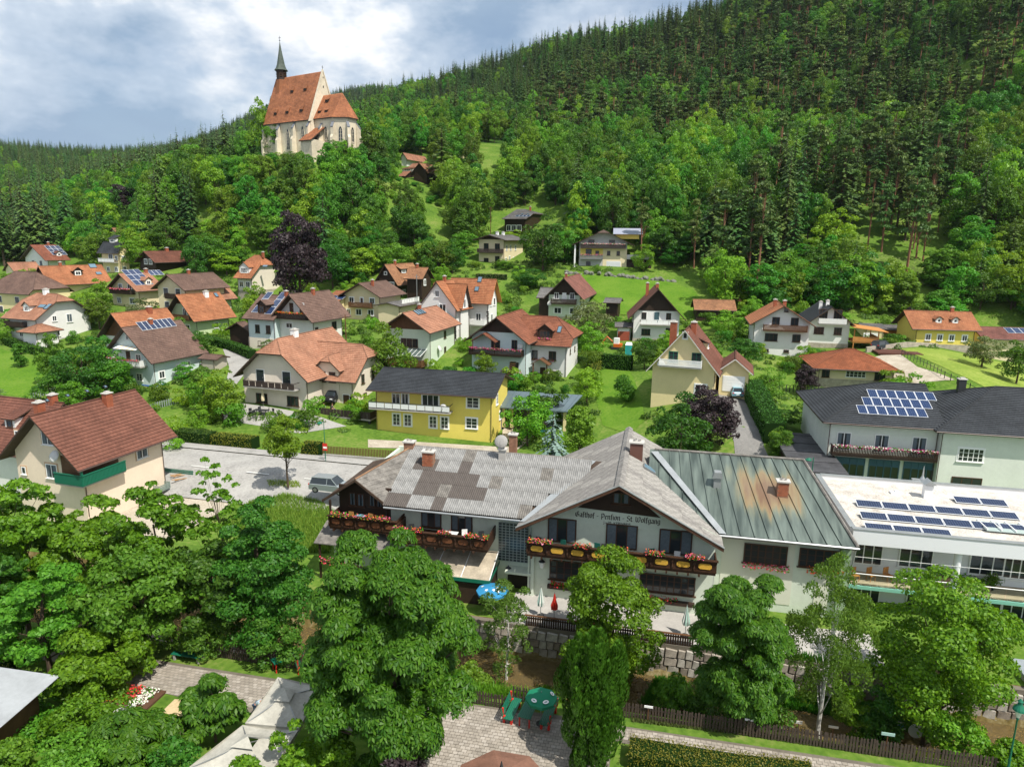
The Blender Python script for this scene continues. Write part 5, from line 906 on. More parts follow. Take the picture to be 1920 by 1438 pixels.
H = House('hut', 'small cream gabled house half hidden beside a dark spruce', (868, 296, 305), 60); B = H.block(M_CREAM, T_RED, uL=852, uR=876, ve=283, va=268, ridge='x', ov=.8)
H = House('village_house', 'pale house with orange gable roof tucked beneath the purple beech', (474, 548, 176), 66)
B = H.block(M_BEIGE, T_OR, uL=447, uR=530, ve=523, va=480, ridge='y', hip=(.5, .3), ov=.9, plinth=M_PL, ph=.4); H.wins(B, 'L', [(.3, 1.2, 1.3, 1.4), (.75, 1.2, 1.3, 1.4)]); H.dormer(B, 0, B['Lp'] * .6, 3.2, 1.7, .5, M_WHITE, T_OR, 'sx', wn=(2.0, 1.3)); H.chimney(B, 1, .5); H.skylight(B, 0, 6.5, 3.0, 1.6, .7)
H = House('village_house', 'small white house glimpsed between trees above the grey-roofed house', (222, 448, 235), 60); B = H.block(M_CREAM, T_OR2, uL=208, uR=240, ve=440, va=428, ridge='x')
H = House('garden_shed', 'small flat shed with brown roof between green and white houses', (468, 640, 128), 66); B = H.block(M_DWOOD, T_BRN, uL=432, uR=476, h=2.2, ridge='x', rise=1.2)
H = House('garden_shed', 'pale metal garden shed beside the blue-banded house', None, 72, pos=hit(404, 700)); B = H.block(mat('shed_sheet', (.42, .38, .32)), T_BRN, uL=379, R=3, h=2.2, ridge='y', rise=.4, ov=.15)
H = House('garden_shed', 'long shed with faded tile roof behind the white gabled house', (1305, 600, 148), -8); B = H.block(M_DWOOD, T_OLD, L=6, uR=1374, h=2.5, ridge='x', rise=1.6, ov=.6)
# yellow house in front
H = House('yellow_house', 'bright yellow two-storey house with low dark grey roof and white-panelled balcony', (922, 842, 89.5), 78)
B = H.block(M_YEL, T_GRY, uL=707, R=9.5, ve=746, ridge='y', va=702, ov=1.5, og=.8, plinth=M_GRAYW, ph=.5, step=.38); h = B['h']
H.wins(B, 'L', [(.16, h - 2.4, 1.7, 1.5, 'sg'), (.17, h - 5.3, 1.6, 1.5, 'sg'), (.52, h - 2.6, 2.4, 1.7, 's'), (.40, h - 5.6, 1.1, 1.7, 'sg'), (.50, h - 5.6, 1.1, 1.7, 'sg'), (.72, h - 5.6, 1.1, 1.7, 'sg'), (.82, h - 5.6, 1.1, 1.7, 'sg'), (.82, h - 2.6, 1.2, 1.6, ''), (.74, h - 2.9, 1.0, 2.0, 's')]); H.wins(B, 'R', [(.3, h - 2.4, 1.0, 1.5, 'sg'), (.5, h - 5.0, .8, 1.2, 's')])
H.balcony(B, 'L', .33, 1.03, h - 3.0, 1.4, M_DMET, style='panel', panel=mat('frosted_panel', (.66, .68, .68), rough=.3)); 
dish(H.root, H.face(B, 'L', B['L'] * .39, h - 2.2) @ Matrix.Translation((0, -1.2, 0)), .45)
# carport behind the yellow house
r = empty('carport', pz(990, 800, .8), math.radians(-12), 'double carport with blue-grey standing seam roof beside the yellow house', 'carport')
mb = MB(); mb.prism([Vector((-4.2, -.6, 2.6)), Vector((5.6, -.6, 2.6)), Vector((7.0, 5.8, 3.6)), Vector((-4.2, 5.8, 3.6))], (0, 0, .15)); ro = mb.build('roof', mat('blue_gray_sheet', (.13, .18, .20), rough=.4, metal=.3, nz=(1, .1)), r); mb = MB()
for i in range(12): x = -4.1 + i * .86; mb.prism([Vector((x, -.6, 2.76)), Vector((x + .05, -.6, 2.76)), Vector((x + .05 + i * .1, 5.8, 3.76)), Vector((x + i * .1, 5.8, 3.76))], (0, 0, .06))
mb.build('standing_seams', mat('blue_gray_sheet', ()), ro); mb = MB(); mb.box(-4, 5.4, 5.2, 5.4, -1, 3.2).box(-4.1, -3.9, 0, 5.2, -1, 2.9); mb.build('rear_wall', M_GRAYW, r)
for x in (-3.6, -2.4, 1.2, 5.2): mb = MB(); mb.box(x - .2, x + .2, 0, .35, -.3, 2.6); mb.build('pillar', M_YEL2, r)
# ---------------------------------------------------------------- the inn
inn = empty('inn', V0(0, 0, 0), TH0, 'large mint-green inn with weathered corrugated roofs, flowered balconies and blackletter sign', 'inn')
def rl(u, v): # ray in the village frame
    r = ray(u, v); o = Vector((0 - 1.2, -50.0, CAMZ)); c, s = C0, S0
    return Vector((o.x * c + o.y * s, -o.x * s + o.y * c, CAMZ)), Vector((r.x * c + r.y * s, -r.x * s + r.y * c, r.z))
def ony(u, v, y):
    o, d = rl(u, v); k = (y - o.y) / d.y; return o + d * k
def onf(u, v, zf, y0=5):
    o, d = rl(u, v); k = 60.0
    for _ in range(60):
        p = o + d * k; e = p.z - zf(p); k += e * .8
    return o + d * k
zmain = lambda p: 5.2 + .4 * (p.y - 1.3); zgreen = lambda p: 5.0 + .54 * (p.y - 2.4)
def bx(name, m, *b, parent=inn, label=None):
    mb = MB()
    for q in b: mb.box(*q)
    o = mb.build(name, m, parent); tag(o, label); return o
# walls
bx('left_wall', M_INN, (-12.2, .3, 2.4, 2.7, -4.5, 5.35)); bx('rear_wall', M_INN, (-17, 24, 16.5, 16.8, -3, 5.2)); bx('side_wall', M_INN, (-17.1, -16.8, 2.7, 16.5, -3, 5.0))
mb = MB(); mb.quad((.3, 1.5, -4.5), (14.5, 1.5, -4.5), (14.5, 1.5, 5.15), (7.1, 1.5, 8.75), (.3, 1.5, 5.2)); mb.quad((.3, 1.5, -4.5), (.3, 2.6, -4.5), (.3, 2.6, 5.2), (.3, 1.5, 5.2)); mb.quad((14.5, 1.5, -4.5), (14.5, 3.4, -4.5), (14.5, 3.4, 5.2), (14.5, 1.5, 5.1)); mb.build('gable_wall', M_INN, inn)
mb = MB(); mb.prism([Vector((3.9, 1.44, 6.35)), Vector((10.3, 1.44, 6.1)), Vector((7.1, 1.44, 8.6))], (0, .04, 0)); mb.build('gable_boarding', M_DWOOD, inn)
bx('right_wall', M_INN, (14.5, 23.8, 3.4, 3.7, -4.5, 5.3)); bx('right_side_wall', M_INN, (23.5, 23.8, 3.7, 16.5, -4.5, 5.2)); bx('white_wall_panel', mat('pale_panel', (.60, .61, .50)), (15.2, 20.6, 3.36, 3.4, -1, 4.7), (22.3, 23.3, 3.36, 3.4, -1, 4.7))
bx('wing_wall', M_DWOOD, (-17.0, -12.2, 2.5, 2.7, -3.5, 6.0)); mb = MB(); mb.prism([Vector((-17, 2.45, 5.2)), Vector((-12.6, 2.45, 5.2)), Vector((-14.9, 2.45, 6.8))], (0, .04, 0)); mb.build('wing_gable_boarding', M_DWOOD, inn)
# corrugated sheets
def sheet_mesh(w, l, waves, m, amp=.035, nm='corrugated_sheet'):
    mb = MB(); n = waves * 4
    for i in range(n):
        a, b = i / n, (i + 1) / n; za, zb = amp * math.sin(2 * math.pi * waves * a), amp * math.sin(2 * math.pi * waves * b)
        mb.quad((w * a, 0, za), (w * b, 0, zb), (w * b, l, zb), (w * a, l, za))
    me = bpy.data.meshes.new(nm); me.from_pydata(mb.v, [], mb.f); me.materials.append(m); return me
ETL = mat('light_fibre_sheet', (.275, .272, .262), rough=.85, nz=(1.2, .38)); ETD = mat('dark_fibre_sheet', (.105, .09, .08), rough=.8, nz=(1.5, .2)); ETM = mat('lichened_fibre_sheet', (.20, .185, .165), rough=.9, nz=(1.6, .5))
def sheets(org, e, up, nx, ny, w, l, pick, clipf=None):
    e, up = Vector(e).normalized(), Vector(up).normalized(); n = e.cross(up)
    for j in range(ny):
        for i in range(nx):
            o = Vector(org) + e * (i * w) + up * (j * l * .975) + n * (.05 + .012 * (j % 2) * 0 + random.uniform(0, .006))
            if clipf and not clipf(o + e * w / 2 + up * l / 2): continue
            M = Matrix(((e.x, up.x, n.x, o.x), (e.y, up.y, n.y, o.y), (e.z, up.z, n.z, o.z), (0, 0, 0, 1))) @ Matrix.Rotation(-.012, 4, 'X'); inst('corrugated_sheet', pick(i, j), inn, M)
mL = sheet_mesh(1.04, 1.62, 6, ETL); mD = sheet_mesh(1.04, 1.62, 6, ETD); mM = sheet_mesh(1.04, 1.62, 6, ETM)
dark = {(0, 0), (0, 1), (0, 4), (1, 2), (1, 3), (1, 5), (1, 6), (1, 7), (2, 2), (2, 3), (2, 4), (2, 5), (2, 6), (3, 1), (3, 2), (3, 5)}
sheets((-12.35, .95, 5.12), (1, 0, 0), (0, 1, .4), 16, 5, 1.04, 1.62, lambda i, j: mD if (j, i) in dark else (mM if (i * 7 + j * 5) % 11 == 0 else mL), lambda c: c.x < .2 + max(0, c.y - 1.6) * .9)
mb = MB(); mb.prism([Vector((-12.2, 1.2, 5.1)), Vector((0, 1.2, 5.1)), Vector((.25, 1.7, 5.3)), Vector((6, 8.4, 7.95)), Vector((-12.2, 8.4, 7.95))], (0, 0, -.18)).prism([Vector((-12.6, 8.4, 7.95)), Vector((8, 8.4, 7.95)), Vector((8, 16.9, 4.9)), Vector((-12.6, 16.9, 4.9))], (0, 0, -.18)); mb.build('left_roof', M_FASC, inn)
mb = MB(); mb.tube((-12.5, 8.4, 8.02), (4.2, 8.4, 8.02), .14, n=8); mb.build('ridge_cap', ETM, inn)
k = 4.1 / 7.75; mb = MB()
for sx, xe in ((1, -.62), (-1, 14.82)): mb.prism([Vector((xe, -.25, 4.83)), Vector((7.1, -.25, 8.95)), Vector((7.1, 16.3, 8.95)), Vector((xe, 16.3, 4.83))], (0, 0, -.22))
mb.build('centre_roof', M_FASC, inn)
fm = sheet_mesh(1.1, 1.75, 7, mat('lichened_gray_sheet', (.235, .222, .205), rough=.9, nz=(2.2, .45)), .022); fm2 = sheet_mesh(1.1, 1.75, 7, mat('pale_lichened_sheet', (.30, .285, .26), rough=.9, nz=(2.5, .45)), .022)
sheets((-.7, 16.2, 4.8), (0, -1, 0), (7.75, 0, 4.1), 15, 5, 1.1, 1.78, lambda i, j: fm if (i * 5 + j * 3) % 4 else fm2)
sheets((14.9, -.3, 4.8), (0, 1, 0), (-7.75, 0, 4.1), 15, 5, 1.1, 1.78, lambda i, j: fm2 if (i * 3 + j) % 4 else fm)
mb = MB(); mb.prism([Vector((6.75, -.3, 8.88)), Vector((7.1, -.3, 9.08)), Vector((7.1, 16.4, 9.08)), Vector((6.75, 16.4, 8.88))], (0, 0, .05)).prism([Vector((7.45, -.3, 8.88)), Vector((7.1, -.3, 9.08)), Vector((7.1, 16.4, 9.08)), Vector((7.45, 16.4, 8.88))], (0, 0, .05)); mb.build('ridge_cap', fm.materials[0], inn)
mb = MB()
for xe, s_ in ((-.72, 1), (14.92, -1)): mb.prism([Vector((xe, -.36, 4.62)), Vector((7.1, -.36, 8.78)), Vector((7.1, -.36, 9.04)), Vector((xe, -.36, 4.88))], (0, .1, 0))
mb.build('barge_board', mat('barge_wood', (.085, .04, .022), nz=(2, .3)), inn); mb = MB()
for xe, s_ in ((-.75, 1), (14.95, -1)): mb.prism([Vector((xe, -.4, 4.88)), Vector((7.1, -.4, 9.04)), Vector((7.1, -.4, 9.11)), Vector((xe, -.4, 4.95))], (0, .2, 0))
mb.build('verge_flashing', M_ZINC, inn)
# valley flashing
mb = MB(); mb.quad((-.55, .55, 5.10), (.15, .55, 5.12), (4.6, 8.3, 7.98), (4.0, 8.5, 8.0)); mb.build('valley_flashing', M_ZINC, inn)
# wing roof (left gable)
wp = [[Vector((-14.9, 1.35, 7.0)), Vector((-12.15, 1.35, 5.05)), Vector((-12.35, 8.4, 8.0))], [Vector((-17.95, 1.35, 4.95)), Vector((-14.9, 1.35, 7.0)), Vector((-12.35, 8.4, 8.0))], [Vector((-17.95, 1.35, 4.95)), Vector((-12.35, 8.4, 8.0)), Vector((-12.6, 15.5, 5.6)), Vector((-17.95, 12, 4.95))]]
mb = MB()
for p in wp: mb.prism(p, (0, 0, -.2))
mb.build('wing_roof', M_FASC, inn); mb = MB()
for p in wp[:2]: courses(mb, [q + Vector((0, 0, .01)) for q in p], .42, .03)
tag(mb.build('wing_roof_sheets', ETM, inn), kind='stuff')
mb = MB(); mb.tube((-12.15, 1.35, 5.1), (-12.35, 8.4, 8.03), .10, n=6).tube((-14.9, 1.35, 7.05), (-12.35, 8.4, 8.05), .08, n=6); mb.build('hip_cap', mat('rusty_cap', (.28, .16, .09), nz=(1, .5)), inn)
mb = MB(); mb.prism([Vector((-18.0, 1.25, 4.75)), Vector((-14.9, 1.25, 6.85)), Vector((-14.9, 1.25, 7.05)), Vector((-18.0, 1.25, 4.98))], (0, .1, 0)).prism([Vector((-12.1, 1.25, 4.8)), Vector((-14.9, 1.25, 6.85)), Vector((-14.9, 1.25, 7.05)), Vector((-12.1, 1.25, 5.05))], (0, .1, 0)); mb.build('barge_board', M_FASC, inn)
mb = MB(); mb.tube((-12.2, .82, 5.0), (-.6, .82, 5.0), .09, n=6); mb.build('gutter', M_ZINC, inn)
# copper roof: seamed panels
cm = bpy.data.materials.new('patinated_copper'); cm.use_nodes = True; t = cm.node_tree; b = t.nodes['Principled BSDF']; b.inputs['Roughness'].default_value = .42; b.inputs['Metallic'].default_value = .35
co = nd(t, 'ShaderNodeTexCoord'); n1_ = nd(t, 'ShaderNodeTexNoise'); n1_.inputs['Scale'].default_value = .8; n1_.inputs['Detail'].default_value = 8; r1_ = nd(t, 'ShaderNodeValToRGB'); el = r1_.color_ramp.elements; el[0].position = .35; el[0].color = (.055, .075, .066, 1); el[1].position = .68; el[1].color = (.17, .21, .18, 1)
mp_ = nd(t, 'ShaderNodeMapping'); mp_.inputs['Location'].default_value = (-18.6, -6.6, -7.2); mp_.inputs['Scale'].default_value = (1, 1, 1); ln_ = nd(t, 'ShaderNodeVectorMath', operation='LENGTH'); n2_ = nd(t, 'ShaderNodeTexNoise'); n2_.inputs['Scale'].default_value = .7; n2_.inputs['Detail'].default_value = 8
mps = nd(t, 'ShaderNodeMapping'); mps.inputs['Scale'].default_value = (2.2, .3, .3)
a_ = nd(t, 'ShaderNodeMath', operation='MULTIPLY_ADD'); a_.inputs[1].default_value = 7.0; r2_ = nd(t, 'ShaderNodeValToRGB'); e2 = r2_.color_ramp.elements; e2[0].position = .42; e2[0].color = (.24, .12, .06, 1); e2[1].position = .80; e2[1].color = (.12, .15, .13, 1); q = e2.new(.54); q.color = (.33, .22, .10, 1); q = e2.new(.64); q.color = (.24, .24, .15, 1)
dv = nd(t, 'ShaderNodeMath', operation='DIVIDE'); dv.inputs[1].default_value = 9.2; fac = nd(t, 'ShaderNodeMapRange'); fac.inputs[1].default_value = .74; fac.inputs[2].default_value = .56; fac.inputs[4].default_value = .68; mxx = nd(t, 'ShaderNodeMixRGB'); Lk = t.links.new
Lk(co.outputs['Object'], mps.inputs[0]); Lk(mps.outputs[0], n1_.inputs[0]); Lk(n1_.outputs[0], r1_.inputs[0]); Lk(co.outputs['Object'], mp_.inputs[0]); Lk(mp_.outputs[0], ln_.inputs[0]); Lk(mps.outputs[0], n2_.inputs[0]); Lk(n2_.outputs[0], a_.inputs[0]); Lk(ln_.outputs['Value'], a_.inputs[2]); Lk(a_.outputs[0], dv.inputs[0]); Lk(dv.outputs[0], r2_.inputs[0]); Lk(dv.outputs[0], fac.inputs[0]); Lk(fac.outputs[0], mxx.inputs[0]); Lk(r1_.outputs[0], mxx.inputs[1]); Lk(r2_.outputs[0], mxx.inputs[2]); Lk(mxx.outputs[0], b.inputs['Base Color'])
mb = MB(); mb.prism([Vector((9.4, 2.2, 4.85)), Vector((24.6, 2.2, 4.85)), Vector((21.9, 9.8, 8.95)), Vector((9.4, 9.8, 8.95))], (0, 0, -.2)).prism([Vector((24.6, 2.2, 4.85)), Vector((24.6, 17.4, 4.85)), Vector((21.9, 9.8, 8.95))], (0, 0, -.2)).prism([Vector((9.4, 9.8, 8.95)), Vector((21.9, 9.8, 8.95)), Vector((24.6, 17.4, 4.85)), Vector((9.4, 17.4, 4.85))], (0, 0, -.2)); mb.build('right_roof', M_FASC, inn)
zt, zb_, y0_, y1_ = 9.0, 4.93, 2.15, 9.8; N = 15
for i in range(N):
    def X(f, t): xa, xb = 9.2 + (24.6 - 9.2) * f, 9.2 + (21.9 - 9.2) * f; return xa + (xb - xa) * t
    f0, f1 = i / N, (i + 1) / N; mb = MB(); a0, a1, b0, b1 = Vector((X(f0, 0), y0_, zb_)), Vector((X(f1, 0), y0_, zb_)), Vector((X(f0, 1), y1_, zt)), Vector((X(f1, 1), y1_, zt))
    mb.quad(a0, a1, b1, b0); mb.prism([a1 - Vector((.05, 0, -.003)), a1, b1, b1 - Vector((.05, 0, -.003))], (0, -.04, .08)); mb.build('copper_panel', cm, inn)
mb = MB(); courses(mb, [Vector((24.65, 2.15, 4.9)), Vector((24.65, 17.4, 4.9)), Vector((21.9, 9.8, 9.02))], .5, .03); tag(mb.build('side_roof_sheets', ETM, inn), kind='stuff')
mb = MB(); mb.tube((9.6, 9.8, 9.03), (21.9, 9.8, 9.03), .13, n=6).tube((21.9, 9.8, 9.03), (24.65, 2.1, 4.98), .12, n=6); mb.build('ridge_cap', ETM, inn)
mb = MB(); mb.tube((14.6, 2.05, 4.85), (24.7, 2.05, 4.85), .09, n=6).tube((24.75, 2.1, 4.85), (24.75, 2.9, 4.4), .06, n=6).tube((24.75, 2.9, 4.4), (24.3, 3.3, -2), .06, n=6); mb.build('gutter', M_ZINC, inn)
mb = MB(); mb.quad((14.75, 2.0, 5.06), (15.3, 2.1, 5.02), (9.9, 9.5, 8.93), (9.3, 9.3, 8.95)); mb.build('valley_flashing', M_ZINC, inn)
bx('corner_column', mat('green_stained_wall', (.30, .42, .26), nz=(.8, .5)), (23.85, 24.5, 3.0, 3.7, -4.5, 4.6))
# chimneys and vents
def chim(name, u, v, zf, w, h, m, cap=M_CAP, lab=None, brick=False):
    p = onf(u, v, zf); mb = MB(); mb.box(p.x - w / 2, p.x + w / 2, p.y - w * .35, p.y + w * .35, p.z - .8, p.z + h); o = mb.build(name, m, inn); tag(o, lab)
    k_ = MB(); k_.box(p.x - w / 2 - .1, p.x + w / 2 + .1, p.y - w * .35 - .1, p.y + w * .35 + .1, p.z + h, p.z + h + .12); k_.build('chimney_cap', cap, o)
    k_ = MB(); k_.lathe([(w * .15, p.z + h + .12), (w * .15, p.z + h + .3)], 8, (p.x - w * .12, p.y, 0)).lathe([(w * .12, p.z + h + .12), (w * .12, p.z + h + .26)], 8, (p.x + w * .22, p.y, 0)); k_.build('flue', M_CONC, o)
    if brick:
        bm_ = mat('brick_face', (.36, .12, .06), nz=(4, .35)); r_ = int(h / .17)
        for j in range(r_):
            for i in range(4): x = p.x - w / 2 + (i + (.5 if j % 2 else 0)) * w / 4.5; b_ = MB(); b_.box(x + .012, min(x + w / 4.5 - .012, p.x + w / 2), p.y - w * .35 - .015, p.y - w * .35 + .02, p.z + j * .17 + .01, p.z + j * .17 + .155); b_.build('brick', bm_, o)
    return p
M_ONE = mat('mortared_brick', (.30, .16, .10), nz=(3, .3))
chim('chimney', 804, 872, zmain, 1.0, 1.25, M_ONE, brick=True); pc = chim('chimney', 942, 862, zmain, .62, .95, M_CONC)
chim('chimney', 768, 848, lambda p: 7.5, .9, 1.0, M_ONE); chim('chimney', 962, 846, lambda p: 7.6, .7, 1.6, M_ONE); pg = chim('chimney', 1466, 928, zgreen, .85, 1.15, M_ONE, brick=True)
chim('chimney', 1193, 850, lambda p: 8.8, 1.1, 1.0, mat('chimney_cladding', (.13, .06, .045)))
p = onf(1344, 912, zgreen); mb = MB(); mb.box(p.x - .28, p.x + .28, p.y - .22, p.y + .22, p.z - .3, p.z + .75); vo = mb.build('metal_vent', M_ZINC, inn); mb = MB(); mb.prism([Vector((p.x - .4, p.y - .35, p.z + .8)), Vector((p.x - .28, p.y - .35, p.z + 1.3)), Vector((p.x + .28, p.y - .35, p.z + 1.3)), Vector((p.x + .4, p.y - .35, p.z + .8))], (0, .7, 0)); mb.build('vent_hood', M_ZINC, vo)
dish(inn, Matrix.Translation(pc + Vector((-.1, -.2, 1.75))), .6, mat('dish_gray', (.30, .29, .27))); bx('dish_pole', M_METAL, (pc.x - .03, pc.x + .03, pc.y - .03, pc.y + .03, pc.z + .9, pc.z + 1.9))
mb = MB(); M = Matrix.Translation(ony(1217, 880, 4.2)); p = onf(1217, 880, lambda p: 9 - (p.x - 7.1) * .53); up_ = Vector((-7.75, 0, 4.1)).normalized(); e_ = Vector((0, 1, 0)); n_ = e_.cross(up_); Ms = Matrix(((e_.x, up_.x, n_.x, p.x), (e_.y, up_.y, n_.y, p.y), (e_.z, up_.z, n_.z, p.z), (0, 0, 0, 1))); mb.box(-.5, .5, -.6, .6, 0, .14); so = mb.build('skylight', M_METAL, inn, Ms); mb = MB(); mb.box(-.4, .4, -.5, .5, .14, .15); mb.build('pane', mat('sky_glass', (.12, .2, .26), rough=.05, spec=.8), so)
# windows on wall planes given at their own corners
def winp(u0, v0, u1, v1, y, style='bc', parent=inn, mats_=None):
    a = ony(u0, v0, y); b_ = ony(u1, v1, y); w, h = b_.x - a.x, a.z - b_.z; A_, P_ = win_mesh(w, h, style); o = inst('window', A_, parent, Matrix.Translation(((a.x + b_.x) / 2, y - .02, b_.z))); inst('pane', P_, o); return a, b_
for q in ((1028, 969, 1080, 1019), (1137, 980, 1194, 1031), (1237, 990, 1296, 1042)): winp(*q, 1.5, 'bc')
winp(1150, 922, 1180, 946, 1.42, 'bc')
for q in ((1031, 1048, 1112, 1093, ), (1200, 1072, 1302, 1117)): winp(*q, 1.5, 'xb')
for q in ((790, 952, 828, 990), (846, 958, 886, 998)): winp(*q, 2.4, 'bc')
for q in ((655, 922, 668, 948), (670, 924, 684, 950), (692, 926, 704, 950), (706, 927, 718, 952)): winp(*q, 2.5, 'bc')
for q in ((1396, 1017, 1474, 1061), (1500, 1026, 1572, 1068)): winp(*q, 3.36, 'xb')
for q in ((862, 1030, 892, 1056),): winp(*q, 2.4, 'b')
# glass block panel: each opening a pane
a = ony(935, 978, 2.36); b_ = ony(990, 1055, 2.36); gm = MB(); gm.box(a.x, b_.x, 2.3, 2.4, b_.z, a.z); go = gm.build('glass_block_panel', mat('block_mortar', (.33, .37, .36)), inn); nx, ny = 8, 14; pm = MB(); cw, chh = (b_.x - a.x) / nx, (a.z - b_.z) / ny; pm.box(.035, cw - .035, 0, .03, .035, chh - .035); pme = bpy.data.meshes.new('pane'); pme.from_pydata(pm.v, [], pm.f); pme.materials.append(mat('block_glass', (.035, .05, .055), rough=.15, spec=.7))
for i in range(nx):
    for j in range(ny): inst('pane', pme, go, Matrix.Translation((a.x + i * cw, 2.28, b_.z + j * chh)))
# balconies
def inn_balcony(x0, x1, yf, yw, z, panels, pm_, clusters, posts=(), side=True, left=True):
    w = mat('balcony_wood', (.055, .026, .014), rough=.55, nz=(2.5, .35)); fl = MB(); fl.box(x0, x1, yf, yw, z - .18, z); fo = fl.build('balcony_floor', w, inn)
    r = MB(); r.box(x0 - .12, x1 + .12, yf - .22, yf + .06, z + .98, z + 1.06); r.box(x0 - .05, x1 + .05, yf - .12, yf - .04, z + .80, z + .9); r.box(x0 - .05, x1 + .05, yf - .06, yf, z + .02, z + .16)
    r.box(x0 - .02, x1 + .02, yf - .03, yf, z + .1, z + .95)
    for xx in (x0, x1): r.box(xx - .06, xx + .04, yf, yw, z + .1, z + 1.0)
    ro = r.build('balcony_railing', w, fo); pw = (x1 - x0) / panels
    for i in range(panels):
        xa = x0 + i * pw; p = MB(); c = .12; xl, xr = xa + pw * .2, xa + pw * .8; zl, zh = z + .30, z + .74; p.prism([Vector((xl, yf - .09, zl + c)), Vector((xl + c, yf - .09, zl)), Vector((xr - c, yf - .09, zl)), Vector((xr, yf - .09, zl + c)), Vector((xr, yf - .09, zh - c)), Vector((xr - c, yf - .09, zh)), Vector((xl + c, yf - .09, zh)), Vector((xl, yf - .09, zh - c))], (0, .05, 0)); p.build('balcony_panel', pm_, ro)
        b2 = MB(); b2.lathe([(.05, z + .1), (.09, z + .3), (.04, z + .5), (.09, z + .7), (.05, z + .95)], 6, (xa, yf - .08, 0)); b2.build('baluster', w, ro)
    n = int((x1 - x0) / .8); bb = MB()
    for i in range(n): bb.box(x0 + .3 + i * .8, x0 + .42 + i * .8, yf - .1, yw, z - .36, z - .18)
    tag(bb.build('beams', w, fo), kind='stuff')
    for cx, L in clusters:
        bxo = MB(); bxo.box(cx - L / 2, cx + L / 2, yf - .30, yf - .02, z + 1.06, z + 1.2); fb = bxo.build('flower_box', w, fo); flower_patch('flowers', (cx, yf - .25, z + 1.28), int(L * 110), [L_MID, M_FLOWR, M_FLOWP, M_FLOWO], .11, fb, spread=(L, .45, .38), green=.5)
    return fo
PY = mat('ochre_panel', (.62, .36, .05), nz=(3, .25)); PB = mat('brown_panel', (.16, .06, .025), nz=(3, .25))
inn_balcony(.15, 14.5, -.05, 1.5, 2.7, 9, PY, [(1.2, 2.0), (4.5, 1.5), (7.3, 1.5), (10.0, 1.5), (12.9, 1.4)])
inn_balcony(-10.9, -3.0, -.35, 2.4, 2.72, 6, PB, [(-10.2, 1.2), (-8.8, 1.0), (-6.5, 1.1), (-4.2, 1.3), (-3.1, .5)]); inn_balcony(-17.0, -11.0, .55, 2.5, 2.95, 5, PB, [(-15.8, 1.8), (-13.9, 1.6), (-12.2, 1.5)])
mb = MB(); mb.box(-17.0, -16.85, .6, .75, 2.9, 5.3).box(-12.4, -12.25, 1.5, 1.65, 2.9, 5.2); mb.build('wing_posts', M_DWOOD, inn)
# verandah lean-to below the wing and glazed awning
mb = MB(); mb.prism([Vector((-18.2, -.1, 1.55)), Vector((-11.4, -.1, 1.55)), Vector((-11.4, 2.4, 2.55)), Vector((-18.2, 2.4, 2.55))], (0, 0, .08)); lo = mb.build('lean_to_roof', ETM, inn)
mb = MB(); mb.box(-17.9, -17.75, .1, .25, -2.5, 1.6).box(-14.8, -14.65, .1, .25, -2.5, 1.6).box(-11.8, -11.65, .1, .25, -2.5, 1.6).box(-17.9, -11.7, .1, .2, -.3, -.15); mb.build('lean_to_posts', M_DWOOD, inn); flower_patch('flowers', (-16.4, .0, .1), 220, [L_MID, M_FLOWR, M_FLOWP], .16, inn, spread=(3.0, .4, .6))
bx('lean_to_wall', M_INN, (-17.6, -12.2, 2.3, 2.45, -3.5, 2.6))
a0, a1, a2, a3 = Vector((-9.5, 2.3, 1.35)), Vector((-2.7, 2.3, 1.35)), Vector((-2.6, -1.2, .55)), Vector((-9.5, -1.2, .55)); mb = MB()
mb.prism([a0, a1, a2, a3], (0, 0, .07)); ao = mb.build('awning_roof', mat('stained_awning', (.42, .36, .27), nz=(.8, .4), rough=.8), inn); mb = MB()
for f in (.0, .33, .66, 1): p, q = a0.lerp(a1, f), a3.lerp(a2, f); mb.tube(p + Vector((0, 0, .09)), q + Vector((0, 0, .09)), .04, n=4)
mb.build('awning_bars', M_TRIM, ao); bx('awning_fringe', M_GREENP, (-9.5, -2.6, -1.24, -1.2, .3, .6), (-2.62, -2.58, -1.2, 2.3, .35, .6))
bx('bar_front', M_DWOOD, (-9.5, -2.8, -1.0, -.9, -1.9, .1)); bx('bar_posts', M_DWOOD, (-2.95, -2.8, -1.1, -.95, -3.5, .6), (-6.1, -5.95, -1.1, -.95, -3.5, .6), (-9.5, -9.35, -1.1, -.95, -3.5, .6)); bx('bar_side', M_DWOOD, (-2.9, -2.8, -.9, 2.4, -1.9, .0))
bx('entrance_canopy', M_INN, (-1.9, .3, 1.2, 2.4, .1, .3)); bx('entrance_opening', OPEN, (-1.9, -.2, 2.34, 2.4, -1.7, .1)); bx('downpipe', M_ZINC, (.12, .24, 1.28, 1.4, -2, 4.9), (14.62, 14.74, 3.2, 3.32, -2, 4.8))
bx('pilaster', mat('pale_mint', (.62, .68, .57)), (-.0, .5, 1.28, 1.48, -1.7, 2.55))
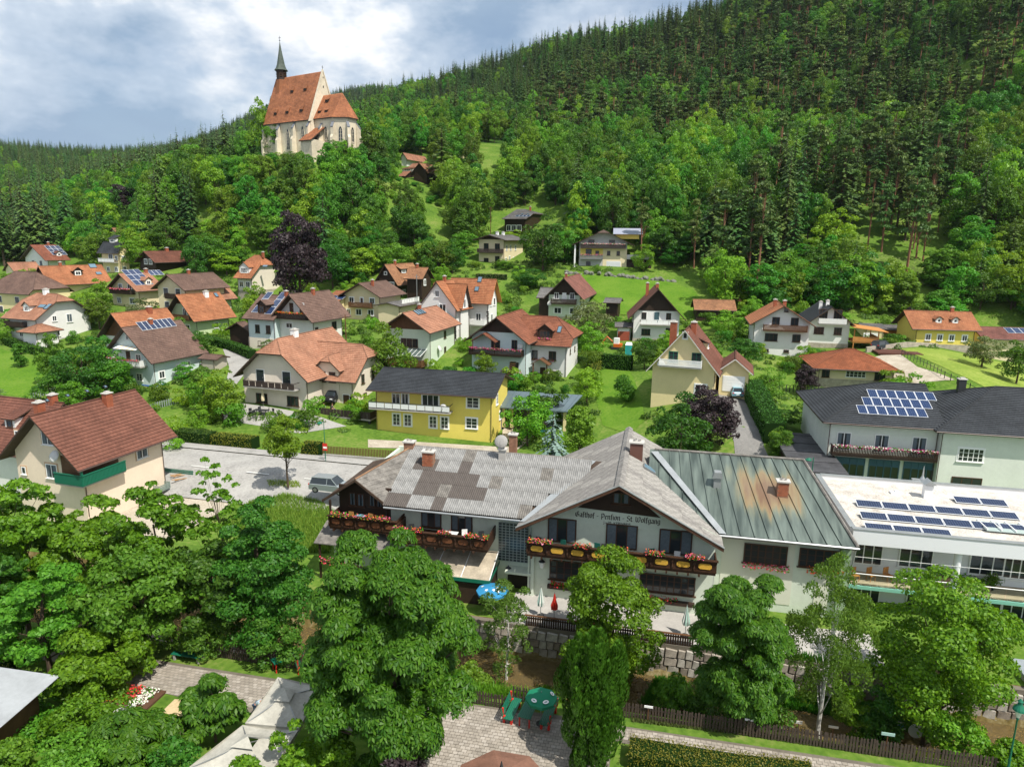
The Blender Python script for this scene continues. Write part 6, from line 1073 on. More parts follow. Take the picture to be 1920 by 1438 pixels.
# window boxes on the restaurant windows
for u0, u1, v in ((1026, 1085, 1096), (1196, 1303, 1120)):
    p, q = ony(u0, v, 1.2), ony(u1, v + (0 if u0 < 1100 else 4), 1.2); bxo = MB(); bxo.box(p.x, q.x, 1.15, 1.5, p.z - .3, p.z - .02); fb = bxo.build('flower_box', M_DWOOD, inn); flower_patch('flowers', (p.x + (q.x - p.x) * .4, 1.25, p.z + .1), 140, [L_MID, M_FLOWR, M_RED], .16, fb, spread=((q.x - p.x) * .6, .35, .4))
p = ony(1437, 1064, 3.0); flower_patch('window_box_flowers', (p.x, 3.1, p.z), 200, [L_MID, M_FLOWR, M_FLOWP], .16, inn, spread=(3.4, .4, .5)); p = ony(1548, 1072, 3.0); flower_patch('window_box_flowers', (p.x, 3.1, p.z), 160, [L_MID, M_FLOWR, M_FLOWO], .16, inn, spread=(2.6, .4, .5))
# lanterns
def lantern(name, M, parent, m=M_TRIM, s=1):
    mb = MB(); mb.lathe([(.0, .55), (.20, .45), (.22, .40), (.13, 0), (.0, -.05)], 6, m=0); o = mb.build(name, m, parent, M @ Matrix.Scale(s, 4)); mb = MB(); mb.lathe([(0, .72), (.05, .6), (.24, .44), (.0, .44)], 6); mb.build('lantern_cap', M_DMET, o); return o
p = ony(1016, 1064, 1.2); lantern('wall_lantern', Matrix.Translation(p), inn, s=1.2); p = ony(953, 1075, 1.8); lantern('wall_lantern', Matrix.Translation(p), inn, s=1.1)
# sign lettering drawn with a broad nib
G = {'G': (.78, [[(.7, .85), (.45, 1), (.12, .75), (.1, .25), (.35, 0), (.68, .15), (.68, .5), (.42, .55)], [(.38, .9), (.38, .2)]]), 'a': (.52, [[(.1, .6), (.35, .68), (.42, .5), (.42, .05), (.5, 0)], [(.42, .4), (.12, .3), (.12, .05), (.4, .05)]]),
     'ſ': (.36, [[(.4, .95), (.2, .98), (.18, -.1)], [(.05, .62), (.3, .62)]]), 't': (.38, [[(.2, .9), (.18, .1), (.36, .0)], [(.02, .65), (.36, .65)]]), 'h': (.55, [[(.12, 1), (.12, 0)], [(.12, .6), (.35, .7), (.45, .5), (.42, -.05), (.3, -.2)]]),
     'o': (.52, [[(.12, .6), (.12, .1), (.3, 0), (.44, .1), (.44, .58), (.28, .7), (.12, .6)]]), 'f': (.4, [[(.42, .95), (.2, .98), (.18, -.15)], [(.02, .62), (.38, .62)]]), 'P': (.7, [[(.2, .95), (.18, -.15)], [(.05, .9), (.4, 1), (.62, .8), (.6, .4), (.35, .3), (.2, .38)]]),
     'e': (.46, [[(.14, .35), (.4, .5), (.36, .66), (.14, .6), (.12, .12), (.28, 0), (.42, .1)]]), 'n': (.58, [[(.04, .62), (.14, .68), (.14, 0), (.2, .02)], [(.14, .58), (.36, .7), (.44, .6), (.44, .04), (.54, 0)]]), 'i': (.28, [[(.05, .62), (.14, .68), (.14, .05), (.24, 0)], [(.13, .9), (.17, .92)]]),
     'S': (.62, [[(.55, .88), (.3, 1), (.12, .8), (.2, .55), (.5, .45), (.55, .15), (.3, 0), (.06, .12)]]), '.': (.24, [[(.08, .02), (.12, .06)]]), 'W': (.98, [[(.1, .98), (.12, .15), (.3, 0), (.44, .15), (.44, .9)], [(.44, .15), (.62, 0), (.8, .15), (.85, .8), (.7, 1)]]), 'l': (.28, [[(.14, 1), (.14, .05), (.26, 0)]]),
     'g': (.54, [[(.12, .6), (.12, .12), (.28, .02), (.42, .12)], [(.12, .6), (.3, .7), (.44, .62), (.44, -.15), (.3, -.28), (.1, -.2)]]), 'u': (.58, [[(.06, .64), (.14, .66), (.14, .1), (.28, 0), (.44, .12)], [(.44, .68), (.44, .05), (.54, 0)]]), '-': (.5, [[(.1, .38), (.38, .42)]]), ' ': (.3, [])}
def script(txt, x, z, s, y, parent, m, slope=0):
    mb = MB(); nib = Vector((.075, 0, .055)) * s
    for ch in txt:
        w, st = G[ch]
        for pl in st:
            for (ax, az), (bx_, bz) in zip(pl[:-1], pl[1:]): p = Vector((x + ax * s, y, z + az * s)); q = Vector((x + bx_ * s, y, z + bz * s)); mb.prism([p - nib, p + nib, q + nib, q - nib], (0, .012, 0))
        x += w * s
    mb.build('lettering', m, parent); return x
a, b2 = ony(1076, 948, 1.46), ony(1241, 985, 1.46); mb = MB(); mb.box(a.x, b2.x, 1.455, 1.49, min(5.05, b2.z), 6.25); sg = mb.build('sign_board', mat('sign_field', (.60, .66, .56), nz=(.5, .08)), inn); LT = mat('sign_lettering', (.03, .018, .015)); T = 'Gaſthof - Penſion - St. Wolfgang'; tw = sum(G[c][0] for c in T); sc = (b2.x - a.x - .25) / tw; script(T, a.x + .12, 5.58, sc, 1.44, sg, LT)
def text(s, size, parent, M, m, name='lettering', ext=.008):
    c = bpy.data.curves.new(name, 'FONT'); c.body = s; c.size = size; c.extrude = ext; c.align_x = 'CENTER'; c.materials.append(m); t0 = bpy.data.objects.new('tmp_text', c); COL.objects.link(t0); me = bpy.data.meshes.new_from_object(t0.evaluated_get(bpy.context.evaluated_depsgraph_get())); bpy.data.objects.remove(t0); me.name = name; return inst(name, me, parent, M)
RX = Matrix.Rotation(math.pi / 2, 4, 'X'); text('J.u.M. KERNBEIS', .31, sg, Matrix.Translation(((a.x + b2.x) / 2, 1.44, 5.2)) @ RX, LT)
# terrace in front of the inn
te = empty('inn_terrace', V0(0, 0, -1.65), TH0, 'raised stone terrace with dark picket fence in front of the inn', 'terrace')
bx('terrace_floor', M_CONC, (-1, 26, -2.9, 1.6, -.1, .0), parent=te); bx('terrace_beam', M_DWOOD, (.6, 13.2, -2.98, -2.88, -.35, -.1), parent=te)
pk = MB(); pk.prism([Vector((0, 0, 0)), Vector((.13, 0, 0)), Vector((.13, 0, .92)), Vector((.065, 0, 1.0)), Vector((0, 0, .92))], (0, .03, 0)); pkm = bpy.data.meshes.new('picket'); pkm.from_pydata(pk.v, [], pk.f); pkm.materials.append(M_DWOOD)
for i in range(72): inst('picket', pkm, te, Matrix.Translation((.7 + i * .172, -2.95, -.3)))
bx('fence_rail', M_WOOD, (.6, 13.2, -2.9, -2.82, .45, .55), (.6, 13.2, -2.98, -2.8, .7, .76), parent=te)
# stone walls of the stream: individual stones
st = empty('stream_wall', V0(0, -3.05, -4.6), TH0, 'rubble stone retaining wall along the stream below the inn', 'retaining wall'); sm = []
for k in range(6):
    mb = MB(); rr = random.Random(k); w_, h_ = .5, .34; pts = [(-w_, -h_), (w_ * .9, -h_ * .95), (w_, h_ * .8), (-w_ * .85, h_)]; pts = [(x + rr.uniform(-.06, .06), z + rr.uniform(-.04, .04)) for x, z in pts]; f = [Vector((x * .93, -.16 + rr.uniform(-.04, .04), z * .9)) for x, z in pts]; g = [Vector((x, .1, z)) for x, z in pts]
    mb.quad(*f)
    for i in range(4): j = (i + 1) % 4; mb.quad(g[i], g[j], f[j], f[i])
    me = bpy.data.meshes.new('stone'); me.from_pydata(mb.v, [], mb.f); me.materials.append(mat('wall_stone_%d' % (k % 3), [(.34, .30, .25), (.42, .39, .34), (.26, .22, .18)][k % 3], nz=(2, .35), bump=(5, .5), rough=.95)); me.name = 'stone'; sm.append(me)
bx('mortar_core', mat('wall_mortar', (.16, .14, .11)), (-14, 36, .02, .6, -.5, 2.85), parent=st)
x = -14.0; cnt = 0
for row in range(4):
    x = -14 + random.random()
    while x < 36 and cnt < 290: w = random.uniform(.45, .95); inst('stone', random.choice(sm), st, Matrix.Translation((x + w / 2, 0, .2 + row * .68)) @ Matrix.Diagonal((w * .97, 1, .98, 1))); x += w; cnt += 1
# ---------------------------------------------------------------- dark-roofed building and modern annex on the right
H = House('municipal_house', 'long pale building with dark tiled hip roof, solar array and magenta balcony flowers', None, -12, cat='building', pos=V0(29, 31.9, -.3))
M_PG = mat('grey_green_render', (.68, .71, .64), nz=(.35, .09), bump=(8, .12)); B = H.block(M_PG, T_GRY, R=11.3, L=14.5, h=7.75, ridge='x', rise=3.0, hip=(1, 0), ov=.9, step=.36); H.wins(B, 'R', [(.15, 4.1, 1.5, 2.1, 'c'), (.5, 4.1, 1.5, 2.1, 'c'), (.84, 4.1, 1.5, 2.1, 'c')], ''); H.balcony(B, 'R', .03, .99, 3.85, 1.1, M_DWOOD, flowers=[M_FLOWM, M_FLOWM, M_FLOWW])
BW = mat('blue_gate_frame', (.05, .12, .17), rough=.4)
for i in range(3):
    x = 1.0 + i * 3.6; g = MB(); g.box(x, x + 3.2, -.06, .0, .3, 3.3)
    for k in range(5): g.box(x + k * .78, x + k * .78 + .08, -.12, -.06, .3, 3.3)
    for zz in (.3, 1.1, 2.5, 3.2): g.box(x, x + 3.2, -.115, -.06, zz, zz + .09)
    g.build('glazed_gate', BW, H.root); p = MB()
    for k in range(4): p.box(x + k * .78 + .1, x + k * .78 + .76, -.075, -.065, 1.2, 2.48)
    p.build('pane', M_GLASS, H.root)
M = H.slope(B, 0); me = panel_mesh(1.0, 1.65, True)
for j, (n, x0) in enumerate(((7, 3.2), (7, 4.1), (7, 5.0))):
    for i in range(n): inst('solar_panel', me, H.root, M @ Matrix.Translation((x0 + i * 1.03, 1.0 + j * 1.7, .12)))
B2 = H.block(M_PG, T_GRY, pos=V0(40.3, 31.1, -.3), R=19, L=16, h=7.7, ridge='x', rise=3.2, hip=(1, 0), ov=.9); H.wins(B2, 'R', [(.165, 4.0, 2.5, 1.5, 'sx'), (.165, -.1, 3.0, 2.3, 'b')]); H.chimney(B2, 5.2, .62, .6, .8, M_DMET)
bl = House('flat_shed', 'low building with dark felt flat roof beside the hedge', None, -12, cat='building', pos=V0(24.7, 25.7, -1.5)); mb = MB(); mb.box(0, 4.9, 0, 15, -1, 4.3); mb.build('wall', M_DWOOD, bl.root); mb = MB(); mb.box(-.3, 5.2, -.3, 15.3, 4.3, 4.55); mb.build('roof', mat('felt', (.07, .07, .075), nz=(.6, .5)), bl.root)
for i in range(4): mb = MB(); mb.box(-.3, 5.2, 3.2 + i * 3.6, 3.3 + i * 3.6, 4.55, 4.62); mb.build('felt_seam', mat('felt', ()), bl.root)
md = empty('modern_annex', V0(0, 0, 0), TH0, 'modern white building with gravel flat roof, solar rows and glass-fronted deck', 'building')
GR = gmat('roof_gravel', [(.38, (.30, .27, .23)), (.52, (.50, .46, .41)), (.66, (.66, .62, .56))], .9, 7.0, .6); WH = mat('white_cladding', (.74, .75, .76), rough=.5)
bx('flat_roof', GR, (25.0, 47, 5.0, 17.5, 4.7, 5.0), parent=md); mb = MB(); mb.box(24.9, 47, 4.55, 4.95, 4.15, 5.35).box(24.8, 25.15, 4.95, 17.6, 4.7, 5.3).box(25.15, 47, 17.3, 17.7, 4.7, 5.35); mb.build('parapet', WH, md); mb = MB(); mb.box(24.85, 47, 4.5, 5.0, 5.35, 5.41).box(24.75, 25.2, 5.0, 17.7, 5.3, 5.36).box(25.2, 47, 17.25, 17.75, 5.35, 5.41); mb.build('parapet_capping', M_ZINC, md)
bx('upper_wall', WH, (25.0, 47, 7.4, 7.6, .6, 4.7), parent=md); bx('lower_wall', WH, (25, 47, 7.0, 7.2, -3.5, .45), parent=md); bx('rear_wall', WH, (25, 47, 17.2, 17.3, -3, 4.7), parent=md); bx('end_wall', WH, (25.0, 25.2, 7.6, 17.2, -3, 4.7), (25.0, 25.2, 7.2, 7.4, -3, .45), parent=md)
bx('deck_floor', mat('travertine_deck', (.46, .37, .25), nz=(.8, .2)), (25.0, 47, 4.9, 7.4, .4, .6), parent=md); bx('deck_edge', mat('green_glass_edge', (.20, .45, .36), rough=.2), (25.0, 47, 4.72, 4.9, .35, .62), parent=md)
mb = MB(); mb.lathe([(.26, -3.5), (.26, 4.2)], 14, (32.6, 5.1, 0)); mb.build('round_column', WH, md, smooth=True); mb = MB(); mb.tube((25.2, 4.85, 1.6), (47, 4.85, 1.6), .035, n=6).tube((25.2, 4.85, 3.0), (47, 4.85, 3.0), .02, n=4); mb.build('handrail', M_TRIM, md)
gl = bpy.data.materials.new('clear_glass'); gl.use_nodes = True; b = gl.node_tree.nodes['Principled BSDF']; b.inputs['Base Color'].default_value = (.85, .95, .92, 1); b.inputs['Roughness'].default_value = .03; b.inputs['Transmission Weight'].default_value = 1; b.inputs['IOR'].default_value = 1.1
for i in range(8): mb = MB(); mb.box(25.3 + i * 2.7, 27.9 + i * 2.7, 4.80, 4.815, .65, 1.55); mb.build('glass_balustrade', gl, md)
for q in ((1604, 1012, 1652, 1060), (1688, 1020, 1746, 1067), (1820, 1034, 1880, 1081), (1884, 1041, 1925, 1087)): winp(*q, 7.36, '', md)
for q in ((1598, 1099, 1645, 1146), (1812, 1122, 1872, 1180), (1876, 1130, 1930, 1188), (1700, 1110, 1790, 1165)): winp(*q, 6.96, '', md)
pn = panel_mesh(2.0, 1.0, False)
def roof_row(u, v, n):
    p = onf(u, v, lambda p: 5.05)
    for i in range(n): inst('solar_panel', pn, md, Matrix.Translation((p.x + i * 2.05, p.y, 5.12)) @ Matrix.Rotation(math.radians(14), 4, 'X')); s_ = MB(); s_.box(p.x + i * 2.05, p.x + i * 2.05 + 2, p.y + .0, p.y + 1.0, 5.0, 5.04); s_.build('panel_tray', M_METAL, md)
for q in ((1608, 950, 6), (1616, 973, 7), (1625, 995, 3), (1793, 943, 2)): roof_row(*q)
p = onf(1740, 935, lambda p: 5.0); mb = MB(); mb.box(p.x - .35, p.x + .35, p.y, p.y + .6, 5.0, 6.2); v = mb.build('vent_shaft', WH, md); mb = MB(); mb.prism([Vector((p.x - .5, p.y - .2, 6.3)), Vector((p.x, p.y - .2, 6.7)), Vector((p.x + .5, p.y - .2, 6.3))], (0, 1, 0)); mb.build('vent_hood', M_ZINC, v)
p = onf(1728, 908, lambda p: 5.0); mb = MB(); mb.lathe([(.3, 5.0), (.25, 5.5), (.1, 5.8), (.02, 6.8)], 8, (p.x, p.y, 0)).box(p.x - .9, p.x - .2, p.y - .2, p.y + .2, 5.0, 5.5); mb.build('roof_fan', M_ZINC, md); p = onf(1680, 925, lambda p: 5.0); mb = MB(); mb.box(p.x - .5, p.x + .5, p.y - .3, p.y + .3, 5.0, 5.15).lathe([(.2, 5.15), (.15, 5.3), (0, 5.32)], 8, (p.x, p.y, 0)); mb.build('roof_vent', WH, md)
p = onf(1835, 985, lambda p: 5.0); mb = MB()
for i in range(6): mb.box(p.x + i * 1.0, p.x + i * 1.0 + .07, p.y - 1.4, p.y + .6, 5.25, 5.35)
mb.box(p.x, p.x + 6, p.y - 1.4, p.y + .6, 5.15, 5.2, m=1); mb.build('rooflight', [M_TRIM, mat('pale_glass', (.42, .50, .48), rough=.1, spec=.7)], md)
bx('lower_terrace', M_CONC, (25, 47, -2.9, 7.0, -3.0, -2.6), parent=md); bx('bay_roof', mat('grey_shingle', (.26, .29, .31), nz=(2, .2)), (34.5, 41, -3.0, -.2, -1.3, -1.15), parent=md); bx('bay_wall', M_PL, (34.6, 41, -2.8, -.3, -4.6, -1.3), parent=md)
# deck furniture
def pot_plant(x, y, z, h, label, palm=False, trough=False):
    r = empty('potted_plant', V0(x, y, z), TH0, label, 'plant'); mb = MB()
    if trough: mb.box(-.9, .9, -.25, .25, 0, .4)
    else: mb.lathe([(.0, 0), (.18, 0), (.25, .4), (.2, .4)], 8)
    mb.build('pot', mat('clay_pot', (.36, .24, .15)) if trough else M_DMET, r); rng = np.random.default_rng(int(x * 10)); n = 180; P = rng.normal(size=(n, 3)) * np.array([.6 if trough else .22, .18, h * .2]) + np.array([0, 0, .4 + h * .5]); N = rnd_unit(n, rng)
    V, F = leaf_quads(P, N, .3 if not palm else .6, rng, asp=.35 if not palm else .12); inst('leaves', npmesh('leaves', V, F, [L_MID]), r)
for u, v, h, l, pa, tr in ((1757, 1078, 1.3, 'palm-like plant in a dark pot before the deck wall', True, False), (1737, 1076, 1.1, 'round leafy pot plant left of the palm on the deck', False, False), (1830, 1103, .5, 'long trough with low green shrubs right of the round column', False, True), (1858, 1105, .9, 'spiky potted plant right of the trough', True, False), (1775, 1090, .5, 'trough of low shrubs behind the leafy lime top', False, True)):
    p = onf(u, v, lambda p: .6); pot_plant(p.x, p.y, .6, h, l, pa, tr)
def chair(name, label, pos, rz, m, group=None, s=1.0):
    r = empty(name, pos, rz, label, 'chair', group); mb = MB(); mb.box(-.23, .23, -.23, .23, .42, .47); mb.build('seat', m, r); mb = MB(); mb.box(-.23, .23, .2, .24, .5, .95); mb.build('backrest', m, r)
    for x in (-.2, .2):
        for y in (-.2, .2): mb = MB(); mb.tube((x, y, 0), (x, y, .44), .02, n=4); mb.build('leg', m, r)
    r.scale = (s, s, s); return r
def table(name, label, pos, rz, w, d, m, h=.74, legm=None):
    r = empty(name, pos, rz, label, 'table'); k = max(1, round(d / .12))
    for i in range(k): mb = MB(); mb.box(-w / 2, w / 2, -d / 2 + i * d / k + .008, -d / 2 + (i + 1) * d / k - .008, h - .05, h); mb.build('plank', m, r)
    for x in (-w / 2 + .12, w / 2 - .12):
        for y in (-d / 2 + .1, d / 2 - .1): mb = MB(); mb.box(x - .035, x + .035, y - .035, y + .035, 0, h - .05); mb.build('leg', legm or m, r)
    return r
PWH = mat('white_plastic', (.75, .75, .73), rough=.4); PGR = mat('green_plastic', (.02, .12, .09), rough=.5)
for u, v, m, l in ((1008, 1012, M_DMET, 'black chair at the left end of the inn upper balcony'), (1054, 1018, PGR, 'green chair by the first balcony door'), (1134, 1023, M_DMET, 'black chair below the second balcony window'), (1118, 1025, PGR, 'pale green chair left of the second window'), (1224, 1036, PGR, 'dark green chair beside the closed balcony parasol'), (1270, 1041, PWH, 'white plastic chair by the third balcony door')):
    p = ony(u, v, .9); chair('balcony_chair', l, V0(p.x, .9, 2.7), TH0 + random.uniform(-.5, .5), m)
for x, m, l in ((-9.8, M_DMET, 'dark chair at the left end of the lower left balcony'), (-5.2, PWH, 'white chair beside the small white balcony table'), (-3.8, M_DMET, 'dark cushioned chair at the right end of the left balcony')): chair('balcony_chair', l, V0(x, .9, 2.72), TH0 + .4, m)
table('balcony_table', 'small white table on the left inn balcony', V0(-6.3, .6, 2.72), TH0, 1.1, .7, PWH)
for x, l in ((-15.6, 'first rattan chair on the far left wing balcony'), (-13.8, 'rattan chair right of the blue table on the wing balcony'), (-12.7, 'rattan chair at the right end of the wing balcony')): chair('rattan_chair', l, V0(x, 1.6, 2.95), TH0, mat('rattan', (.35, .18, .06)))
r = empty('blue_table', V0(-14.7, 1.5, 2.95), 0, 'round light blue table on the wing balcony', 'table'); mb = MB(); mb.lathe([(0, .7), (.45, .7), (.45, .74), (0, .74)], 14); mb.build('tabletop', mat('light_blue', (.15, .42, .6)), r); mb = MB(); mb.tube((0, 0, 0), (0, 0, .7), .04); mb.build('leg', M_DMET, r)
tb = onf(1870, 1178, lambda p: -2.6); table('garden_table', 'reddish wooden slatted table on the lower glass terrace', V0(tb.x, tb.y, -2.6), TH0, 2.6, 1.1, M_WOOD)
chair('folding_chair', 'wooden folding chair left of the slatted terrace table', V0(tb.x - 1.9, tb.y, -2.6), TH0 + 1.2, M_LWOOD)
for u, l in ((1632, 'left light wooden bench chair on the modern deck'), (1663, 'second light wooden chair on the modern deck'), (1602, 'wooden chair at the deck corner nearest the inn')): p = onf(u, 1088, lambda p: .6); chair('deck_chair', l, V0(p.x, p.y, .6), TH0 + .5, M_OWOOD, s=1.1)
p = onf(1905, 1085, lambda p: .6); table('deck_table', 'long grey dining table on the modern deck', V0(p.x, p.y, .6), TH0, 2.4, .9, M_METAL)
for i, dx in enumerate((-1.5, -.2, 1.0)): chair('dining_chair', ['dark metal chair at the left end of the grey deck table', 'dark metal chair beside the middle of the grey deck table', 'dark metal chair at the right end of the grey deck table'][i], V0(p.x + dx, p.y - .7, .6), TH0 + 3, M_DMET)
# ---------------------------------------------------------------- vehicles and machines
def car(label, pos, rz, col, L=4.4, Wd=1.8, Hh=1.6, suv=True, name='parked_car'):
    r = empty(name, pos, rz, label, 'car'); cm_ = mat('car_paint_' + '_'.join('%d' % (c * 100) for c in col), col, rough=.25, spec=.6, metal=.3); h = Hh
    prof = [(-L / 2, .35), (-L / 2 - .02, .75), (-L / 2 + .08, h * .60), (L / 2 - 1.15, h * .62), (L / 2 - .2, h * .50), (L / 2, .55), (L / 2 - .05, .3)]
    mb = MB(); n = len(prof); secs = []
    for y, k in ((-Wd / 2, .93), (-Wd / 2 + .12, 1), (Wd / 2 - .12, 1), (Wd / 2, .93)): secs.append([Vector((x * (1 if k == 1 else .985), y, .3 + (z - .3) * k)) for x, z in prof])
    for a, b_ in zip(secs[:-1], secs[1:]):
        for i in range(n): j = (i + 1) % n; mb.quad(a[i], a[j], b_[j], b_[i])
    mb.quad(*secs[0]); mb.quad(*reversed(secs[-1])); mb.build('body', cm_, r)
    gp = [(-L / 2 + .12, h * .59), (-L / 2 + (.35 if suv else .7), h * .97), (L * .08, h), (L / 2 - 1.15, h * .61)]; tp = .16; mb = MB(); lo = [Vector((gp[0][0], s_ * (Wd / 2 - .08), gp[0][1])) for s_ in (-1, 1)] + [Vector((gp[3][0], s_ * (Wd / 2 - .08), gp[3][1])) for s_ in (-1, 1)]; hi = [Vector((gp[1][0], s_ * (Wd / 2 - .26), gp[1][1])) for s_ in (-1, 1)] + [Vector((gp[2][0], s_ * (Wd / 2 - .26), gp[2][1])) for s_ in (-1, 1)]
    mb.quad(lo[0], lo[2], hi[2], hi[0]).quad(lo[1], lo[3], hi[3], hi[1]).quad(lo[0], lo[1], hi[1], hi[0]).quad(lo[2], lo[3], hi[3], hi[2]); mb.build('windows', M_GLASS, r); mb = MB(); mb.prism([hi[0] + Vector((-.05, -.03, 0)), hi[1] + Vector((-.05, .03, 0)), hi[3] + Vector((.05, .03, 0)), hi[2] + Vector((.05, -.03, 0))], (0, 0, .05))
    for a, b_ in ((0, 0), (1, 1), (2, 2), (3, 3)): mb.tube(lo[a], hi[b_], .045, n=4)
    for s_ in (-1, 1): mb.tube(Vector((-.1, s_ * (Wd / 2 - .07), h * .6)), Vector((-.1, s_ * (Wd / 2 - .25), h * .98)), .04, n=4)
    mb.build('roof_frame', cm_, r)
    for x in (-L / 2 + .8, L / 2 - .85):
        for s_ in (-1, 1): mb = MB(); mb.tube((x, s_ * (Wd / 2 - .16), .34), (x, s_ * (Wd / 2 + .02), .34), .34, n=16); w = mb.build('wheel', mat('tyre', (.012, .012, .013), rough=.8), r); mb = MB(); mb.tube((x, s_ * (Wd / 2 + .0), .34), (x, s_ * (Wd / 2 + .035), .34), .21, n=10); mb.build('rim', M_METAL, w)
    for s_ in (-1, 1):
        mb = MB(); mb.box(L / 2 - .22, L / 2 - .04, s_ * (Wd / 2 - .3) - .18, s_ * (Wd / 2 - .3) + .18, h * .43, h * .5); mb.build('headlight', M_TRIM, r); mb = MB(); mb.box(-L / 2 - .04, -L / 2 + .1, s_ * (Wd / 2 - .2) - .14, s_ * (Wd / 2 - .2) + .14, h * .48, h * .58); mb.build('tail_light', M_RED, r)
    mb = MB(); mb.box(-L / 2 - .05, -L / 2 - .01, -.26, .26, .5, .62); mb.build('number_plate', M_TRIM, r); return r
def gp_(u, v): p = hit(u, v); return p
q = pz(622, 921, 0.12); car('silver grey estate car parked beside the road behind the inn', q, TH0 - .05, (.30, .34, .35), 4.5, 1.84, 1.66)
p = gp_(1376, 743) + Vector((0, 0, .07)); car('small light blue car parked on the garage driveway', p, math.radians(88), (.22, .42, .50), 3.9, 1.7, 1.5)
p = gp_(1012, 800); car('dark red car inside the double carport', V0(*inV((p.x, p.y, p.z))) + Vector((0, 5, .2)), math.radians(-100), (.12, .01, .015), 4.2); p = at(626, 788, 101); car('dark car inside the garage under the cream villa terrace', Vector((p.x, p.y, gz(p.x, p.y) + .05)), math.radians(-100), (.02, .02, .025), 4.2); p = hit(1652, 655); car('dark grey car by the timber carport', p + Vector((0, 0, .08)), math.radians(30), (.05, .06, .08))
# trailer and yard clutter
p = pz(290, 925, -1.7); r = empty('car_trailer', p, math.radians(-14), 'green-grey slatted car trailer standing by the peach house wall', 'trailer'); TG = mat('trailer_green', (.22, .28, .25), rough=.4, metal=.3)
mb = MB(); mb.box(-1.5, 1.5, -.8, .8, .55, .62); mb.build('bed', TG, r)
for k in range(4): mb = MB(); z = .66 + k * .17; mb.box(-1.5, 1.5, -.82, -.79, z, z + .12).box(-1.5, 1.5, .79, .82, z, z + .12).box(-1.52, -1.49, -.8, .8, z, z + .12).box(1.49, 1.52, -.8, .8, z, z + .12); tag(mb.build('side_slats', TG, r), kind='stuff')
for s_ in (-1, 1): mb = MB(); mb.tube((.1, s_ * .8, .32), (.1, s_ * .98, .32), .32, n=14); mb.build('wheel', mat('tyre', ()), r)
mb = MB(); mb.tube((-1.5, 0, .55), (-2.6, 0, .5), .04); mb.build('drawbar', M_METAL, r)
p = pz(287, 945, -1.7); mb = MB(); mb.lathe([(0, 0), (.28, 0), (.31, .3), (.31, .6), (.27, .9), (0, .9)], 12); o = mb.build('barrel', M_BLUEP, None, Matrix.Translation(p), True); tag(o, 'blue plastic barrel in front of the slatted trailer', 'barrel')
p = pz(356, 905, -1.6); r = empty('plank_pile', p, .5, 'loose pile of pale planks beside the green gate', 'planks')
for i in range(22): mb = MB(); mb.box(-1.7, 1.7, -.07, .07, 0, .05); mb.build('plank', M_LWOOD, r, Matrix.Translation((random.uniform(-.5, .5), random.uniform(-.8, .8), .05 + i * .05)) @ Matrix.Rotation(random.uniform(-.35, .35), 4, 'Z') @ Matrix.Rotation(random.uniform(-.1, .1), 4, 'Y'))
p = pz(336, 900, -1.3); r = empty('yard_gate', p, TH0, 'dark green picket gate between peach house and road', 'gate')
for i in range(26): mb = MB(); mb.box(-1.9 + i * .15, -1.82 + i * .15, -.02, .02, .1, 1.35); mb.build('picket', M_GREENP, r)
mb = MB(); mb.box(-2, 2, -.04, .04, .25, .33).box(-2, 2, -.04, .04, 1.1, 1.18); mb.build('rail', M_GREENP, r)
p = hit(1157, 655); r = empty('mini_excavator', p, 1.2, 'small orange excavator on the building plot of the white gabled house', 'excavator'); OR = mat('machine_orange', (.62, .13, .02), rough=.4); mb = MB(); mb.box(-.9, -.5, -1, 1, 0, .4).box(.5, .9, -1, 1, 0, .4); mb.build('tracks', M_DMET, r); mb = MB(); mb.box(-.75, .75, -.9, .6, .45, 1.1); mb.build('body', OR, r); mb = MB(); mb.box(-.65, .3, -.4, .6, 1.1, 2.2); mb.build('cab', M_TRIM, r); mb = MB(); mb.tube((.4, .6, 1.0), (.4, 2.2, 2.3), .12).tube((.4, 2.2, 2.3), (.4, 3.1, 1.0), .1).box(.15, .65, 2.9, 3.4, .6, 1.0); mb.build('boom', OR, r)
p = hit(1178, 668); r = empty('portable_toilet', p, -.2, 'turquoise portable toilet with white roof beside the hedge', 'portable toilet'); mb = MB(); mb.box(-.6, .6, -.6, .6, 0, 2.1); mb.build('cabin', mat('turquoise', (.02, .38, .36)), r); mb = MB(); mb.prism([Vector((-.65, -.65, 2.1)), Vector((.65, -.65, 2.1)), Vector((.5, 0, 2.4)), Vector((-.5, 0, 2.4))], (0, 1.3, 0)); mb.build('roof', M_TRIM, r); mb = MB(); mb.box(-.35, .35, -.63, -.6, .1, 1.95); mb.build('door', mat('turquoise_door', (.03, .28, .28)), r)
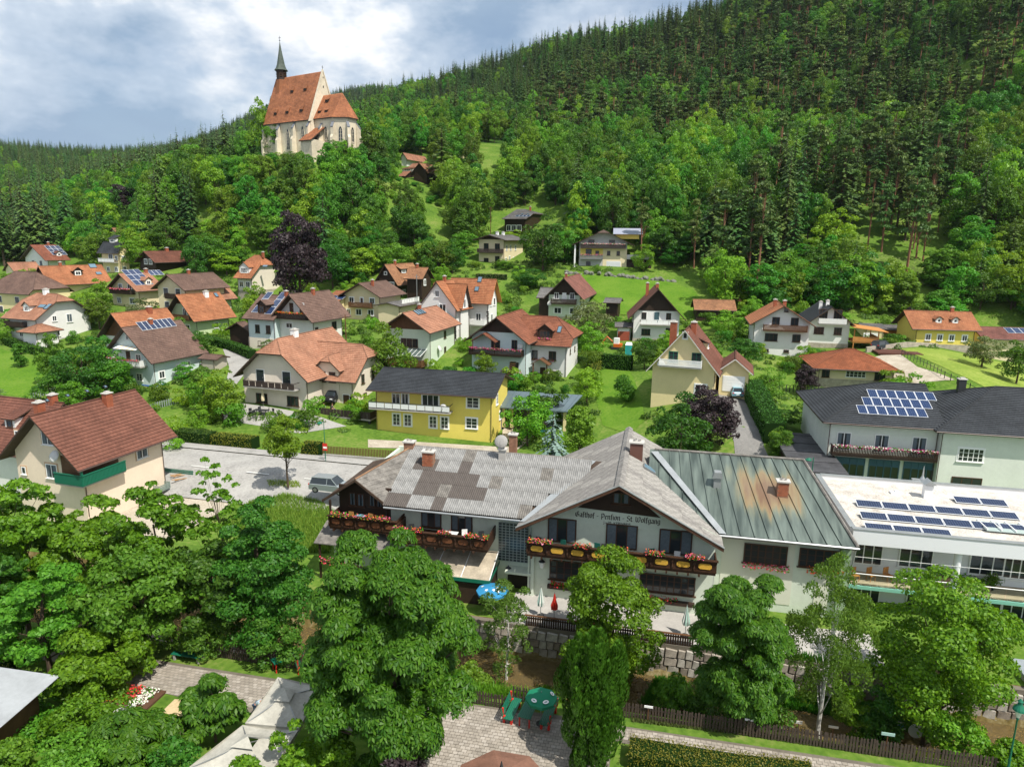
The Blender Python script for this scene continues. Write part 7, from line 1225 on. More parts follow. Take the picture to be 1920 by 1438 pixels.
# street lamp posts, signs, poles
def lamp(label, pos, h, hood=True):
    r = empty('street_lamp', pos, 0, label, 'street lamp'); mb = MB(); mb.lathe([(.12, 0), (.12, .3), (.07, .4), (.06, 1.2), (.08, 1.25), (.045, 1.4), (.04, h - .6), (.07, h - .55), (.05, h - .45)], 10); mb.build('post', M_GREENP, r, smooth=True)
    mb = MB(); mb.lathe([(.07, h - .45), (.2, h - .05), (.24, h)], 12); mb.build('lamp_glass', mat('milk_glass', (.62, .66, .62), rough=.25), r); mb = MB(); mb.lathe([(.30, h - .02), (.27, h + .08), (.12, h + .3), (.09, h + .42), (.14, h + .48), (.04, h + .62), (0, h + .66)], 12); mb.build('lamp_hood', M_GREENP, r); return r
p = pz(1886, 1462, -1); lamp('green cast-iron lantern post at the lower right corner', p, at(1903, 1330, p.y).z - p.z)
def arm_lamp(label, u, v, d, vt):
    p = at(u, v, d); p.z = gz(p.x, p.y); h = max(3, at(u, vt, d).z - p.z); r = empty('street_lamp', p, 0, label, 'street lamp'); mb = MB(); mb.tube((0, 0, 0), (0, 0, h), .06, .045); mb.build('post', M_GREENP, r); mb = MB(); mb.tube((0, 0, h - .1), (-.5, 0, h - .05), .03).lathe([(.05, .1), (.32, -.08), (.34, -.14)], 10, (-.5, 0, h - .12)); mb.build('lamp_hood', M_GREENP, r)
arm_lamp('green lamp with drooping hood beside the road and low hedge', 610, 858, 80, 790); arm_lamp('green lamp post standing by the blue spruce behind the inn', 1026, 850, 74, 805); arm_lamp('green lamp post in front of the dark flat-roofed shed', 1523, 880, 66, 858)
def pole(u, v, d, vt, label, m=M_WOOD): p = at(u, v, d); p.z = gz(p.x, p.y); h = max(3, at(u, vt, d).z - p.z); mb = MB(); mb.tube((0, 0, -.5), (0, 0, h), .12, .08, n=8).box(-.5, .5, -.05, .05, h - .5, h - .4); o = mb.build('utility_pole', m, None, Matrix.Translation(p)); tag(o, label, 'utility pole')
pole(649, 640, 118, 590, 'slim utility pole right of the brown-roofed white house'); pole(795, 440, 215, 405, 'wooden pole at the left edge of the small hill meadow'); pole(782, 570, 152, 515, 'lattice pole beside the dark timber house', M_METAL); pole(1385, 585, 150, 560, 'wooden pole behind the long faded shed'); pole(920, 430, 215, 388, 'pole left of the dark solar house on the slope')
r = empty('road_sign', pz(611, 868, 0), TH0, 'red and white sign on a green post by the pavement', 'sign'); mb = MB(); mb.tube((0, 0, 0), (0, 0, 2.6), .04); mb.build('post', M_GREENP, r); mb = MB(); mb.box(-.3, .3, -.05, -.02, 1.6, 2.5); mb.build('sign_panel', M_RED, r); mb = MB(); mb.box(-.24, .24, -.06, -.05, 1.85, 2.1); mb.build('white_band', M_TRIM, r)
r = empty('picket_fence', RD(0, 0), 0, 'brown picket fence on a low wall in front of the yellow house', 'fence'); r.location = (0, 0, 0)
f0, f1 = pz(606, 857, 0), pz(760, 868, 0); n = int((f1 - f0).length / .2); mb = MB(); pd = (f1 - f0).normalized()
for i in range(n):
    p = f0 + pd * i * .2; z = gz(p.x, p.y) + .5; pm_ = MB(); pm_.box(-.06, .06, -.015, .015, 0, 1.0); inst('picket', bpy.data.meshes.get('fence_picket') or (lambda: (pm_.build('tmp', M_WOOD), bpy.data.objects['tmp'])[1].data)(), r, Matrix.Translation((p.x, p.y, z)) @ Matrix.Rotation(math.atan2(pd.y, pd.x), 4, 'Z'))
    if i == 0: t_ = bpy.data.objects['tmp']; t_.data.name = 'fence_picket'; bpy.data.objects.remove(t_)
mb = MB(); zz = gz(f0.x, f0.y); nn = Vector((-pd.y, pd.x, 0)) * .12; mb.prism([f0 - nn + Vector((0, 0, zz - .3)), f1 - nn + Vector((0, 0, zz - .3)), f1 + nn + Vector((0, 0, zz - .3)), f0 + nn + Vector((0, 0, zz - .3))], (0, 0, .75)); mb.build('low_wall', M_CONC, r)
# grey picket fence by blue-banded house, patio set, pool-side bits
def pfence(px, label, m, h=1.1, gap=.3, d=None):
    r = empty('garden_fence', (0, 0, 0), 0, label, 'fence'); P = [hit(u, v) for u, v in px]; pm_ = MB(); pm_.box(-.07, .07, -.015, .015, .05, h); o = pm_.build('picket', m, r); first = True; c = 0
    for a, b_ in zip(P[:-1], P[1:]):
        L = (b_ - a).length; k = max(1, int(L / gap)); an = math.atan2(b_.y - a.y, b_.x - a.x)
        for i in range(k):
            p = a.lerp(b_, i / k); M_ = Matrix.Translation((p.x, p.y, gz(p.x, p.y))) @ Matrix.Rotation(an, 4, 'Z'); c += 1
            if first: o.matrix_local = M_; first = False
            elif c < 290: inst('picket', o.data, r, M_)
        ra = MB(); ra.tube(Vector((a.x, a.y, gz(a.x, a.y) + h * .8)), Vector((b_.x, b_.y, gz(b_.x, b_.y) + h * .8)), .04, n=4); ra.build('rail', m, r)
GF = mat('grey_fence', (.22, .26, .24)); pfence([(275, 772), (330, 760), (395, 742), (430, 722)], 'grey-green picket fence with stone posts below the blue-banded house', GF); pfence([(60, 752), (115, 735)], 'grey picket fence at the lawn edge on the left', GF)
pfence([(1420, 728), (1540, 738)], 'dark wire fence in front of the bungalow lawn', M_DMET, 1.1, .6); pfence([(1690, 668), (1770, 712), (1830, 740)], 'wire fence between driveway and hay meadow', M_DMET, 1.2, 1.2)
w = MB(); P = [hit(a, b_) for a, b_ in ((1625, 662), (1700, 652), (1800, 655), (1860, 668))]
for a, b_ in zip(P[:-1], P[1:]): w.prism([a + Vector((0, 0, -.5)), b_ + Vector((0, 0, -.5)), b_ + Vector((0, .5, -.5)), a + Vector((0, .5, -.5))], (0, 0, 1.5))
tag(w.build('garden_wall', M_PL), 'low rubble wall below the yellow dormer house', 'wall')
r = empty('boulder_wall', (0, 0, 0), 0, 'wall of pale green boulders below the yellow-grey hill house', 'retaining wall'); A0, A1 = at(1062, 513, 182), at(1268, 513, 176); rk = bmesh.new(); bmesh.ops.create_icosphere(rk, subdivisions=1, radius=.75)
for v_ in rk.verts: v_.co *= random.uniform(.8, 1.15)
rme = bpy.data.meshes.new('boulder'); rk.to_mesh(rme); rk.free(); rme.materials.append(mat('boulder', (.17, .175, .14), nz=(1, .3)))
for i in range(60):
    p = A0.lerp(A1, random.random()); p.z = gz(p.x, p.y) + random.uniform(-.5, .6); inst('boulder', rme, r, Matrix.Translation(p) @ Matrix.Rotation(random.uniform(0, 6), 4, 'Z') @ Matrix.Diagonal((1.2, .9, .7, 1)))
p = hit(490, 778); table('patio_table', 'dark dining table on the patio before the cream villa', p, TH0, 2.2, 1.0, M_DMET)
for i, (dx, dy) in enumerate(((-1.6, 0), (-.6, -1), (.6, -1), (1.6, 0), (-.5, 1), (.6, 1))): chair('patio_chair', 'black chair round the dark patio table', p + Vector((dx, dy, 0)), random.uniform(0, 6), M_DMET, 'chairs round the patio table')
r = empty('garden_parasol', hit(494, 765), 0, 'closed beige parasol on the patio of the cream villa', 'parasol'); mb = MB(); mb.tube((0, 0, 0), (0, 0, 2.9), .03); mb.build('pole', M_METAL, r); mb = MB(); mb.lathe([(.25, 1.0), (.28, 1.3), (.15, 2.2), (.03, 2.85)], 8); mb.build('canopy', M_CREAM, r)
r = empty('gazebo', V0(-9.5, 52, .4), TH0, 'small garden pavilion with red-brown hip roof behind the yellow house', 'pavilion'); r.location = at(968, 735, 100); r.location.z = gz(r.location.x, 100)
mb = MB(); mb.lathe([(2.4, 2.2), (.8, 2.9), (0, 3.0)], 4, off=math.pi / 4); mb.build('roof', T_RED, r)
for x in (-1.3, 1.3):
    for y in (-1.3, 1.3): mb = MB(); mb.box(x - .07, x + .07, y - .07, y + .07, 0, 2.3); mb.build('post', M_WOOD, r)
# ---------------------------------------------------------------- foreground grounds, furniture
G_PAVE = mat('paving_joint', (.16, .14, .11), nz=(1.5, .3)); PV = [mat('paver_%d' % i, c, nz=(1.2, .22), bump=(10, .3), rough=.9) for i, c in enumerate([(.34, .30, .25), (.30, .265, .22), (.38, .34, .29)])]
path_ly = lambda lx: -14.6
def V1(lx, ly, off=0): p = V0(lx, ly, 0); p.z = gz(p.x, p.y) + off; return p
drape('path', [V0(x, y) for x, y in ((-60, -15.9), (60, -15.9), (60, -18.2), (7.5, -18.2), (7.5, -22), (1.5, -23), (-1.5, -19), (-14, -17.6), (-16, -18.8), (-22, -18.6), (-60, -18.4))] if False else [V0(x, y) for x, y in ((-24, -14.0), (-3, -14.0), (-3, -13.6), (0, -13.5), (5, -13.3), (7, -13.4), (45, -13.0), (45, -14.3), (8, -14.8), (8, -26), (-3, -26), (-3, -17.4), (-16, -17.2), (-24, -16.4))], G_PAVE, off=.02, label='paved footpath running beside the stream fence', step=1.5)
# pavers: real blocks joined, with recessed joints
pb_ = [MB() for _ in PV]; rr = random.Random(3)
def pave(x0, x1, y0, y1, sz=.24, inside=None):
    nx, ny = int((x1 - x0) / (sz * 1.25)), int((y1 - y0) / sz)
    for j in range(ny):
        for i in range(nx):
            x = x0 + (i + (.5 if j % 2 else 0)) * sz * 1.25; y = y0 + j * sz; mb = pb_[rr.randrange(3)]; z = -1 + .02 + rr.uniform(.012, .03)
            if inside and not inside(x, y): continue
            a, b_, c, d = V0(x + .012, y + .012, z), V0(x + sz * 1.25 - .012, y + .012, z), V0(x + sz * 1.25 - .012, y + sz - .012, z), V0(x + .012, y + sz - .012, z); mb.quad(a, b_, c, d)
pave(-24, -3, -16.9, -14.1); pave(-3, 8, -24, -13.6); pave(8, 44, -14.5, -13.3)
for m, mb in zip(PV, pb_): tag(mb.build('paving_stones', m), 'grey concrete paving blocks of the streamside path', kind='structure'); COL.objects[-1]['kind'] = 'stuff'
drape('path', [hit(u, v) for u, v in ((-40, 1200), (60, 1208), (190, 1225), (190, 1245), (130, 1250), (-40, 1228))], G_YARD, off=.04, label='pale gravel path at the left')
drape('sandpit', [hit(u, v) for u, v in ((328, 1316), (352, 1322), (385, 1335), (340, 1430), (300, 1450), (285, 1360))], G_SAND, off=.05, label='sandy play pit between the flower bed and parasols')
def fence_line(name, label, pts, m, h, gap, w, cap=290, rail=True):
    r = empty(name, (0, 0, 0), 0, label, 'fence'); pm_ = MB(); pm_.prism([Vector((-w / 2, -.015, 0)), Vector((w / 2, -.015, 0)), Vector((w / 2, -.015, h - .06)), Vector((0, -.015, h)), Vector((-w / 2, -.015, h - .06))], (0, .03, 0)); o = pm_.build('picket', m, r); c = 0
    for a, b_ in zip(pts[:-1], pts[1:]):
        L = (b_ - a).length; k = max(1, int(L / gap)); an = math.atan2(b_.y - a.y, b_.x - a.x)
        for i in range(k):
            p = a.lerp(b_, i / k); M_ = Matrix.Translation((p.x, p.y, gz(p.x, p.y) + .05 + rr.uniform(-.04, .04))) @ Matrix.Rotation(an, 4, 'Z') @ Matrix.Rotation(rr.uniform(-.05, .05), 4, 'Y')
            if c == 0: o.matrix_local = M_
            elif c < cap: inst('picket', o.data, r, M_)
            c += 1
        if rail:
            mb = MB()
            for zz in (.3, h - .25): mb.tube(Vector((a.x, a.y + .04, gz(a.x, a.y) + zz)), Vector((b_.x, b_.y + .04, gz(b_.x, b_.y) + zz)), .035, n=4)
            mb.build('rail', m, r)
OLDW = mat('weathered_picket', (.075, .055, .042), nz=(2, .4), rough=.9)
fence_line('picket_fence', 'weathered brown picket fence along the path at lower right', [V1(x, -12.6) for x in (8, 13, 18, 23, 28.5)], OLDW, 1.0, .17, .11); fence_line('picket_fence', 'weathered picket fence behind the green bench', [V1(x, -12.8) for x in (-22, -18, -14, -10)], OLDW, 1.05, .17, .11); fence_line('picket_fence', 'short picket fence left of the picnic table', [V1(-1.5, -13.4), V1(1.8, -13.5)], OLDW, .9, .17, .11)
# benches and picnic set
def slat_bench(label, pos, rz, m, legm, L=1.9, name='bench'):
    r = empty(name, pos, rz, label, 'bench')
    for i in range(5): mb = MB(); mb.box(-L / 2, L / 2, -.28 + i * .11, -.19 + i * .11, .42, .46); mb.build('seat_slat', m, r)
    for i in range(4): mb = MB(); mb.box(-L / 2, L / 2, .30 + i * .03, .33 + i * .03, .52 + i * .12, .62 + i * .12); mb.build('back_slat', m, r)
    for x in (-L / 2 + .2, L / 2 - .2): mb = MB(); mb.box(x - .07, x + .07, -.25, -.12, 0, .42).box(x - .07, x + .07, .2, .33, 0, .5).box(x - .05, x + .05, .3, .4, .5, 1.0); mb.build('leg', legm, r)
    return r
b_ = V1(-20.4, -13.5); slat_bench('dark green slatted park bench in front of the picket fence', b_, TH0, M_GREENP, M_CONC, 2.2)
pc_ = V1(3.0, -13.9); table('picnic_table', 'green slatted picnic table half under the open parasol', pc_, TH0 + 1.45, 2.0, .8, M_GREENP, legm=M_RED)
for dx, l in ((-1.0, 'green bench with white cushion left of the picnic table'), (1.15, 'green bench with white cushion under the green parasol')):
    q = V1(3.0 + dx, -13.9); r = slat_bench(l, q, TH0 + (math.pi / 2 if dx < 0 else -math.pi / 2) - .1, M_GREENP, M_RED, 2.0); mb = MB(); mb.box(-.95, .95, -.27, .25, .47, .53); tag(mb.build('cushion', mat('pale_cushion', (.62, .62, .58)), None, r.matrix_local.copy()), 'long pale cushion lying on the ' + ('left picnic bench' if dx < 0 else 'right picnic bench under the parasol'), 'cushion')
fence_line('picket_fence', 'short dark railing behind the picnic seats', [V1(1.8, -12.6), V1(4.6, -12.7)], OLDW, 1.0, .2, .1)
def parasol(label, pos, h, R, mats_, n=8, op=True, tilt=0, stripes=False, drop=.35):
    r = empty('parasol', pos, 0, label, 'parasol'); mb = MB(); mb.tube((0, 0, 0), (0, 0, h + .05), .028, n=6); mb.build('pole', M_METAL, r); mb = MB()
    mb2 = MB(); mb2.lathe([(.28, 0), (.28, .08), (.05, .12)], 10); mb2.build('base', M_DMET, r)
    if op:
        for i in range(n):
            a, b2 = 2 * math.pi * i / n, 2 * math.pi * (i + 1) / n; p = [Vector((R * math.cos(t), R * math.sin(t), h - drop)) for t in (a, b2)]; m_ = [q * .5 + Vector((0, 0, h * .5 + .04)) for q in p]
            for q in m_: q.z = h - drop * .42
            mb.quad((0, 0, h), m_[0], m_[1], m=i % len(mats_)); mb.quad(m_[0], p[0], p[1], m_[1], m=i % len(mats_)); mb.quad(p[0], p[0] * .99 - Vector((0, 0, .16)), p[1] * .99 - Vector((0, 0, .16)), p[1], m=i % len(mats_))
    else:
        N_ = 16
        for i in range(N_):
            rr_ = [1.0 if k % 2 else .55 for k in (i, i + 1)]
            for (ra, za), (rb, zb) in zip([(.26, .9), (.30, 1.2), (.16, h - .7)], [(.30, 1.2), (.16, h - .7), (.02, h)]):
                a, b2 = 2 * math.pi * i / N_, 2 * math.pi * (i + 1) / N_; mb.quad((ra * rr_[0] * math.cos(a), ra * rr_[0] * math.sin(a), za), (ra * rr_[1] * math.cos(b2), ra * rr_[1] * math.sin(b2), za), (rb * rr_[1] * math.cos(b2), rb * rr_[1] * math.sin(b2), zb), (rb * rr_[0] * math.cos(a), rb * rr_[0] * math.sin(a), zb), m=(i // 2) % len(mats_))
    c = mb.build('canopy', mats_, r); return r, c
RDC = mat('red_canvas', (.55, .035, .02)); WHC = mat('white_canvas', (.72, .72, .68)); PKC = mat('pink_canvas', (.55, .10, .14)); GNC = mat('green_canvas', (.008, .20, .10)); BLC = mat('blue_canvas', (.03, .22, .42), nz=None); LGC = mat('pale_green_canvas', (.35, .52, .45))
p = pz(1015, 1300, 1.05); g = V1(*inV((p.x, p.y, 0))[:2]); r, c = parasol('open green parasol with white oval logos over the picnic table', g, 2.15, .95, [GNC])
for a in (-2.3, -1.2, .2):
    M_ = Matrix.Translation((.66 * math.cos(a), .66 * math.sin(a), 1.97)) @ Matrix.Rotation(a + math.pi / 2, 4, 'Z') @ Matrix.Rotation(.36, 4, 'X'); mb = MB(); mb.quad(*[(.19 * math.cos(t * .628), .12 * math.sin(t * .628), 0) for t in range(10)]); o = mb.build('logo', M_TRIM, c, M_); mb = MB(); mb.quad(*[(.0 + .12 * math.cos(t * 1.257), .035 * math.sin(t * 1.257) * .9, .004) for t in range(5)]); mb.build('logo_mark', M_GREENP, o)
for lx, ly, h, mm, l in ((1.6, -1.6, 2.5, [LGC, WHC], 'closed pale green parasol at the left end of the inn terrace'), (2.7, -1.9, 2.3, [RDC], 'closed red parasol with a white figure by the terrace fence'), (12.5, -1.8, 2.5, [WHC, LGC], 'closed white and green parasol at the right end of the terrace fence'), (15.6, -2.0, 2.4, [PKC, WHC], 'closed pink and white striped parasol beside the dark chestnut')):
    r, c = parasol(l, V0(lx, ly, -1.65), h, .3, mm, op=False)
    if mm[0] is RDC:
        pass
p = onf(923, 1100, lambda p: .55); r, c = parasol('open blue parasol with white flower print before the inn entrance', V0(p.x, p.y, -1.65), 2.25, 1.25, [BLC], op=True, n=10)
rr2 = np.random.default_rng(4)
for i in range(9): a, d = rr2.uniform(0, 6.28), rr2.uniform(.3, 1.0); M_ = Matrix.Translation((d * math.cos(a), d * math.sin(a), 2.25 - .36 * (d / 1.25) + .035)) @ Matrix.Rotation(a + math.pi / 2, 4, 'Z') @ Matrix.Rotation(.28, 4, 'X'); mb = MB(); mb.quad(*[((.17 if t % 2 else .08) * math.cos(t * .628), (.17 if t % 2 else .08) * math.sin(t * .628), 0) for t in range(10)]); mb.build('flower_print', WHC, c, M_)
# big square parasols lower left
def square_canopy(label, corners, zc, ze, m, torn=False):
    cx, cy = sum(c[0] for c in corners) / 4, sum(c[1] for c in corners) / 4; o = V0(cx, cy, 0); o.z = -1; r = empty('square_parasol', o, TH0, label, 'parasol'); K = [Vector((c[0] - cx, c[1] - cy, ze + 1)) for c in corners]; T = Vector((0, 0, zc + 1)); mb = MB(); N_ = 6
    for i in range(4):
        a, b2 = K[i], K[(i + 1) % 4]
        for j in range(N_):
            for k in range(N_):
                def Q(j, k): e = a.lerp(b2, k / N_); q = T.lerp(e, .2 + .8 * j / N_); q.z -= .10 * math.sin(math.pi * k / N_) * (j / N_) + .12 * math.sin(math.pi * j / N_); return q
                mb.quad(Q(j, k), Q(j, k + 1), Q(j + 1, k + 1), Q(j + 1, k))
        mb.quad(a, b2, b2 * .995 - Vector((0, 0, .22)), a * .995 - Vector((0, 0, .22)))
    mb.build('canopy', m, r, smooth=False); mb = MB()
    for i in range(4):
        if torn and i == 1: continue
        a, b2 = T.lerp(K[i], .3), T.lerp(K[(i + 1) % 4], .3); mb.quad(T + Vector((.0, 0, .28)), a + Vector((0, 0, .14)), b2 + Vector((0, 0, .14)))
    mb.build('vent_flap', m, r); mb = MB(); mb.tube((0, 0, 0), (0, 0, zc + 1), .06)
    for q in K: mb.tube(T - Vector((0, 0, .1)), q - Vector((0, 0, .05)), .03, n=4)
    mb.build('frame', M_METAL, r); return r
CV = mat('stained_canvas', (.40, .385, .33), nz=(.7, .28), rough=.9)
square_canopy('large off-white square parasol with raised vent, the farther of two', [(-11.4, -17.2), (-8.6, -17.4), (-8.0, -20.8), (-11.0, -21.1)], 2.2, 1.7, CV); square_canopy('large off-white square parasol with torn open vent at the bottom edge', [(-11.05, -21.25), (-8.0, -20.95), (-7.8, -24.3), (-11.9, -24.6)], 2.2, 1.7, CV, True)
# sheet roof lower left and octagonal kiosk
ss_ = empty('sheet_roofed_shed', V0(0, 0, 0), TH0, 'shed with pale corrugated metal roof cut by the left edge', 'shed'); mb = MB(); a, b_, c, d = [pz(u, v, 2.0) for u, v in ((-160, 1228), (113, 1267), (-15, 1378), (-260, 1330))]; a, b_, c, d = [inV(q) for q in (a, b_, c, d)]
N_ = 70
for i in range(N_):
    f0, f1, fm_ = i / N_, (i + 1) / N_, (i + .5) / N_; p0, q0 = a.lerp(d, f0), b_.lerp(c, f0); pm0, qm0 = a.lerp(d, fm_) + Vector((0, 0, .05)), b_.lerp(c, fm_) + Vector((0, 0, .05)); p1, q1 = a.lerp(d, f1), b_.lerp(c, f1); mb.quad(p0, q0, qm0, pm0).quad(pm0, qm0, q1, p1)
mb.build('roof', mat('pale_metal_sheet', (.42, .44, .45), rough=.5, metal=.1, nz=(.6, .15)), ss_); mb = MB(); q = (a + b_ + c + d) / 4; mb.prism([q + (k - q) * .75 + Vector((0, 0, -3.2)) for k in (a, b_, c, d)], (0, 0, 3.0)); mb.build('wall', M_WOOD, ss_)
ko = V0(3.3, -22.6, -1); r = empty('kiosk', ko, TH0, 'octagonal kiosk roof with brown shingles at the bottom edge', 'kiosk'); mb = MB(); KR = mat('brown_felt_shingle', (.21, .105, .07), nz=(1.3, .3), rough=.9)
for i in range(8):
    a, b2 = math.pi / 8 + i * math.pi / 4, math.pi / 8 + (i + 1) * math.pi / 4; mb.prism([Vector((2.4 * math.cos(a), 2.4 * math.sin(a), 3.0)), Vector((2.4 * math.cos(b2), 2.4 * math.sin(b2), 3.0)), Vector((0, 0, 3.75))], (0, 0, -.1))
mb.build('roof', KR, r); mb = MB(); mb.lathe([(2.0, 0), (2.0, 3.0)], 8, off=math.pi / 8); mb.build('wall', M_WOOD, r); mb = MB(); mb.lathe([(.12, 3.7), (.12, 3.95), (.02, 4.4)], 4); mb.build('finial', M_DMET, r)
# flower bed, board, person, bicycle, signs
p = hit(262, 1320); fb = empty('flower_bed', p, TH0, 'flower bed with red and white blossoms beside the sandpit', 'flower bed'); P0 = RNG.uniform(-1, 1, (700, 3)) * np.array([1.5, .8, .1]) + np.array([-.6, 0, .3]); V, F = leaf_quads(P0, np.tile([0, 0, 1.0], (700, 1)), .17, RNG); mi = np.where(P0[:, 0] < -.1, 1, 2); mi[RNG.uniform(0, 1, 700) < .3] = 0; tag(inst('blossoms', npmesh('blossoms', V, F, [L_MID, M_FLOWR, M_FLOWW], mi), fb), kind='stuff'); mb = MB(); mb.box(-2.3, 1.2, -.9, .9, -.1, .15); mb.build('soil', mat('soil', (.10, .05, .03)), fb)
p = hit(236, 1358); mb = MB(); mb.box(-.6, .6, -.03, .03, 0, 1.0); tag(mb.build('display_board', M_TRIM, None, Matrix.Translation(p) @ Matrix.Rotation(.7, 4, 'Z')), 'white board standing in the bushes by the flower bed', 'board')
def skin_body(name, pts, rad, edges, m, parent, sub=2, mats2=None):
    me = bpy.data.meshes.new(name); me.from_pydata(pts, edges, []); o = bpy.data.objects.new(name, me); COL.objects.link(o); o.parent = parent; sk = o.modifiers.new('skin', 'SKIN'); 
    for i, r_ in enumerate(rad): me.skin_vertices[0].data[i].radius = (r_, r_) if not isinstance(r_, tuple) else r_
    return o
def person(label, pos, rz, shirt, trousers, hair, seated=False, cap=None, bend=0.0):
    r = empty('person', pos, rz, label, 'person'); hz = .95 if not seated else .48; k = bend
    def build(nm, pts, rad, edges, m):
        me = bpy.data.meshes.new(nm); me.from_pydata(pts, edges, []); o = bpy.data.objects.new(nm, me); COL.objects.link(o); o.modifiers.new('s', 'SKIN')
        for i, r_ in enumerate(rad): me.skin_vertices[0].data[i].radius = (r_, r_)
        me.skin_vertices[0].data[0].use_root = True; o.modifiers.new('u', 'SUBSURF').levels = 1; dg = bpy.context.evaluated_depsgraph_get(); m2 = bpy.data.meshes.new_from_object(o.evaluated_get(dg)); bpy.data.objects.remove(o); m2.materials.clear(); m2.materials.append(m); m2.polygons.foreach_set('use_smooth', [True] * len(m2.polygons)); return inst(nm, m2, r)
    sk_ = mat('skin', (.55, .30, .20), rough=.5); fy = -.45 if seated else 0
    T = lambda z, y=0: (0, y - math.sin(k) * (z - hz), hz + math.cos(k) * (z - hz))
    neck = T(hz + .55); pts = [(0, 0, hz), T(hz + .3), neck, T(hz + .66)]; sh = [(s_ * .2, neck[1], neck[2] - .05) for s_ in (-1, 1)]; el = [(s_ * .27, neck[1] - .05, neck[2] - .33) for s_ in (-1, 1)]; wr = [(s_ * .22, neck[1] - .28, neck[2] - .45) for s_ in (-1, 1)]; hd = [(s_ * .2, neck[1] - .36, neck[2] - .47) for s_ in (-1, 1)]
    hp = [(s_ * .1, 0, hz - .04) for s_ in (-1, 1)]; kn = [(s_ * .12, fy - .02, hz - .02 if seated else .5) for s_ in (-1, 1)]; an = [(s_ * .12, fy, .08) for s_ in (-1, 1)]; to = [(s_ * .13, fy - .17, .04) for s_ in (-1, 1)]
    P = pts + sh + el + wr + hd + hp + kn + an + to; E = [(0, 1), (1, 2), (2, 3), (2, 4), (2, 5), (4, 6), (5, 7), (6, 8), (7, 9), (8, 10), (9, 11), (0, 12), (0, 13), (12, 14), (13, 15), (14, 16), (15, 17), (16, 18), (17, 19)]
    build('body', P, [.13, .14, .07, .05, .06, .06, .045, .045, .035, .035, .04, .04, .10, .10, .065, .065, .04, .04, .04, .04], E, sk_)
    build('shirt', [pts[0], pts[1], (neck[0], neck[1], neck[2] - .04)] + sh + [tuple(np.array(s_) * .3 + np.array(e_) * .7) for s_, e_ in zip(sh, el)], [.155, .165, .10, .08, .08, .065, .065], [(0, 1), (1, 2), (2, 3), (2, 4), (3, 5), (4, 6)], shirt)
    build('trousers', [pts[0]] + hp + kn + an, [.15, .115, .115, .085, .085, .06, .06], [(0, 1), (0, 2), (1, 3), (2, 4), (3, 5), (4, 6)], trousers)
    hc = Vector(T(hz + .80)); mb = MB(); mb.lathe([(0, -.13), (.055, -.11), (.085, -.02), (.09, .05), (.07, .11), (0, .13)], 12, hc); h = mb.build('head', sk_, r, smooth=True); mb = MB(); mb.box(hc.x - .012, hc.x + .012, hc.y - .115, hc.y - .08, hc.z - .03, hc.z + .01).box(-.045, -.02, hc.y - .095, hc.y - .085, hc.z + .01, hc.z + .02).box(.02, .045, hc.y - .095, hc.y - .085, hc.z + .01, hc.z + .02); mb.build('face', mat('face_features', (.2, .08, .06)), h)
    mb = MB(); mb.lathe([(.098, .0), (.1, .06), (.08, .125), (0, .15)], 12, hc + Vector((0, .015, 0))); 
    if cap: mb.box(-.07, .07, hc.y - .18, hc.y - .07, hc.z + .045, hc.z + .06)
    mb.build('cap' if cap else 'hair', cap or hair, r, smooth=False); return r
DEN = mat('denim', (.05, .09, .16)); HRB = mat('brown_hair', (.05, .03, .02)); 
person('person in a dark blue cap and light shirt beside the far square parasol', V1(-11.6, -16.5), 2.6, mat('light_shirt', (.55, .58, .62)), DEN, HRB, cap=mat('blue_cap', (.03, .06, .14))); person('person bending in a pale blue shirt left of the square parasol', V1(-12.7, -17.6), 1.2, mat('pale_blue_shirt', (.45, .58, .65)), DEN, HRB, bend=.9)
p = at(648, 752, 99.0)
for i, (du, sc_, l) in enumerate(((0, (.6, .6, .6), 'person in a pale top seated on the cream villa terrace'), (1.2, (.04, .04, .05), 'person in dark clothes seated on the cream villa terrace'))): pp = Matrix.Rotation(0, 4, 'Z') @ (at(664, 786, 100) + Vector((-4.0 + du, -.2 + .1 * i, 1.45 + 0))); person(l, Vector((pp.x, pp.y - 1.5, pp.z)), i * 1.5, mat('top_%d' % i, sc_), DEN, HRB, seated=True); chair('terrace_chair', 'dark chair under the person in ' + ('a pale top' if i == 0 else 'dark clothes'), Vector((pp.x, pp.y - 1.5, pp.z)), i * 1.5, M_DMET)
p = V1(5.8, -21.2); r = empty('bicycle', p, .3, 'dark bicycle parked beside the octagonal kiosk', 'bicycle')
for x in (-.52, .52):
    mb = MB()
    for i in range(20): a, b2 = i * .314, (i + 1) * .314; mb.tube((x + .33 * math.cos(a), 0, .34 + .33 * math.sin(a)), (x + .33 * math.cos(b2), 0, .34 + .33 * math.sin(b2)), .018, n=4, cap=False)
    for i in range(8): a = i * .785; mb.tube((x, 0, .34), (x + .33 * math.cos(a), 0, .34 + .33 * math.sin(a)), .003, n=3, cap=False)
    mb.build('wheel', M_DMET, r)
mb = MB(); mb.tube((-.52, 0, .34), (-.2, 0, .75), .018).tube((-.2, 0, .75), (.35, 0, .78), .02).tube((-.05, 0, .34), (-.2, 0, .85), .02).tube((-.05, 0, .34), (.35, 0, .75), .022).tube((.52, 0, .34), (.33, 0, .95), .018).tube((-.52, 0, .34), (-.05, 0, .34), .015); mb.build('frame', M_DMET, r); mb = MB(); mb.box(-.32, -.1, -.07, .07, .86, .92); mb.build('saddle', M_DMET, r); mb = MB(); mb.tube((.33, -.3, .98), (.33, .3, .98), .015).tube((.33, 0, .9), (.33, 0, .98), .015); mb.build('handlebar', M_METAL, r)
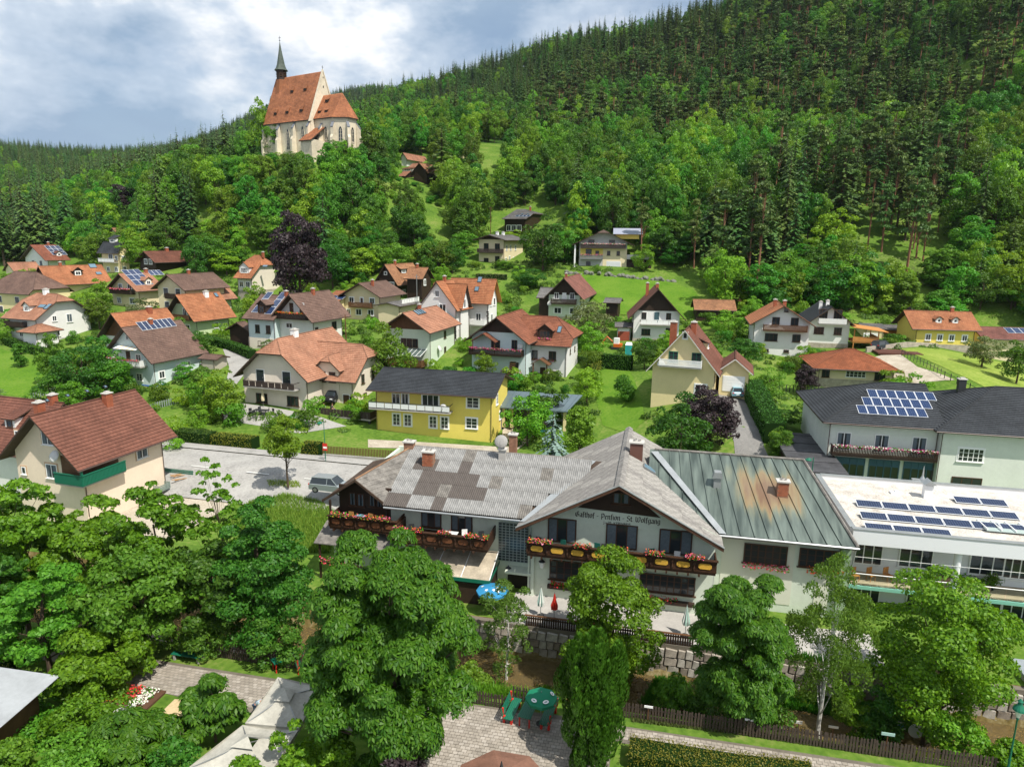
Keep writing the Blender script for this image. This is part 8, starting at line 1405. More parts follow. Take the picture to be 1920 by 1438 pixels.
for u, v, w_, h_, m, l in ((1214, 1342, .5, .14, M_TRIM, 'small white name board at the left end of the lower fence'), (1402, 1362, .5, .12, M_TRIM, 'small name board between the chestnut and the birch'), (1494, 1363, .45, .2, M_TRIM, 'small white board at the foot of the birch'), (1559, 1373, .6, .16, M_TRIM, 'white name board right of the birch'), (1660, 1392, .7, .18, LGC, 'pale green name board left of the blue sign')):
    q = V1(*inV(hit(u, v + 18))[:2]); r = empty('name_board', q, TH0, l, 'sign'); mb = MB(); mb.box(-.03, .03, -.02, .02, 0, 1.1); mb.build('post', M_WOOD, r); mb = MB(); mb.box(-w_ / 2, w_ / 2, -.05, -.02, 1.0, 1.0 + h_); mb.build('board', m, r)
for u, v, l in ((1336, 1322, 'blue and white sign on the bank behind the fence, left'), (1684, 1377, 'blue and white sign on the bank near the lime tree')):
    q = hit(u, v + 22); r = empty('trail_sign', q, TH0, l, 'sign'); mb = MB(); mb.box(-.03, .03, -.02, .02, 0, 1.2); mb.build('post', M_METAL, r); mb = MB(); mb.box(-.25, .25, -.05, -.02, 1.1, 1.6); o = mb.build('panel', M_TRIM, r); mb = MB(); mb.box(-.17, .17, -.06, -.05, 1.2, 1.5); mb.build('emblem', M_BLUEP, o)
q = hit(1712, 1400); r = empty('round_sign', q, TH0, 'round white disc sign leaning by the lime tree', 'sign'); mb = MB(); mb.lathe([(0, 0), (.42, 0), (.45, .03), (.42, .06), (0, .06)], 20); mb.build('disc', M_TRIM, r, Matrix.Translation((0, 0, .8)) @ Matrix.Rotation(1.4, 4, 'X')); mb = MB(); mb.tube((0, .05, 0), (0, .05, .8), .03); mb.build('post', M_METAL, r)
q = hit(540, 1250); table('picnic_table', 'green slatted table in the shade behind the square parasols', V1(*inV(q)[:2]), TH0 + .9, 2.0, .75, M_GREENP, legm=M_RED); slat_bench('small bench with red frame in the shade behind the square parasols', V1(*inV(hit(572, 1262))[:2]), TH0 + 1.8, M_GREENP, M_RED, 1.1)
r = empty('garden_chair', V1(.8, -20.6), .6, 'white chair behind the octagonal kiosk roof', 'chair'); mb = MB(); mb.box(-.25, .25, -.25, .25, .4, .45); mb.build('seat', PWH, r); mb = MB(); mb.box(-.25, .25, .22, .27, .45, .95); mb.build('backrest', PWH, r)
for x in (-.2, .2):
    for y in (-.2, .2): mb = MB(); mb.tube((x, y, 0), (x, y, .4), .02, n=4); mb.build('leg', PWH, r)

# ---------------------------------------------------------------- hedges
hz_ = lambda px: [hit(u, v) for u, v in px]
hedge('roadside_hedge', 'green clipped box hedge along the road, left section', hz_([(318, 826), (400, 836)]), 2.0, 1.7, L_HEDGE, seed=1); hedge('roadside_hedge', 'yellowing clipped hedge along the road, right section', hz_([(404, 836), (480, 842)]), 1.9, 1.6, L_YHEDGE, seed=2); hedge('roadside_hedge', 'short clipped hedge between the street tree and the picket fence', hz_([(570, 852), (602, 856)]), 1.6, 1.7, L_YHEDGE, seed=3)
hedge('garden_hedge', 'long narrow hedge along the lane above the cream villa', hz_([(382, 640), (430, 654), (474, 672)]), 1.6, 1.4, L_HEDGE, seed=4, dens=30, size=.18); hedge('garden_hedge', 'tall clipped hedge below the white gabled house', hz_([(1128, 690), (1184, 694)]), 1.6, 2.6, L_HEDGE, seed=5, dens=30, size=.18); hedge('garden_hedge', 'narrow yellow-green hedge beside the long garden lawn', hz_([(1122, 690), (1100, 735)]), 1.3, 1.6, L_YHEDGE, seed=6, dens=30, size=.18)
hedge('driveway_hedge', 'high uneven hedge along the asphalt driveway', hz_([(1407, 745), (1428, 790), (1450, 835)]), 2.6, 2.8, L_HEDGE, seed=7, dens=34, size=.2); hedge('garden_hedge', 'low hedge before the white villa at the far left', hz_([(5, 642), (60, 662), (118, 676)]), 1.6, 1.4, L_HEDGE, seed=8, dens=24, size=.2)
hedge('path_hedge', 'low clipped hedge below the paved path at the bottom edge', [V1(9, -16.0), V1(15, -16.0), V1(18.5, -15.7)], 1.6, 1.0, L_YHEDGE, dens=160, size=.09, seed=9); hedge('garden_hedge', 'yellow-green clipped hedge at the left edge beside the gravel path', [hit(-40, 1240), hit(45, 1250)], 2.0, 1.2, L_YHEDGE, dens=90, size=.12, seed=10); hedge('garden_hedge', 'brownish hedge fence in front of the hill house with two terraces', [at(893, 530, 182), at(950, 530, 180)], 1.0, 1.4, L_OLIVE, dens=20, size=.25, seed=11)
# ---------------------------------------------------------------- village trees
for a in [('olive', 1102, 556, 138, 78, 'airy grey-green fruit tree beside the pale green timber house'), ('dark1', 1018, 405, 186, 92, 'tall dark maple standing between two hill houses'), ('broad0', 733, 603, 108, 86, 'rounded bright maple in front of the mint house'),
          ('dark0', 160, 640, 104, 96, 'dense dark tree left of the blue-banded house'), ('broad1', 100, 618, 110, 55, 'lighter slim tree beside the dense dark tree'), ('bright0', 264, 446, 192, 66, 'bright green tree beside the pale yellow house'), ('broad4', 480, 528, 160, 44, 'round green bush-tree below the orange-roofed beech house'),
          ('bright1', 1365, 585, 138, 70, 'fresh green tree left of the orange-roofed balcony house'), ('dark2', 1395, 630, 118, 68, 'dark rounded tree between cottage garage and balcony house'), ('dark0', 1208, 628, 118, 50, 'dark dense tree left of the yellow cottage'), ('dark1', 1272, 740, 76, 128, 'large dark bushy tree beside the driveway'),
          ('copper', 1325, 722, 82, 122, 'purple copper beech behind the dark bushy tree'), ('broad2', 1085, 752, 82, 92, 'green garden tree behind the inn roof'), ('bright2', 1100, 690, 104, 60, 'fresh green tree at the top of the long lawn'), ('cone', 1167, 700, 103, 46, 'clipped conical conifer on the long lawn'),
          ('broad1', 402, 728, 101, 64, 'small spreading tree in the cream villa garden'), ('olive', 1840, 625, 116, 70, 'spreading fruit tree in the hay meadow'), ('dark2', 1905, 632, 108, 74, 'darker fruit tree at the right edge of the meadow'), ('copper', 1508, 682, 106, 46, 'small purple-leaved tree in front of the bungalow'), ('olive', 272, 552, 138, 62, 'pale olive tree between orange-roofed houses'),
          ('spruce', 4, 688, 86, 72, 'dark conifer at the left edge beside the lawn'), ('bright0', 1700, 706, 92, 100, 'bushy green tree behind the solar roof'), ('broad0', 1440, 690, 100, 60, 'leafy shrub tree at the head of the driveway hedge'), ('dark1', 1470, 760, 88, 60, 'dark shrub tree along the driveway hedge'), ('broad4', 1462, 800, 80, 56, 'dense green shrub tree beside the dark building'),
          ('copper', 565, 393, 162, 112, 'great purple copper beech towering over the village'), ('copper', 235, 345, 275, 66, 'distant purple beech on the left hillside'), ('spruce', 829, 228, 268, 56, 'tall dark spruce beside the high farmhouses'), ('bright1', 170, 520, 185, 50, 'light green tree behind the long yellow house'), ('broad2', 40, 640, 118, 44, 'round shrub tree below the white villa'),
          ('broad1', 660, 690, 108, 40, 'small tree behind the cream villa ridge'), ('bright2', 1250, 620, 128, 40, 'slim tree between the gabled houses'), ('broad0', 345, 680, 112, 40, 'small tree beside the metal garden shed'), ('bright0', 910, 660, 112, 40, 'small tree beside the stair of the red-hipped house'), ('broad3', 1330, 640, 118, 40, 'leafy tree behind the cottage chimneys'), ('dark0', 990, 500, 172, 60, 'dark bushy tree below the tall maple'), ('broad4', 830, 560, 150, 40, 'rounded tree behind the white steep-gabled house')]:
    n_ = a[0].rstrip('0123456789'); tree_px(a[0], *a[1:5], a[5], cat='tree', name={'bright': 'broadleaf_tree', 'cone': 'clipped_conifer'}.get(n_))
mc, mt = spruce_meshes('blue', 7, 2.6, 5, L_BLUES, z0=.05, lev=22, per=10); p = col_at(1035, 73); h_ = max(4, at(1035, 762, 73).z - p.z); r = custom_tree('blue_spruce', 'silvery blue spruce behind the inn ridge', p, mc, mt); r.scale = (1, 1, h_ / 7)
mc, mt = spruce_meshes('gold', 8, 2.2, 6, leafmat('golden_needles', (.16, .15, .02), (.30, .26, .05), .2), z0=.02, lev=18, per=9); p = col_at(52, 178); custom_tree('golden_conifer', 'golden yellow conifer beside the orange roofs at the left', p, mc, mt)
mc, mt = crown_meshes('street_tree', 7.6, 2.6, 2.6, 6500, L_BRIGHT, .26, 17, nl=46, lobe=.28, r0=.14, shape=.3); custom_tree('street_tree', 'young street tree casting a round shadow on the road', pz(540, 905, 0), mc, mt)
# random shrubs between the houses
k = 0; rs = random.Random(12)
HP = list(FOOT)
while k < 250:
    u, v = rs.uniform(0, 1900), rs.uniform(500, 850); p = at(u, v, 100); q = hit(u, v)
    if not (80 < q.y < 185): continue
    fd = min((q.x - f[0]) ** 2 + (q.y - f[1]) ** 2 - f[2] ** 2 for f in HP)
    if fd < 6 or fd > 260: continue
    if 350 < u < 700 and v > 815 or u < 130 and 650 < v < 740 or 1120 < u < 1210 and v > 690 or 1340 < u < 1450 and v > 730 or 1690 < u and v > 660: continue
    if 400 < u < 480 and 645 < v < 735 or 1120 < u < 1320 and 515 < v < 600: continue
    kd = rs.choice(['bush', 'bush', 'bush', 'flowerbush', 'redbush' if rs.random() < .3 else 'bush', 'broad', 'bright']); s_ = rs.uniform(.7, 1.5); L_ = math.hypot(q.x, q.y)
    if any(0 < ((f[0] - q.x) * q.x + (f[1] - q.y) * q.y) / L_ < 17 + f[2] and abs((f[0] - q.x) * q.y - (f[1] - q.y) * q.x) / L_ < f[2] for f in HP): kd = 'bush'; s_ *= .8
    plant(kd, q, (5.2 if kd in ('broad', 'bright') else 2.2) * s_, (4.6 if kd in ('broad', 'bright') else 2.8) * s_, 'leafy green garden shrub among the village houses', 'shrub', 'garden_shrub', 'garden shrubs among the houses'); k += 1
def cover():
    rng = np.random.default_rng(31); P = []; N = []; c = 0; F3 = np.array(FOOT)
    while c < 1500:
        x, y = rng.uniform(-125, 125), rng.uniform(74, 195)
        if abs(x) > y * .8 + 4: continue
        d = np.min(np.hypot(F3[:, 0] - x, F3[:, 1] - y) - F3[:, 2]); lv = inV((x, y, 0))
        if d < .5 or lv.y < 36 and lv.x < 20 or lv.y < 30 or rng.uniform() > math.exp(-max(0, d - 2) / 7): continue
        u_, v_ = proj((x, y, gz(x, y)))
        if 1070 < u_ < 1340 and 510 < v_ < 602 or u_ < 125 and 650 < v_ < 745 or 1120 < u_ < 1210 and v_ > 690 or 1345 < u_ < 1445 and v_ > 730 or u_ > 1600 and 655 < v_ < 735 or 412 < u_ < 482 and 645 < v_ < 735: continue
        r = rng.uniform(.5, 1.5); h = rng.uniform(.3, 1.2); n = int(50 + 40 * r); dn = rnd_unit(n, rng); dn[:, 2] = abs(dn[:, 2]); X = dn * np.array([r, r * rng.uniform(.5, 1), h]) * rng.uniform(.75, 1.1, (n, 1)) + np.array([x, y, gz(x, y) - .1]); P.append(X); N.append(dn); c += 1
    P = np.concatenate(P); N = np.concatenate(N); V, F = leaf_quads(P, N, .34, rng, asp=.7); tag(inst('garden_plants', npmesh('garden_plants', V, F, [leafmat('garden_leaves', (.05, .12, .015), (.17, .26, .04))])), 'low mixed planting in the gardens between the houses', 'plants', kind='stuff')
cover()
# ---------------------------------------------------------------- foreground trees
def fg(kind, label, u, d, vtop, wpx, n, lm, size, seed, leaf='quad', name='broadleaf_tree', z0f=.12, **k):
    p = col_at(u, d); H_ = at(u, vtop, d).z - p.z; R_ = wpx * d / FPX / 2 * 1.02; mc, mt = crown_meshes(name, H_, R_, H_ * z0f, n, lm, size, seed, leaf, **k); return custom_tree(name, label, p, mc, mt)
fg('', 'great horse chestnut in the middle foreground covering the left wing of the inn', 738, 31.5, 995, 350, 26000, L_CHEST, .34, 101, 'palm', 'chestnut_tree', z0f=.05, nl=150, lobe=.21, r0=.4, flat=.85)
fg('', 'dark horse chestnut below the copper roof of the inn', 1385, 36.5, 1072, 215, 14000, L_CHEST, .34, 102, 'palm', 'chestnut_tree', nl=110, lobe=.22, r0=.3)
fg('', 'deep green hornbeam left of the great chestnut', 500, 43, 938, 225, 32000, L_DARK, .24, 103, name='hornbeam_tree', nl=90, lobe=.25, r0=.3, shape=.35)
fg('', 'bright lime tree in front of the modern annex', 1735, 38, 1078, 265, 32000, L_LIME, .23, 104, name='lime_tree', nl=85, lobe=.27, r0=.3)
fg('', 'leafy maple before the inn terrace', 1143, 43, 1040, 200, 24000, L_MAPLE, .24, 105, name='maple_tree', nl=70, lobe=.27, r0=.25)
for i, (u, d, vt, w_, n, sz, nl, lb, lm, l) in enumerate(((55, 44, 893, 190, 15000, .32, 85, .20, L_MAPLE, 'loose light maple at the far left foreground'), (185, 46, 925, 210, 17000, .30, 95, .19, L_MAPLE, 'spreading maple below the peach house'), (320, 45, 900, 180, 14000, .30, 85, .19, L_MAPLE, 'feathery maple between the peach yard and hornbeam'),
                                               (95, 39, 1060, 190, 11000, .28, 70, .20, L_MID, 'lower leafy tree at the left above the gravel path'), (275, 41, 1030, 230, 17000, .28, 90, .21, L_MID, 'dense lower tree behind the green bench'), (405, 43, 1010, 180, 14000, .28, 80, .21, L_DARK, 'shaded tree between bench and hornbeam'), (20, 41, 1000, 150, 10000, .30, 70, .2, L_DARK, 'dark leafy tree at the left edge'))):
    fg('', l, u, d, vt, w_, n, lm, sz, 110 + i, name='maple_tree' if lm is L_MAPLE else 'broadleaf_tree', nl=nl, lobe=lb, r0=.2, z0f=.2)
fg('', 'tall thin ash sprays rising beside the road', 432, 47, 850, 120, 5000, L_MAPLE, .26, 120, name='ash_tree', nl=130, lobe=.13, r0=.10, z0f=.3, limbs=60)
fg('', 'weeping birch between the chestnut and the lime tree', 1530, 37.5, 1030, 165, 17000, L_BIRCH, .17, 121, name='birch_tree', nl=80, lobe=.22, r0=.16, bark=M_BIRCH, droop=1.2, flat=1.5, asp=.45, z0f=.18)
fg('', 'thin yellow-green willow growing from the stream bank', 950, 44, 1080, 130, 6500, L_BIRCH, .22, 122, name='willow_tree', nl=50, lobe=.22, r0=.12, droop=.5, asp=.35, bark=M_BIRCH)
fg('', 'young spruce-green sapling by the gravel path', 228, 42.5, 1150, 80, 5000, L_OLIVE, .22, 123, name='sapling', nl=40, lobe=.3, r0=.08, shape=.6)
fg('', 'round leafy bush tree beside the bench', 200, 37.5, 1188, 185, 14000, L_MAPLE, .26, 124, name='round_shrub', nl=70, lobe=.26, r0=.15, z0f=.0)
fg('', 'small chestnut beside the square parasols', 405, 33.5, 1262, 120, 2600, L_CHEST, .42, 125, 'palm', 'chestnut_tree', nl=34, lobe=.3, r0=.1, z0f=.1)
fg('', 'low chestnut sapling in front of the sandpit', 255, 31.5, 1335, 150, 3200, L_CHEST, .42, 126, 'palm', 'chestnut_tree', nl=40, lobe=.3, r0=.1, z0f=0)
for i, (u, d, vt, w_, lm, l) in enumerate(((60, 34, 1350, 160, L_MID, 'wild shrub below the sheet roof at the left edge'), (160, 33, 1330, 150, L_MAPLE, 'broad-leaved shrub left of the flower bed'), (150, 29.5, 1385, 190, L_MID, 'tangled shrub at the bottom left'), (20, 30, 1390, 120, L_MID, 'shrub in the bottom left corner'), (320, 29, 1400, 130, L_DARK, 'dark shrub at the bottom edge before the sandpit'), (560, 28.6, 1350, 110, L_LIME, 'yellow-green shrub right of the torn parasol'), (620, 30, 1330, 110, L_LIME, 'shrub between the great chestnut and the parasols'), (470, 27.4, 1418, 120, L_LIME, 'low shrub in front of the torn parasol'),
                                       (760, 27.6, 1400, 130, L_COPPER, 'purple-leaved shrub at the foot of the great chestnut'), (1265, 40, 1270, 90, L_MID, 'green shrub on the bank right of the thuja'), (1590, 38.5, 1260, 70, L_LIME, 'yellow-green shrub between birch and lime tree'), (1800, 34.5, 1350, 130, L_BRIGHT, 'fresh green bank shrub near the lantern post'), (1890, 33, 1400, 100, L_LIME, 'shrub at the bottom right corner'), (1420, 38, 1300, 120, L_DARK, 'dark bank shrub beneath the chestnut'), (1330, 38.5, 1290, 100, L_DARK, 'dark ivy shrub on the bank'), (1655, 38, 1300, 110, L_DARK, 'dark shrub under the lime tree'), (880, 40, 1240, 90, L_MID, 'leafy bank shrub right of the great chestnut'), (690, 43, 1180, 140, L_DARK, 'dark undergrowth behind the great chestnut'), (820, 43, 1180, 120, L_DARK, 'dark undergrowth below the glazed awning'), (150, 42, 1150, 120, L_DARK, 'undergrowth behind the gravel path'), (380, 42, 1160, 130, L_DARK, 'undergrowth behind the long picket fence'), (530, 41, 1150, 110, L_DARK, 'undergrowth at the foot of the hornbeam'))):
    fg('', l, u, d, vt, w_, int(2200 + 22 * w_), lm, .2, 130 + i, name='wild_shrub', nl=34, lobe=.32, z0f=-.05)
# thuja: many upright flame-shaped tufts
def thuja():
    rng = np.random.default_rng(9); p = col_at(1108, 32.5); H_ = at(1108, 1188, 32.5).z - p.z; R_ = 195 * 32.5 / FPX / 2; P = []; N = []
    for i in range(110):
        a = rng.uniform(0, 6.283); f = rng.uniform(0, 1) ** .7; zb = rng.uniform(-.02, .8) * H_; env = R_ * (math.sin(math.pi * min(1, max(.05, (zb / H_) * .75 + .25))) ** .6); rr_ = env * f * .78; c = np.array([rr_ * math.cos(a), rr_ * math.sin(a), zb]); hh = rng.uniform(1.3, 2.4) * (1 if zb < H_ * .55 else .8); hh = min(hh, H_ * 1.02 - zb); w0 = rng.uniform(.30, .5); n = 330
        t = rng.uniform(0, 1, n); ang = rng.uniform(0, 6.283, n); w_ = w0 * np.sin(np.pi * np.clip(t * .85 + .12, 0, 1)) ** .8; d = np.stack([np.cos(ang), np.sin(ang), np.full(n, .15)], 1); X = c + np.stack([d[:, 0] * w_, d[:, 1] * w_, t * hh], 1); P.append(X); N.append(d)
    P = np.concatenate(P); N = np.concatenate(N); n = len(P); Nn = norm(N + rng.normal(size=N.shape) * .35); up = np.tile([0, 0, 1.0], (n, 1)); b = norm(np.cross(up, Nn)); s = rng.uniform(.09, .17, n)[:, None]; t = norm(up + Nn * .35)
    V = np.stack([P - t * s, P + b * s * .4, P + t * s, P - b * s * .4], 1).reshape(-1, 3); me = npmesh('thuja_crown', V, np.arange(n * 4).reshape(n, 4), [L_THUJA]); mb = MB(); mb.tube((0, 0, -.5), (0, 0, H_ * .7), .15, .04); mt = bpy.data.meshes.new('thuja_trunk'); mt.from_pydata(mb.v, [], mb.f); mt.materials.append(M_BARK); custom_tree('thuja_tree', 'columnar thuja right of the picnic parasol', p, me, mt)
thuja()
# tall grass and weeds near the road and on the banks
def weeds(name, label, px, n, h, lm, seed):
    rng = np.random.default_rng(seed); W_ = [hit(u, v) for u, v in px]; xs = [p.x for p in W_]; ys_ = [p.y for p in W_]; P = []
    def ins(x, y):
        c = False
        for i in range(len(W_)):
            a, b2 = W_[i], W_[i - 1]
            if (a.y > y) != (b2.y > y) and x < (b2.x - a.x) * (y - a.y) / (b2.y - a.y) + a.x: c = not c
        return c
    while len(P) < n:
        x, y = rng.uniform(min(xs), max(xs)), rng.uniform(min(ys_), max(ys_))
        if ins(x, y): P.append((x, y))
    P = np.array(P); z = ground(P); P = np.concatenate([P, z[:, None]], 1); a = rng.uniform(0, 6.283, n); d = np.stack([np.cos(a), np.sin(a), np.zeros(n)], 1); hh = h * rng.uniform(.5, 1.2, n)[:, None]; w_ = .035 * (1 + hh); lean = rng.normal(size=(n, 3)) * .25; lean[:, 2] = 1
    V = np.stack([P - d * w_, P + d * w_, P + lean * hh + d * w_ * .2, P + lean * hh - d * w_ * .2], 1).reshape(-1, 3); tag(inst(name, npmesh(name, V, np.arange(n * 4).reshape(n, 4), [lm])), label, 'grass', kind='stuff')
weeds('tall_grass', 'tall grass and yellow weeds between the road and the inn', [(470, 945), (540, 935), (600, 946), (628, 965), (618, 1040), (500, 1040), (430, 990)], 24000, .6, L_GRASS, 1); weeds('tall_grass', 'grass tuft around the street tree', [(500, 905), (560, 908), (565, 918), (505, 916)], 900, .4, L_GRASS, 2)
weeds('bank_plants', 'green bank plants between the fence and the stream', [(1200, 1330), (1500, 1345), (1780, 1400), (1760, 1340), (1500, 1300), (1230, 1280)], 26000, .6, L_MID, 3); weeds('bank_plants', 'bank plants below the willow beside the picnic table', [(870, 1285), (1060, 1298), (1060, 1328), (940, 1318), (870, 1325)], 7000, .5, L_MID, 8); weeds('bank_plants', 'bright verge grass at the lower right', [(1700, 1440), (1800, 1400), (1915, 1410), (1915, 1437)], 7000, .4, L_GRASS, 4)
weeds('verge_grass', 'mossy verge grass between path and lower fence', [(1185, 1347), (1500, 1388), (1700, 1425), (1640, 1425), (1500, 1400), (1185, 1362)], 6000, .18, L_OLIVE, 6)
# ---------------------------------------------------------------- forest
def clear_poly(px): return [hit(u, v) for u, v in px]
CL = [clear_poly(q) for q in ([(1062, 505), (1130, 510), (1300, 512), (1345, 560), (1330, 600), (1150, 605), (1085, 560)], [(790, 388), (850, 392), (855, 432), (830, 452), (792, 445)], [(893, 272), (962, 272), (958, 325), (890, 330)])]
q = col_at(235, 275); FOOT.append((q.x, q.y, 5))
for u_, v_ in ((822, 425), (925, 305), (790, 330)): q = hit(u_, v_); FOOT.append((q.x, q.y, 6))
SCR = clear_poly([(1560, 500), (1640, 478), (1740, 495), (1750, 530), (1650, 560), (1570, 550)])
def inpoly(P, W_):
    c = np.zeros(len(P), bool)
    for i in range(len(W_)):
        a, b2 = W_[i], W_[i - 1]; c ^= ((a.y > P[:, 1]) != (b2.y > P[:, 1])) & (P[:, 0] < (b2.x - a.x) * (P[:, 1] - a.y) / ((b2.y - a.y) or 1e-9) + a.x)
    return c
rng = np.random.default_rng(77); pts = []; y = 150.0
while y < 2600:
    s_ = 5.6 if y < 260 else (6.6 if y < 500 else (8 if y < 900 else 12)); half = (y + 30) * .88; xs = np.arange(-half, half, s_); pts.append(np.stack([xs + rng.uniform(-.7, .7, len(xs)) * s_, y + rng.uniform(-.7, .7, len(xs)) * s_], 1)); y += s_
P = np.concatenate(pts); Z = ground(P); Q = np.concatenate([P, Z[:, None]], 1) - np.array([0, 0, CAMZ]); f = Q @ np.array(_F); U = 960 + FPX * (Q @ np.array(_r)) / f; Vv = 719 - FPX * (Q @ np.array(_u)) / f
TL = np.interp(U, [-400, 0, 60, 150, 250, 350, 440, 530, 640, 700, 800, 870, 1070, 1100, 1240, 1335, 1400, 1500, 1600, 1700, 1800, 1920, 2400], [500, 500, 500, 506, 520, 532, 522, 562, 545, 520, 528, 506, 502, 480, 500, 600, 600, 592, 600, 598, 610, 614, 620])
keep = (Vv < TL) & (Vv > -260)
for W_ in CL: keep &= ~inpoly(P, W_)
sc_ = inpoly(P, SCR); keep &= ~(sc_ & (rng.uniform(0, 1, len(P)) < .8))
dist_h = np.full(len(P), 99.0); corr = np.full(len(P), 99.0)
for fx, fy, fr in FOOT:
    dx, dy = P[:, 0] - fx, P[:, 1] - fy; dd = np.hypot(dx, dy) - fr; dist_h = np.minimum(dist_h, dd); L = math.hypot(fx, fy); ax, ay = -fx / L, -fy / L; al = dx * ax + dy * ay; la = np.abs(-dx * ay + dy * ax); m_ = (al > 0) & (al < 60 + fr) & (la < fr * 1.0); corr = np.where(m_, np.minimum(corr, al - fr), corr)
keep &= dist_h > 2.0
churchd = np.hypot(P[:, 0] - CHC.x, P[:, 1] - CHC.y)
P, Z, U, Vv, dist_h, corr, churchd = [a[keep] for a in (P, Z, U, Vv, dist_h, corr, churchd)]
# hidden behind crests
def visible(P, Z, h=16):
    ok = np.ones(len(P), bool); 
    for t in np.linspace(.25, .97, 26):
        g = ground(P * t); line = CAMZ + (Z + h - CAMZ) * t; ok &= g < line + 2
    return ok
vis = visible(P, Z); P, Z, U, Vv, dist_h, corr, churchd = [a[vis] for a in (P, Z, U, Vv, dist_h, corr, churchd)]
n = len(P); nz_ = np.array([mnoise.noise(Vector((x / 75, y / 75, 3.1))) for x, y in P]); nz2 = np.array([mnoise.noise(Vector((x / 22, y / 22, 8.1))) for x, y in P]); ev = Z
con = np.where(U > 850, sstep(8, 120, ev) * .62 + .08, .18); con = np.where((U < 500) & (P[:, 1] > 300), .58, con); con = np.where((P[:, 1] > 700), .86, con); con = np.where((U > 250) & (U < 850) & (P[:, 1] < 300), .05, con)
isc = (con + nz_ * 1.15 + nz2 * .7) > .5; r_ = rng.uniform(0, 1, n); isc = np.where(r_ < .07, ~isc, isc)
kinds = []; H_ = np.zeros(n); Wd = np.zeros(n)
for i in range(n):
    if isc[i]:
        pine = (U[i] > 1000) and (nz2[i] + r_[i] * .9 > .48) and P[i, 1] < 520; kinds.append('pine%d' % rng.integers(4) if pine else 'spruce%d' % rng.integers(4)); H_[i] = rng.uniform(13, 29) if P[i, 1] > 170 else rng.uniform(12, 20); Wd[i] = H_[i] * rng.uniform(.26, .36) * (1.0 if not pine else .9)
    else:
        kinds.append(('bright%d' % rng.integers(3)) if r_[i] > .8 else (('dark%d' % rng.integers(3)) if r_[i] < .3 else 'broad%d' % rng.integers(5))); H_[i] = rng.uniform(11, 20) if ev[i] > 25 else rng.uniform(6, 13); Wd[i] = rng.uniform(7.5, 11.5)
lim = np.where(corr < 60, np.maximum(1.8, corr * np.where(churchd < 70, .34, np.where((P[:, 1] > 215) & (U > 735) & (U < 835), .05, .25)) + 1.6), 99.0); lim = np.where(churchd < 46, np.minimum(lim, 12), lim); lim = np.where((churchd < 27) & (P[:, 1] < 246), np.minimum(lim, np.where(U > 600, 8.5, 4.5)), lim); fr_ = (U > 370) & (U < 690) & (P[:, 1] < np.where(U > 488, 250, 300)) & (P[:, 1] > 180)
for i in np.where(fr_)[0]: q = ray(U[i], (292 if U[i] < 480 else 284) if U[i] < 590 else 262); lim[i] = max(1.5, min(lim[i] if lim[i] > 6 else 14, CAMZ + q.z / q.y * P[i, 1] - Z[i]))
sm_ = np.minimum(1, lim / H_); small = sm_ < .55
for i in np.where(small)[0]:
    if isc[i]: kinds[i] = 'broad%d' % rng.integers(5)
H_ = np.minimum(H_, lim); Wd = np.where(small, np.maximum(3.2, Wd * sm_ * 1.3), Wd * np.maximum(sm_, .7)); H_ = H_ * np.where(P[:, 1] > 900, .9, 1)
size = H_ / np.hypot(P[:, 0], P[:, 1]); onscr = (U > -30) & (U < 1950) & (Vv > 0); order = np.argsort(-size * onscr); single = np.zeros(n, bool); cnt = {'pine': 0, 'spruce': 0, 'broad': 0}
LBL = {'spruce': ('dark spruce in the forest on the hillside', 'spruces of the hillside forest'), 'pine': ('tall pine with bare reddish trunk on the forested slope', 'pines of the hillside forest'), 'broad': ('broadleaf tree in the woods around the village', 'broadleaf trees of the woods')}
for i in order:
    k = kinds[i].rstrip('0123456789'); k = 'broad' if k in ('bright', 'dark') else k
    if cnt[k] >= 300: continue
    if cnt['pine'] >= 300 and cnt['broad'] >= 300 and cnt['spruce'] >= 300: break
    cnt[k] += 1; single[i] = True
    plant(kinds[i], (P[i, 0], P[i, 1], Z[i] - .3), H_[i], Wd[i], LBL[k][0], 'tree', {'broad': 'broadleaf_tree', 'spruce': 'spruce_tree', 'pine': 'pine_tree'}[k], LBL[k][1], rz=float(rng.uniform(0, 6.28)))
pc = bpy.data.collections.new('tree_kinds'); PK = sorted([k for k in PROTO if k.rstrip('0123456789') in ('spruce', 'pine', 'broad', 'bright', 'dark')]); base_ = {'spruce': (20, 6.6), 'pine': (21, 6.4), 'broad': (13, 9), 'bright': (11, 8.6), 'dark': (13, 9.4)}
for j, k in enumerate(PK):
    mc, mt = PROTO[k]; bm = bmesh.new(); bm.from_mesh(mc); nf = len(bm.faces); bm.from_mesh(mt); bm.faces.ensure_lookup_table()
    for f_ in bm.faces[nf:]: f_.material_index = 1
    me = bpy.data.meshes.new('kind_%02d' % j); bm.to_mesh(me); bm.free(); me.materials.append(mc.materials[0]); me.materials.append(mt.materials[0]); o = bpy.data.objects.new('kind_%02d' % j, me); pc.objects.link(o)
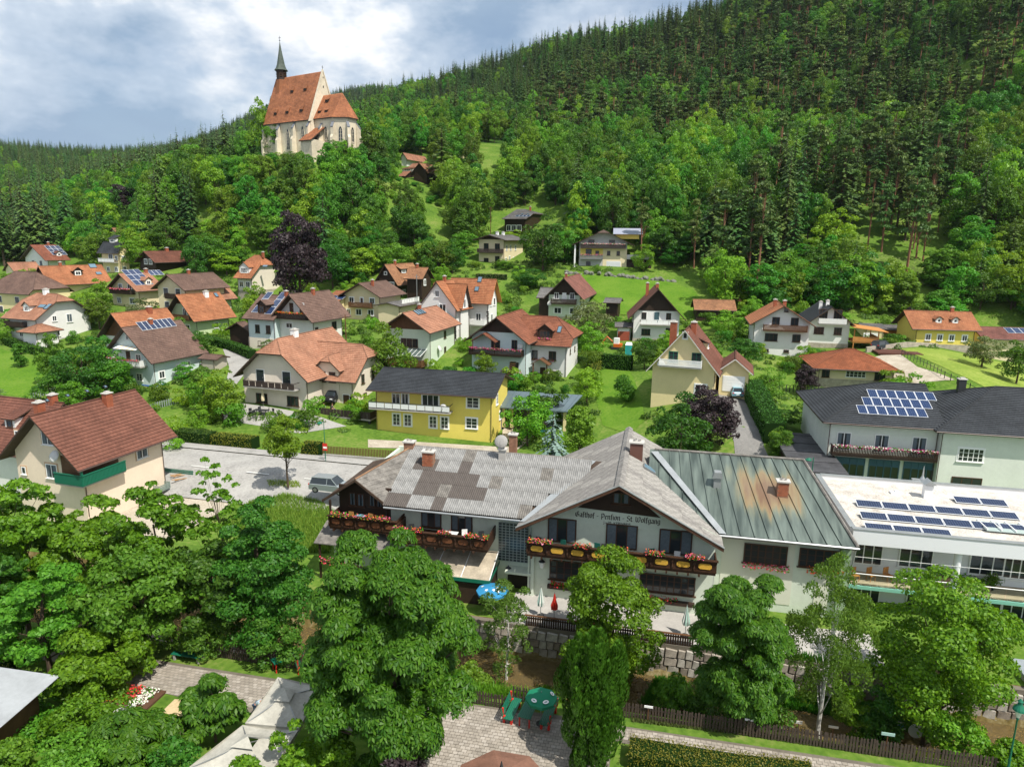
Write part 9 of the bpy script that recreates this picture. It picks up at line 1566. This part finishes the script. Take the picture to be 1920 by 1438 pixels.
def scatter(name, label, idx):
    me = bpy.data.meshes.new(name); me.from_pydata([(P[i, 0], P[i, 1], Z[i] - .3) for i in idx], [], []); at_ = me.attributes.new('kind_i', 'INT', 'POINT'); at_.data.foreach_set('value', [PK.index(kinds[i]) for i in idx]); a2 = me.attributes.new('scl', 'FLOAT_VECTOR', 'POINT'); sv = []
    for i in idx: b2 = base_[kinds[i].rstrip('0123456789')]; sv += [Wd[i] / b2[1], Wd[i] / b2[1], H_[i] / b2[0]]
    a2.data.foreach_set('vector', sv); a3 = me.attributes.new('rot', 'FLOAT_VECTOR', 'POINT'); a3.data.foreach_set('vector', np.stack([np.zeros(len(idx)), np.zeros(len(idx)), rng.uniform(0, 6.28, len(idx))], 1).ravel().tolist())
    ng = bpy.data.node_groups.new(name, 'GeometryNodeTree'); ng.interface.new_socket('Geometry', in_out='INPUT', socket_type='NodeSocketGeometry'); ng.interface.new_socket('Geometry', in_out='OUTPUT', socket_type='NodeSocketGeometry'); N = ng.nodes.new; Lk = ng.links.new
    gi, go_, ip, ci = N('NodeGroupInput'), N('NodeGroupOutput'), N('GeometryNodeInstanceOnPoints'), N('GeometryNodeCollectionInfo'); ci.inputs[0].default_value = pc; ci.inputs[1].default_value = True; ci.inputs[2].default_value = True; ip.inputs['Pick Instance'].default_value = True
    def na(nm, ty): x = N('GeometryNodeInputNamedAttribute'); x.data_type = ty; x.inputs[0].default_value = nm; return [o for o in x.outputs if o.enabled][0]
    Lk(gi.outputs[0], ip.inputs['Points']); Lk(ci.outputs[0], ip.inputs['Instance']); Lk(na('kind_i', 'INT'), ip.inputs['Instance Index']); Lk(na('rot', 'FLOAT_VECTOR'), ip.inputs['Rotation']); Lk(na('scl', 'FLOAT_VECTOR'), ip.inputs['Scale']); Lk(ip.outputs[0], go_.inputs[0])
    o = inst(name, me); m_ = o.modifiers.new('scatter', 'NODES'); m_.node_group = ng; tag(o, label, 'forest', kind='stuff')
rest = np.where(~single)[0]; scatter('distant_forest', 'mixed forest of spruce, pine and broadleaf trees covering the hills', rest)
# undergrowth fills the gaps on the nearer slopes
print('forest', n, cnt)
hz = MB(); zt = float(max(V[:, 2].max() if False else 0, Z.max())) + 45; hz.box(-3600, 3600, -60, 3480, -60, max(zt, 420)); hm = bpy.data.materials.new('haze'); hm.use_nodes = True; t = hm.node_tree; t.nodes.clear(); o_ = nd(t, 'ShaderNodeOutputMaterial'); pv = nd(t, 'ShaderNodeVolumePrincipled'); pv.inputs['Color'].default_value = (.80, .88, 1, 1); pv.inputs['Density'].default_value = .00004; pv.inputs['Anisotropy'].default_value = .3; t.links.new(pv.outputs[0], o_.inputs['Volume']); tag(hz.build('haze', hm), 'thin summer haze over the valley', kind='stuff')
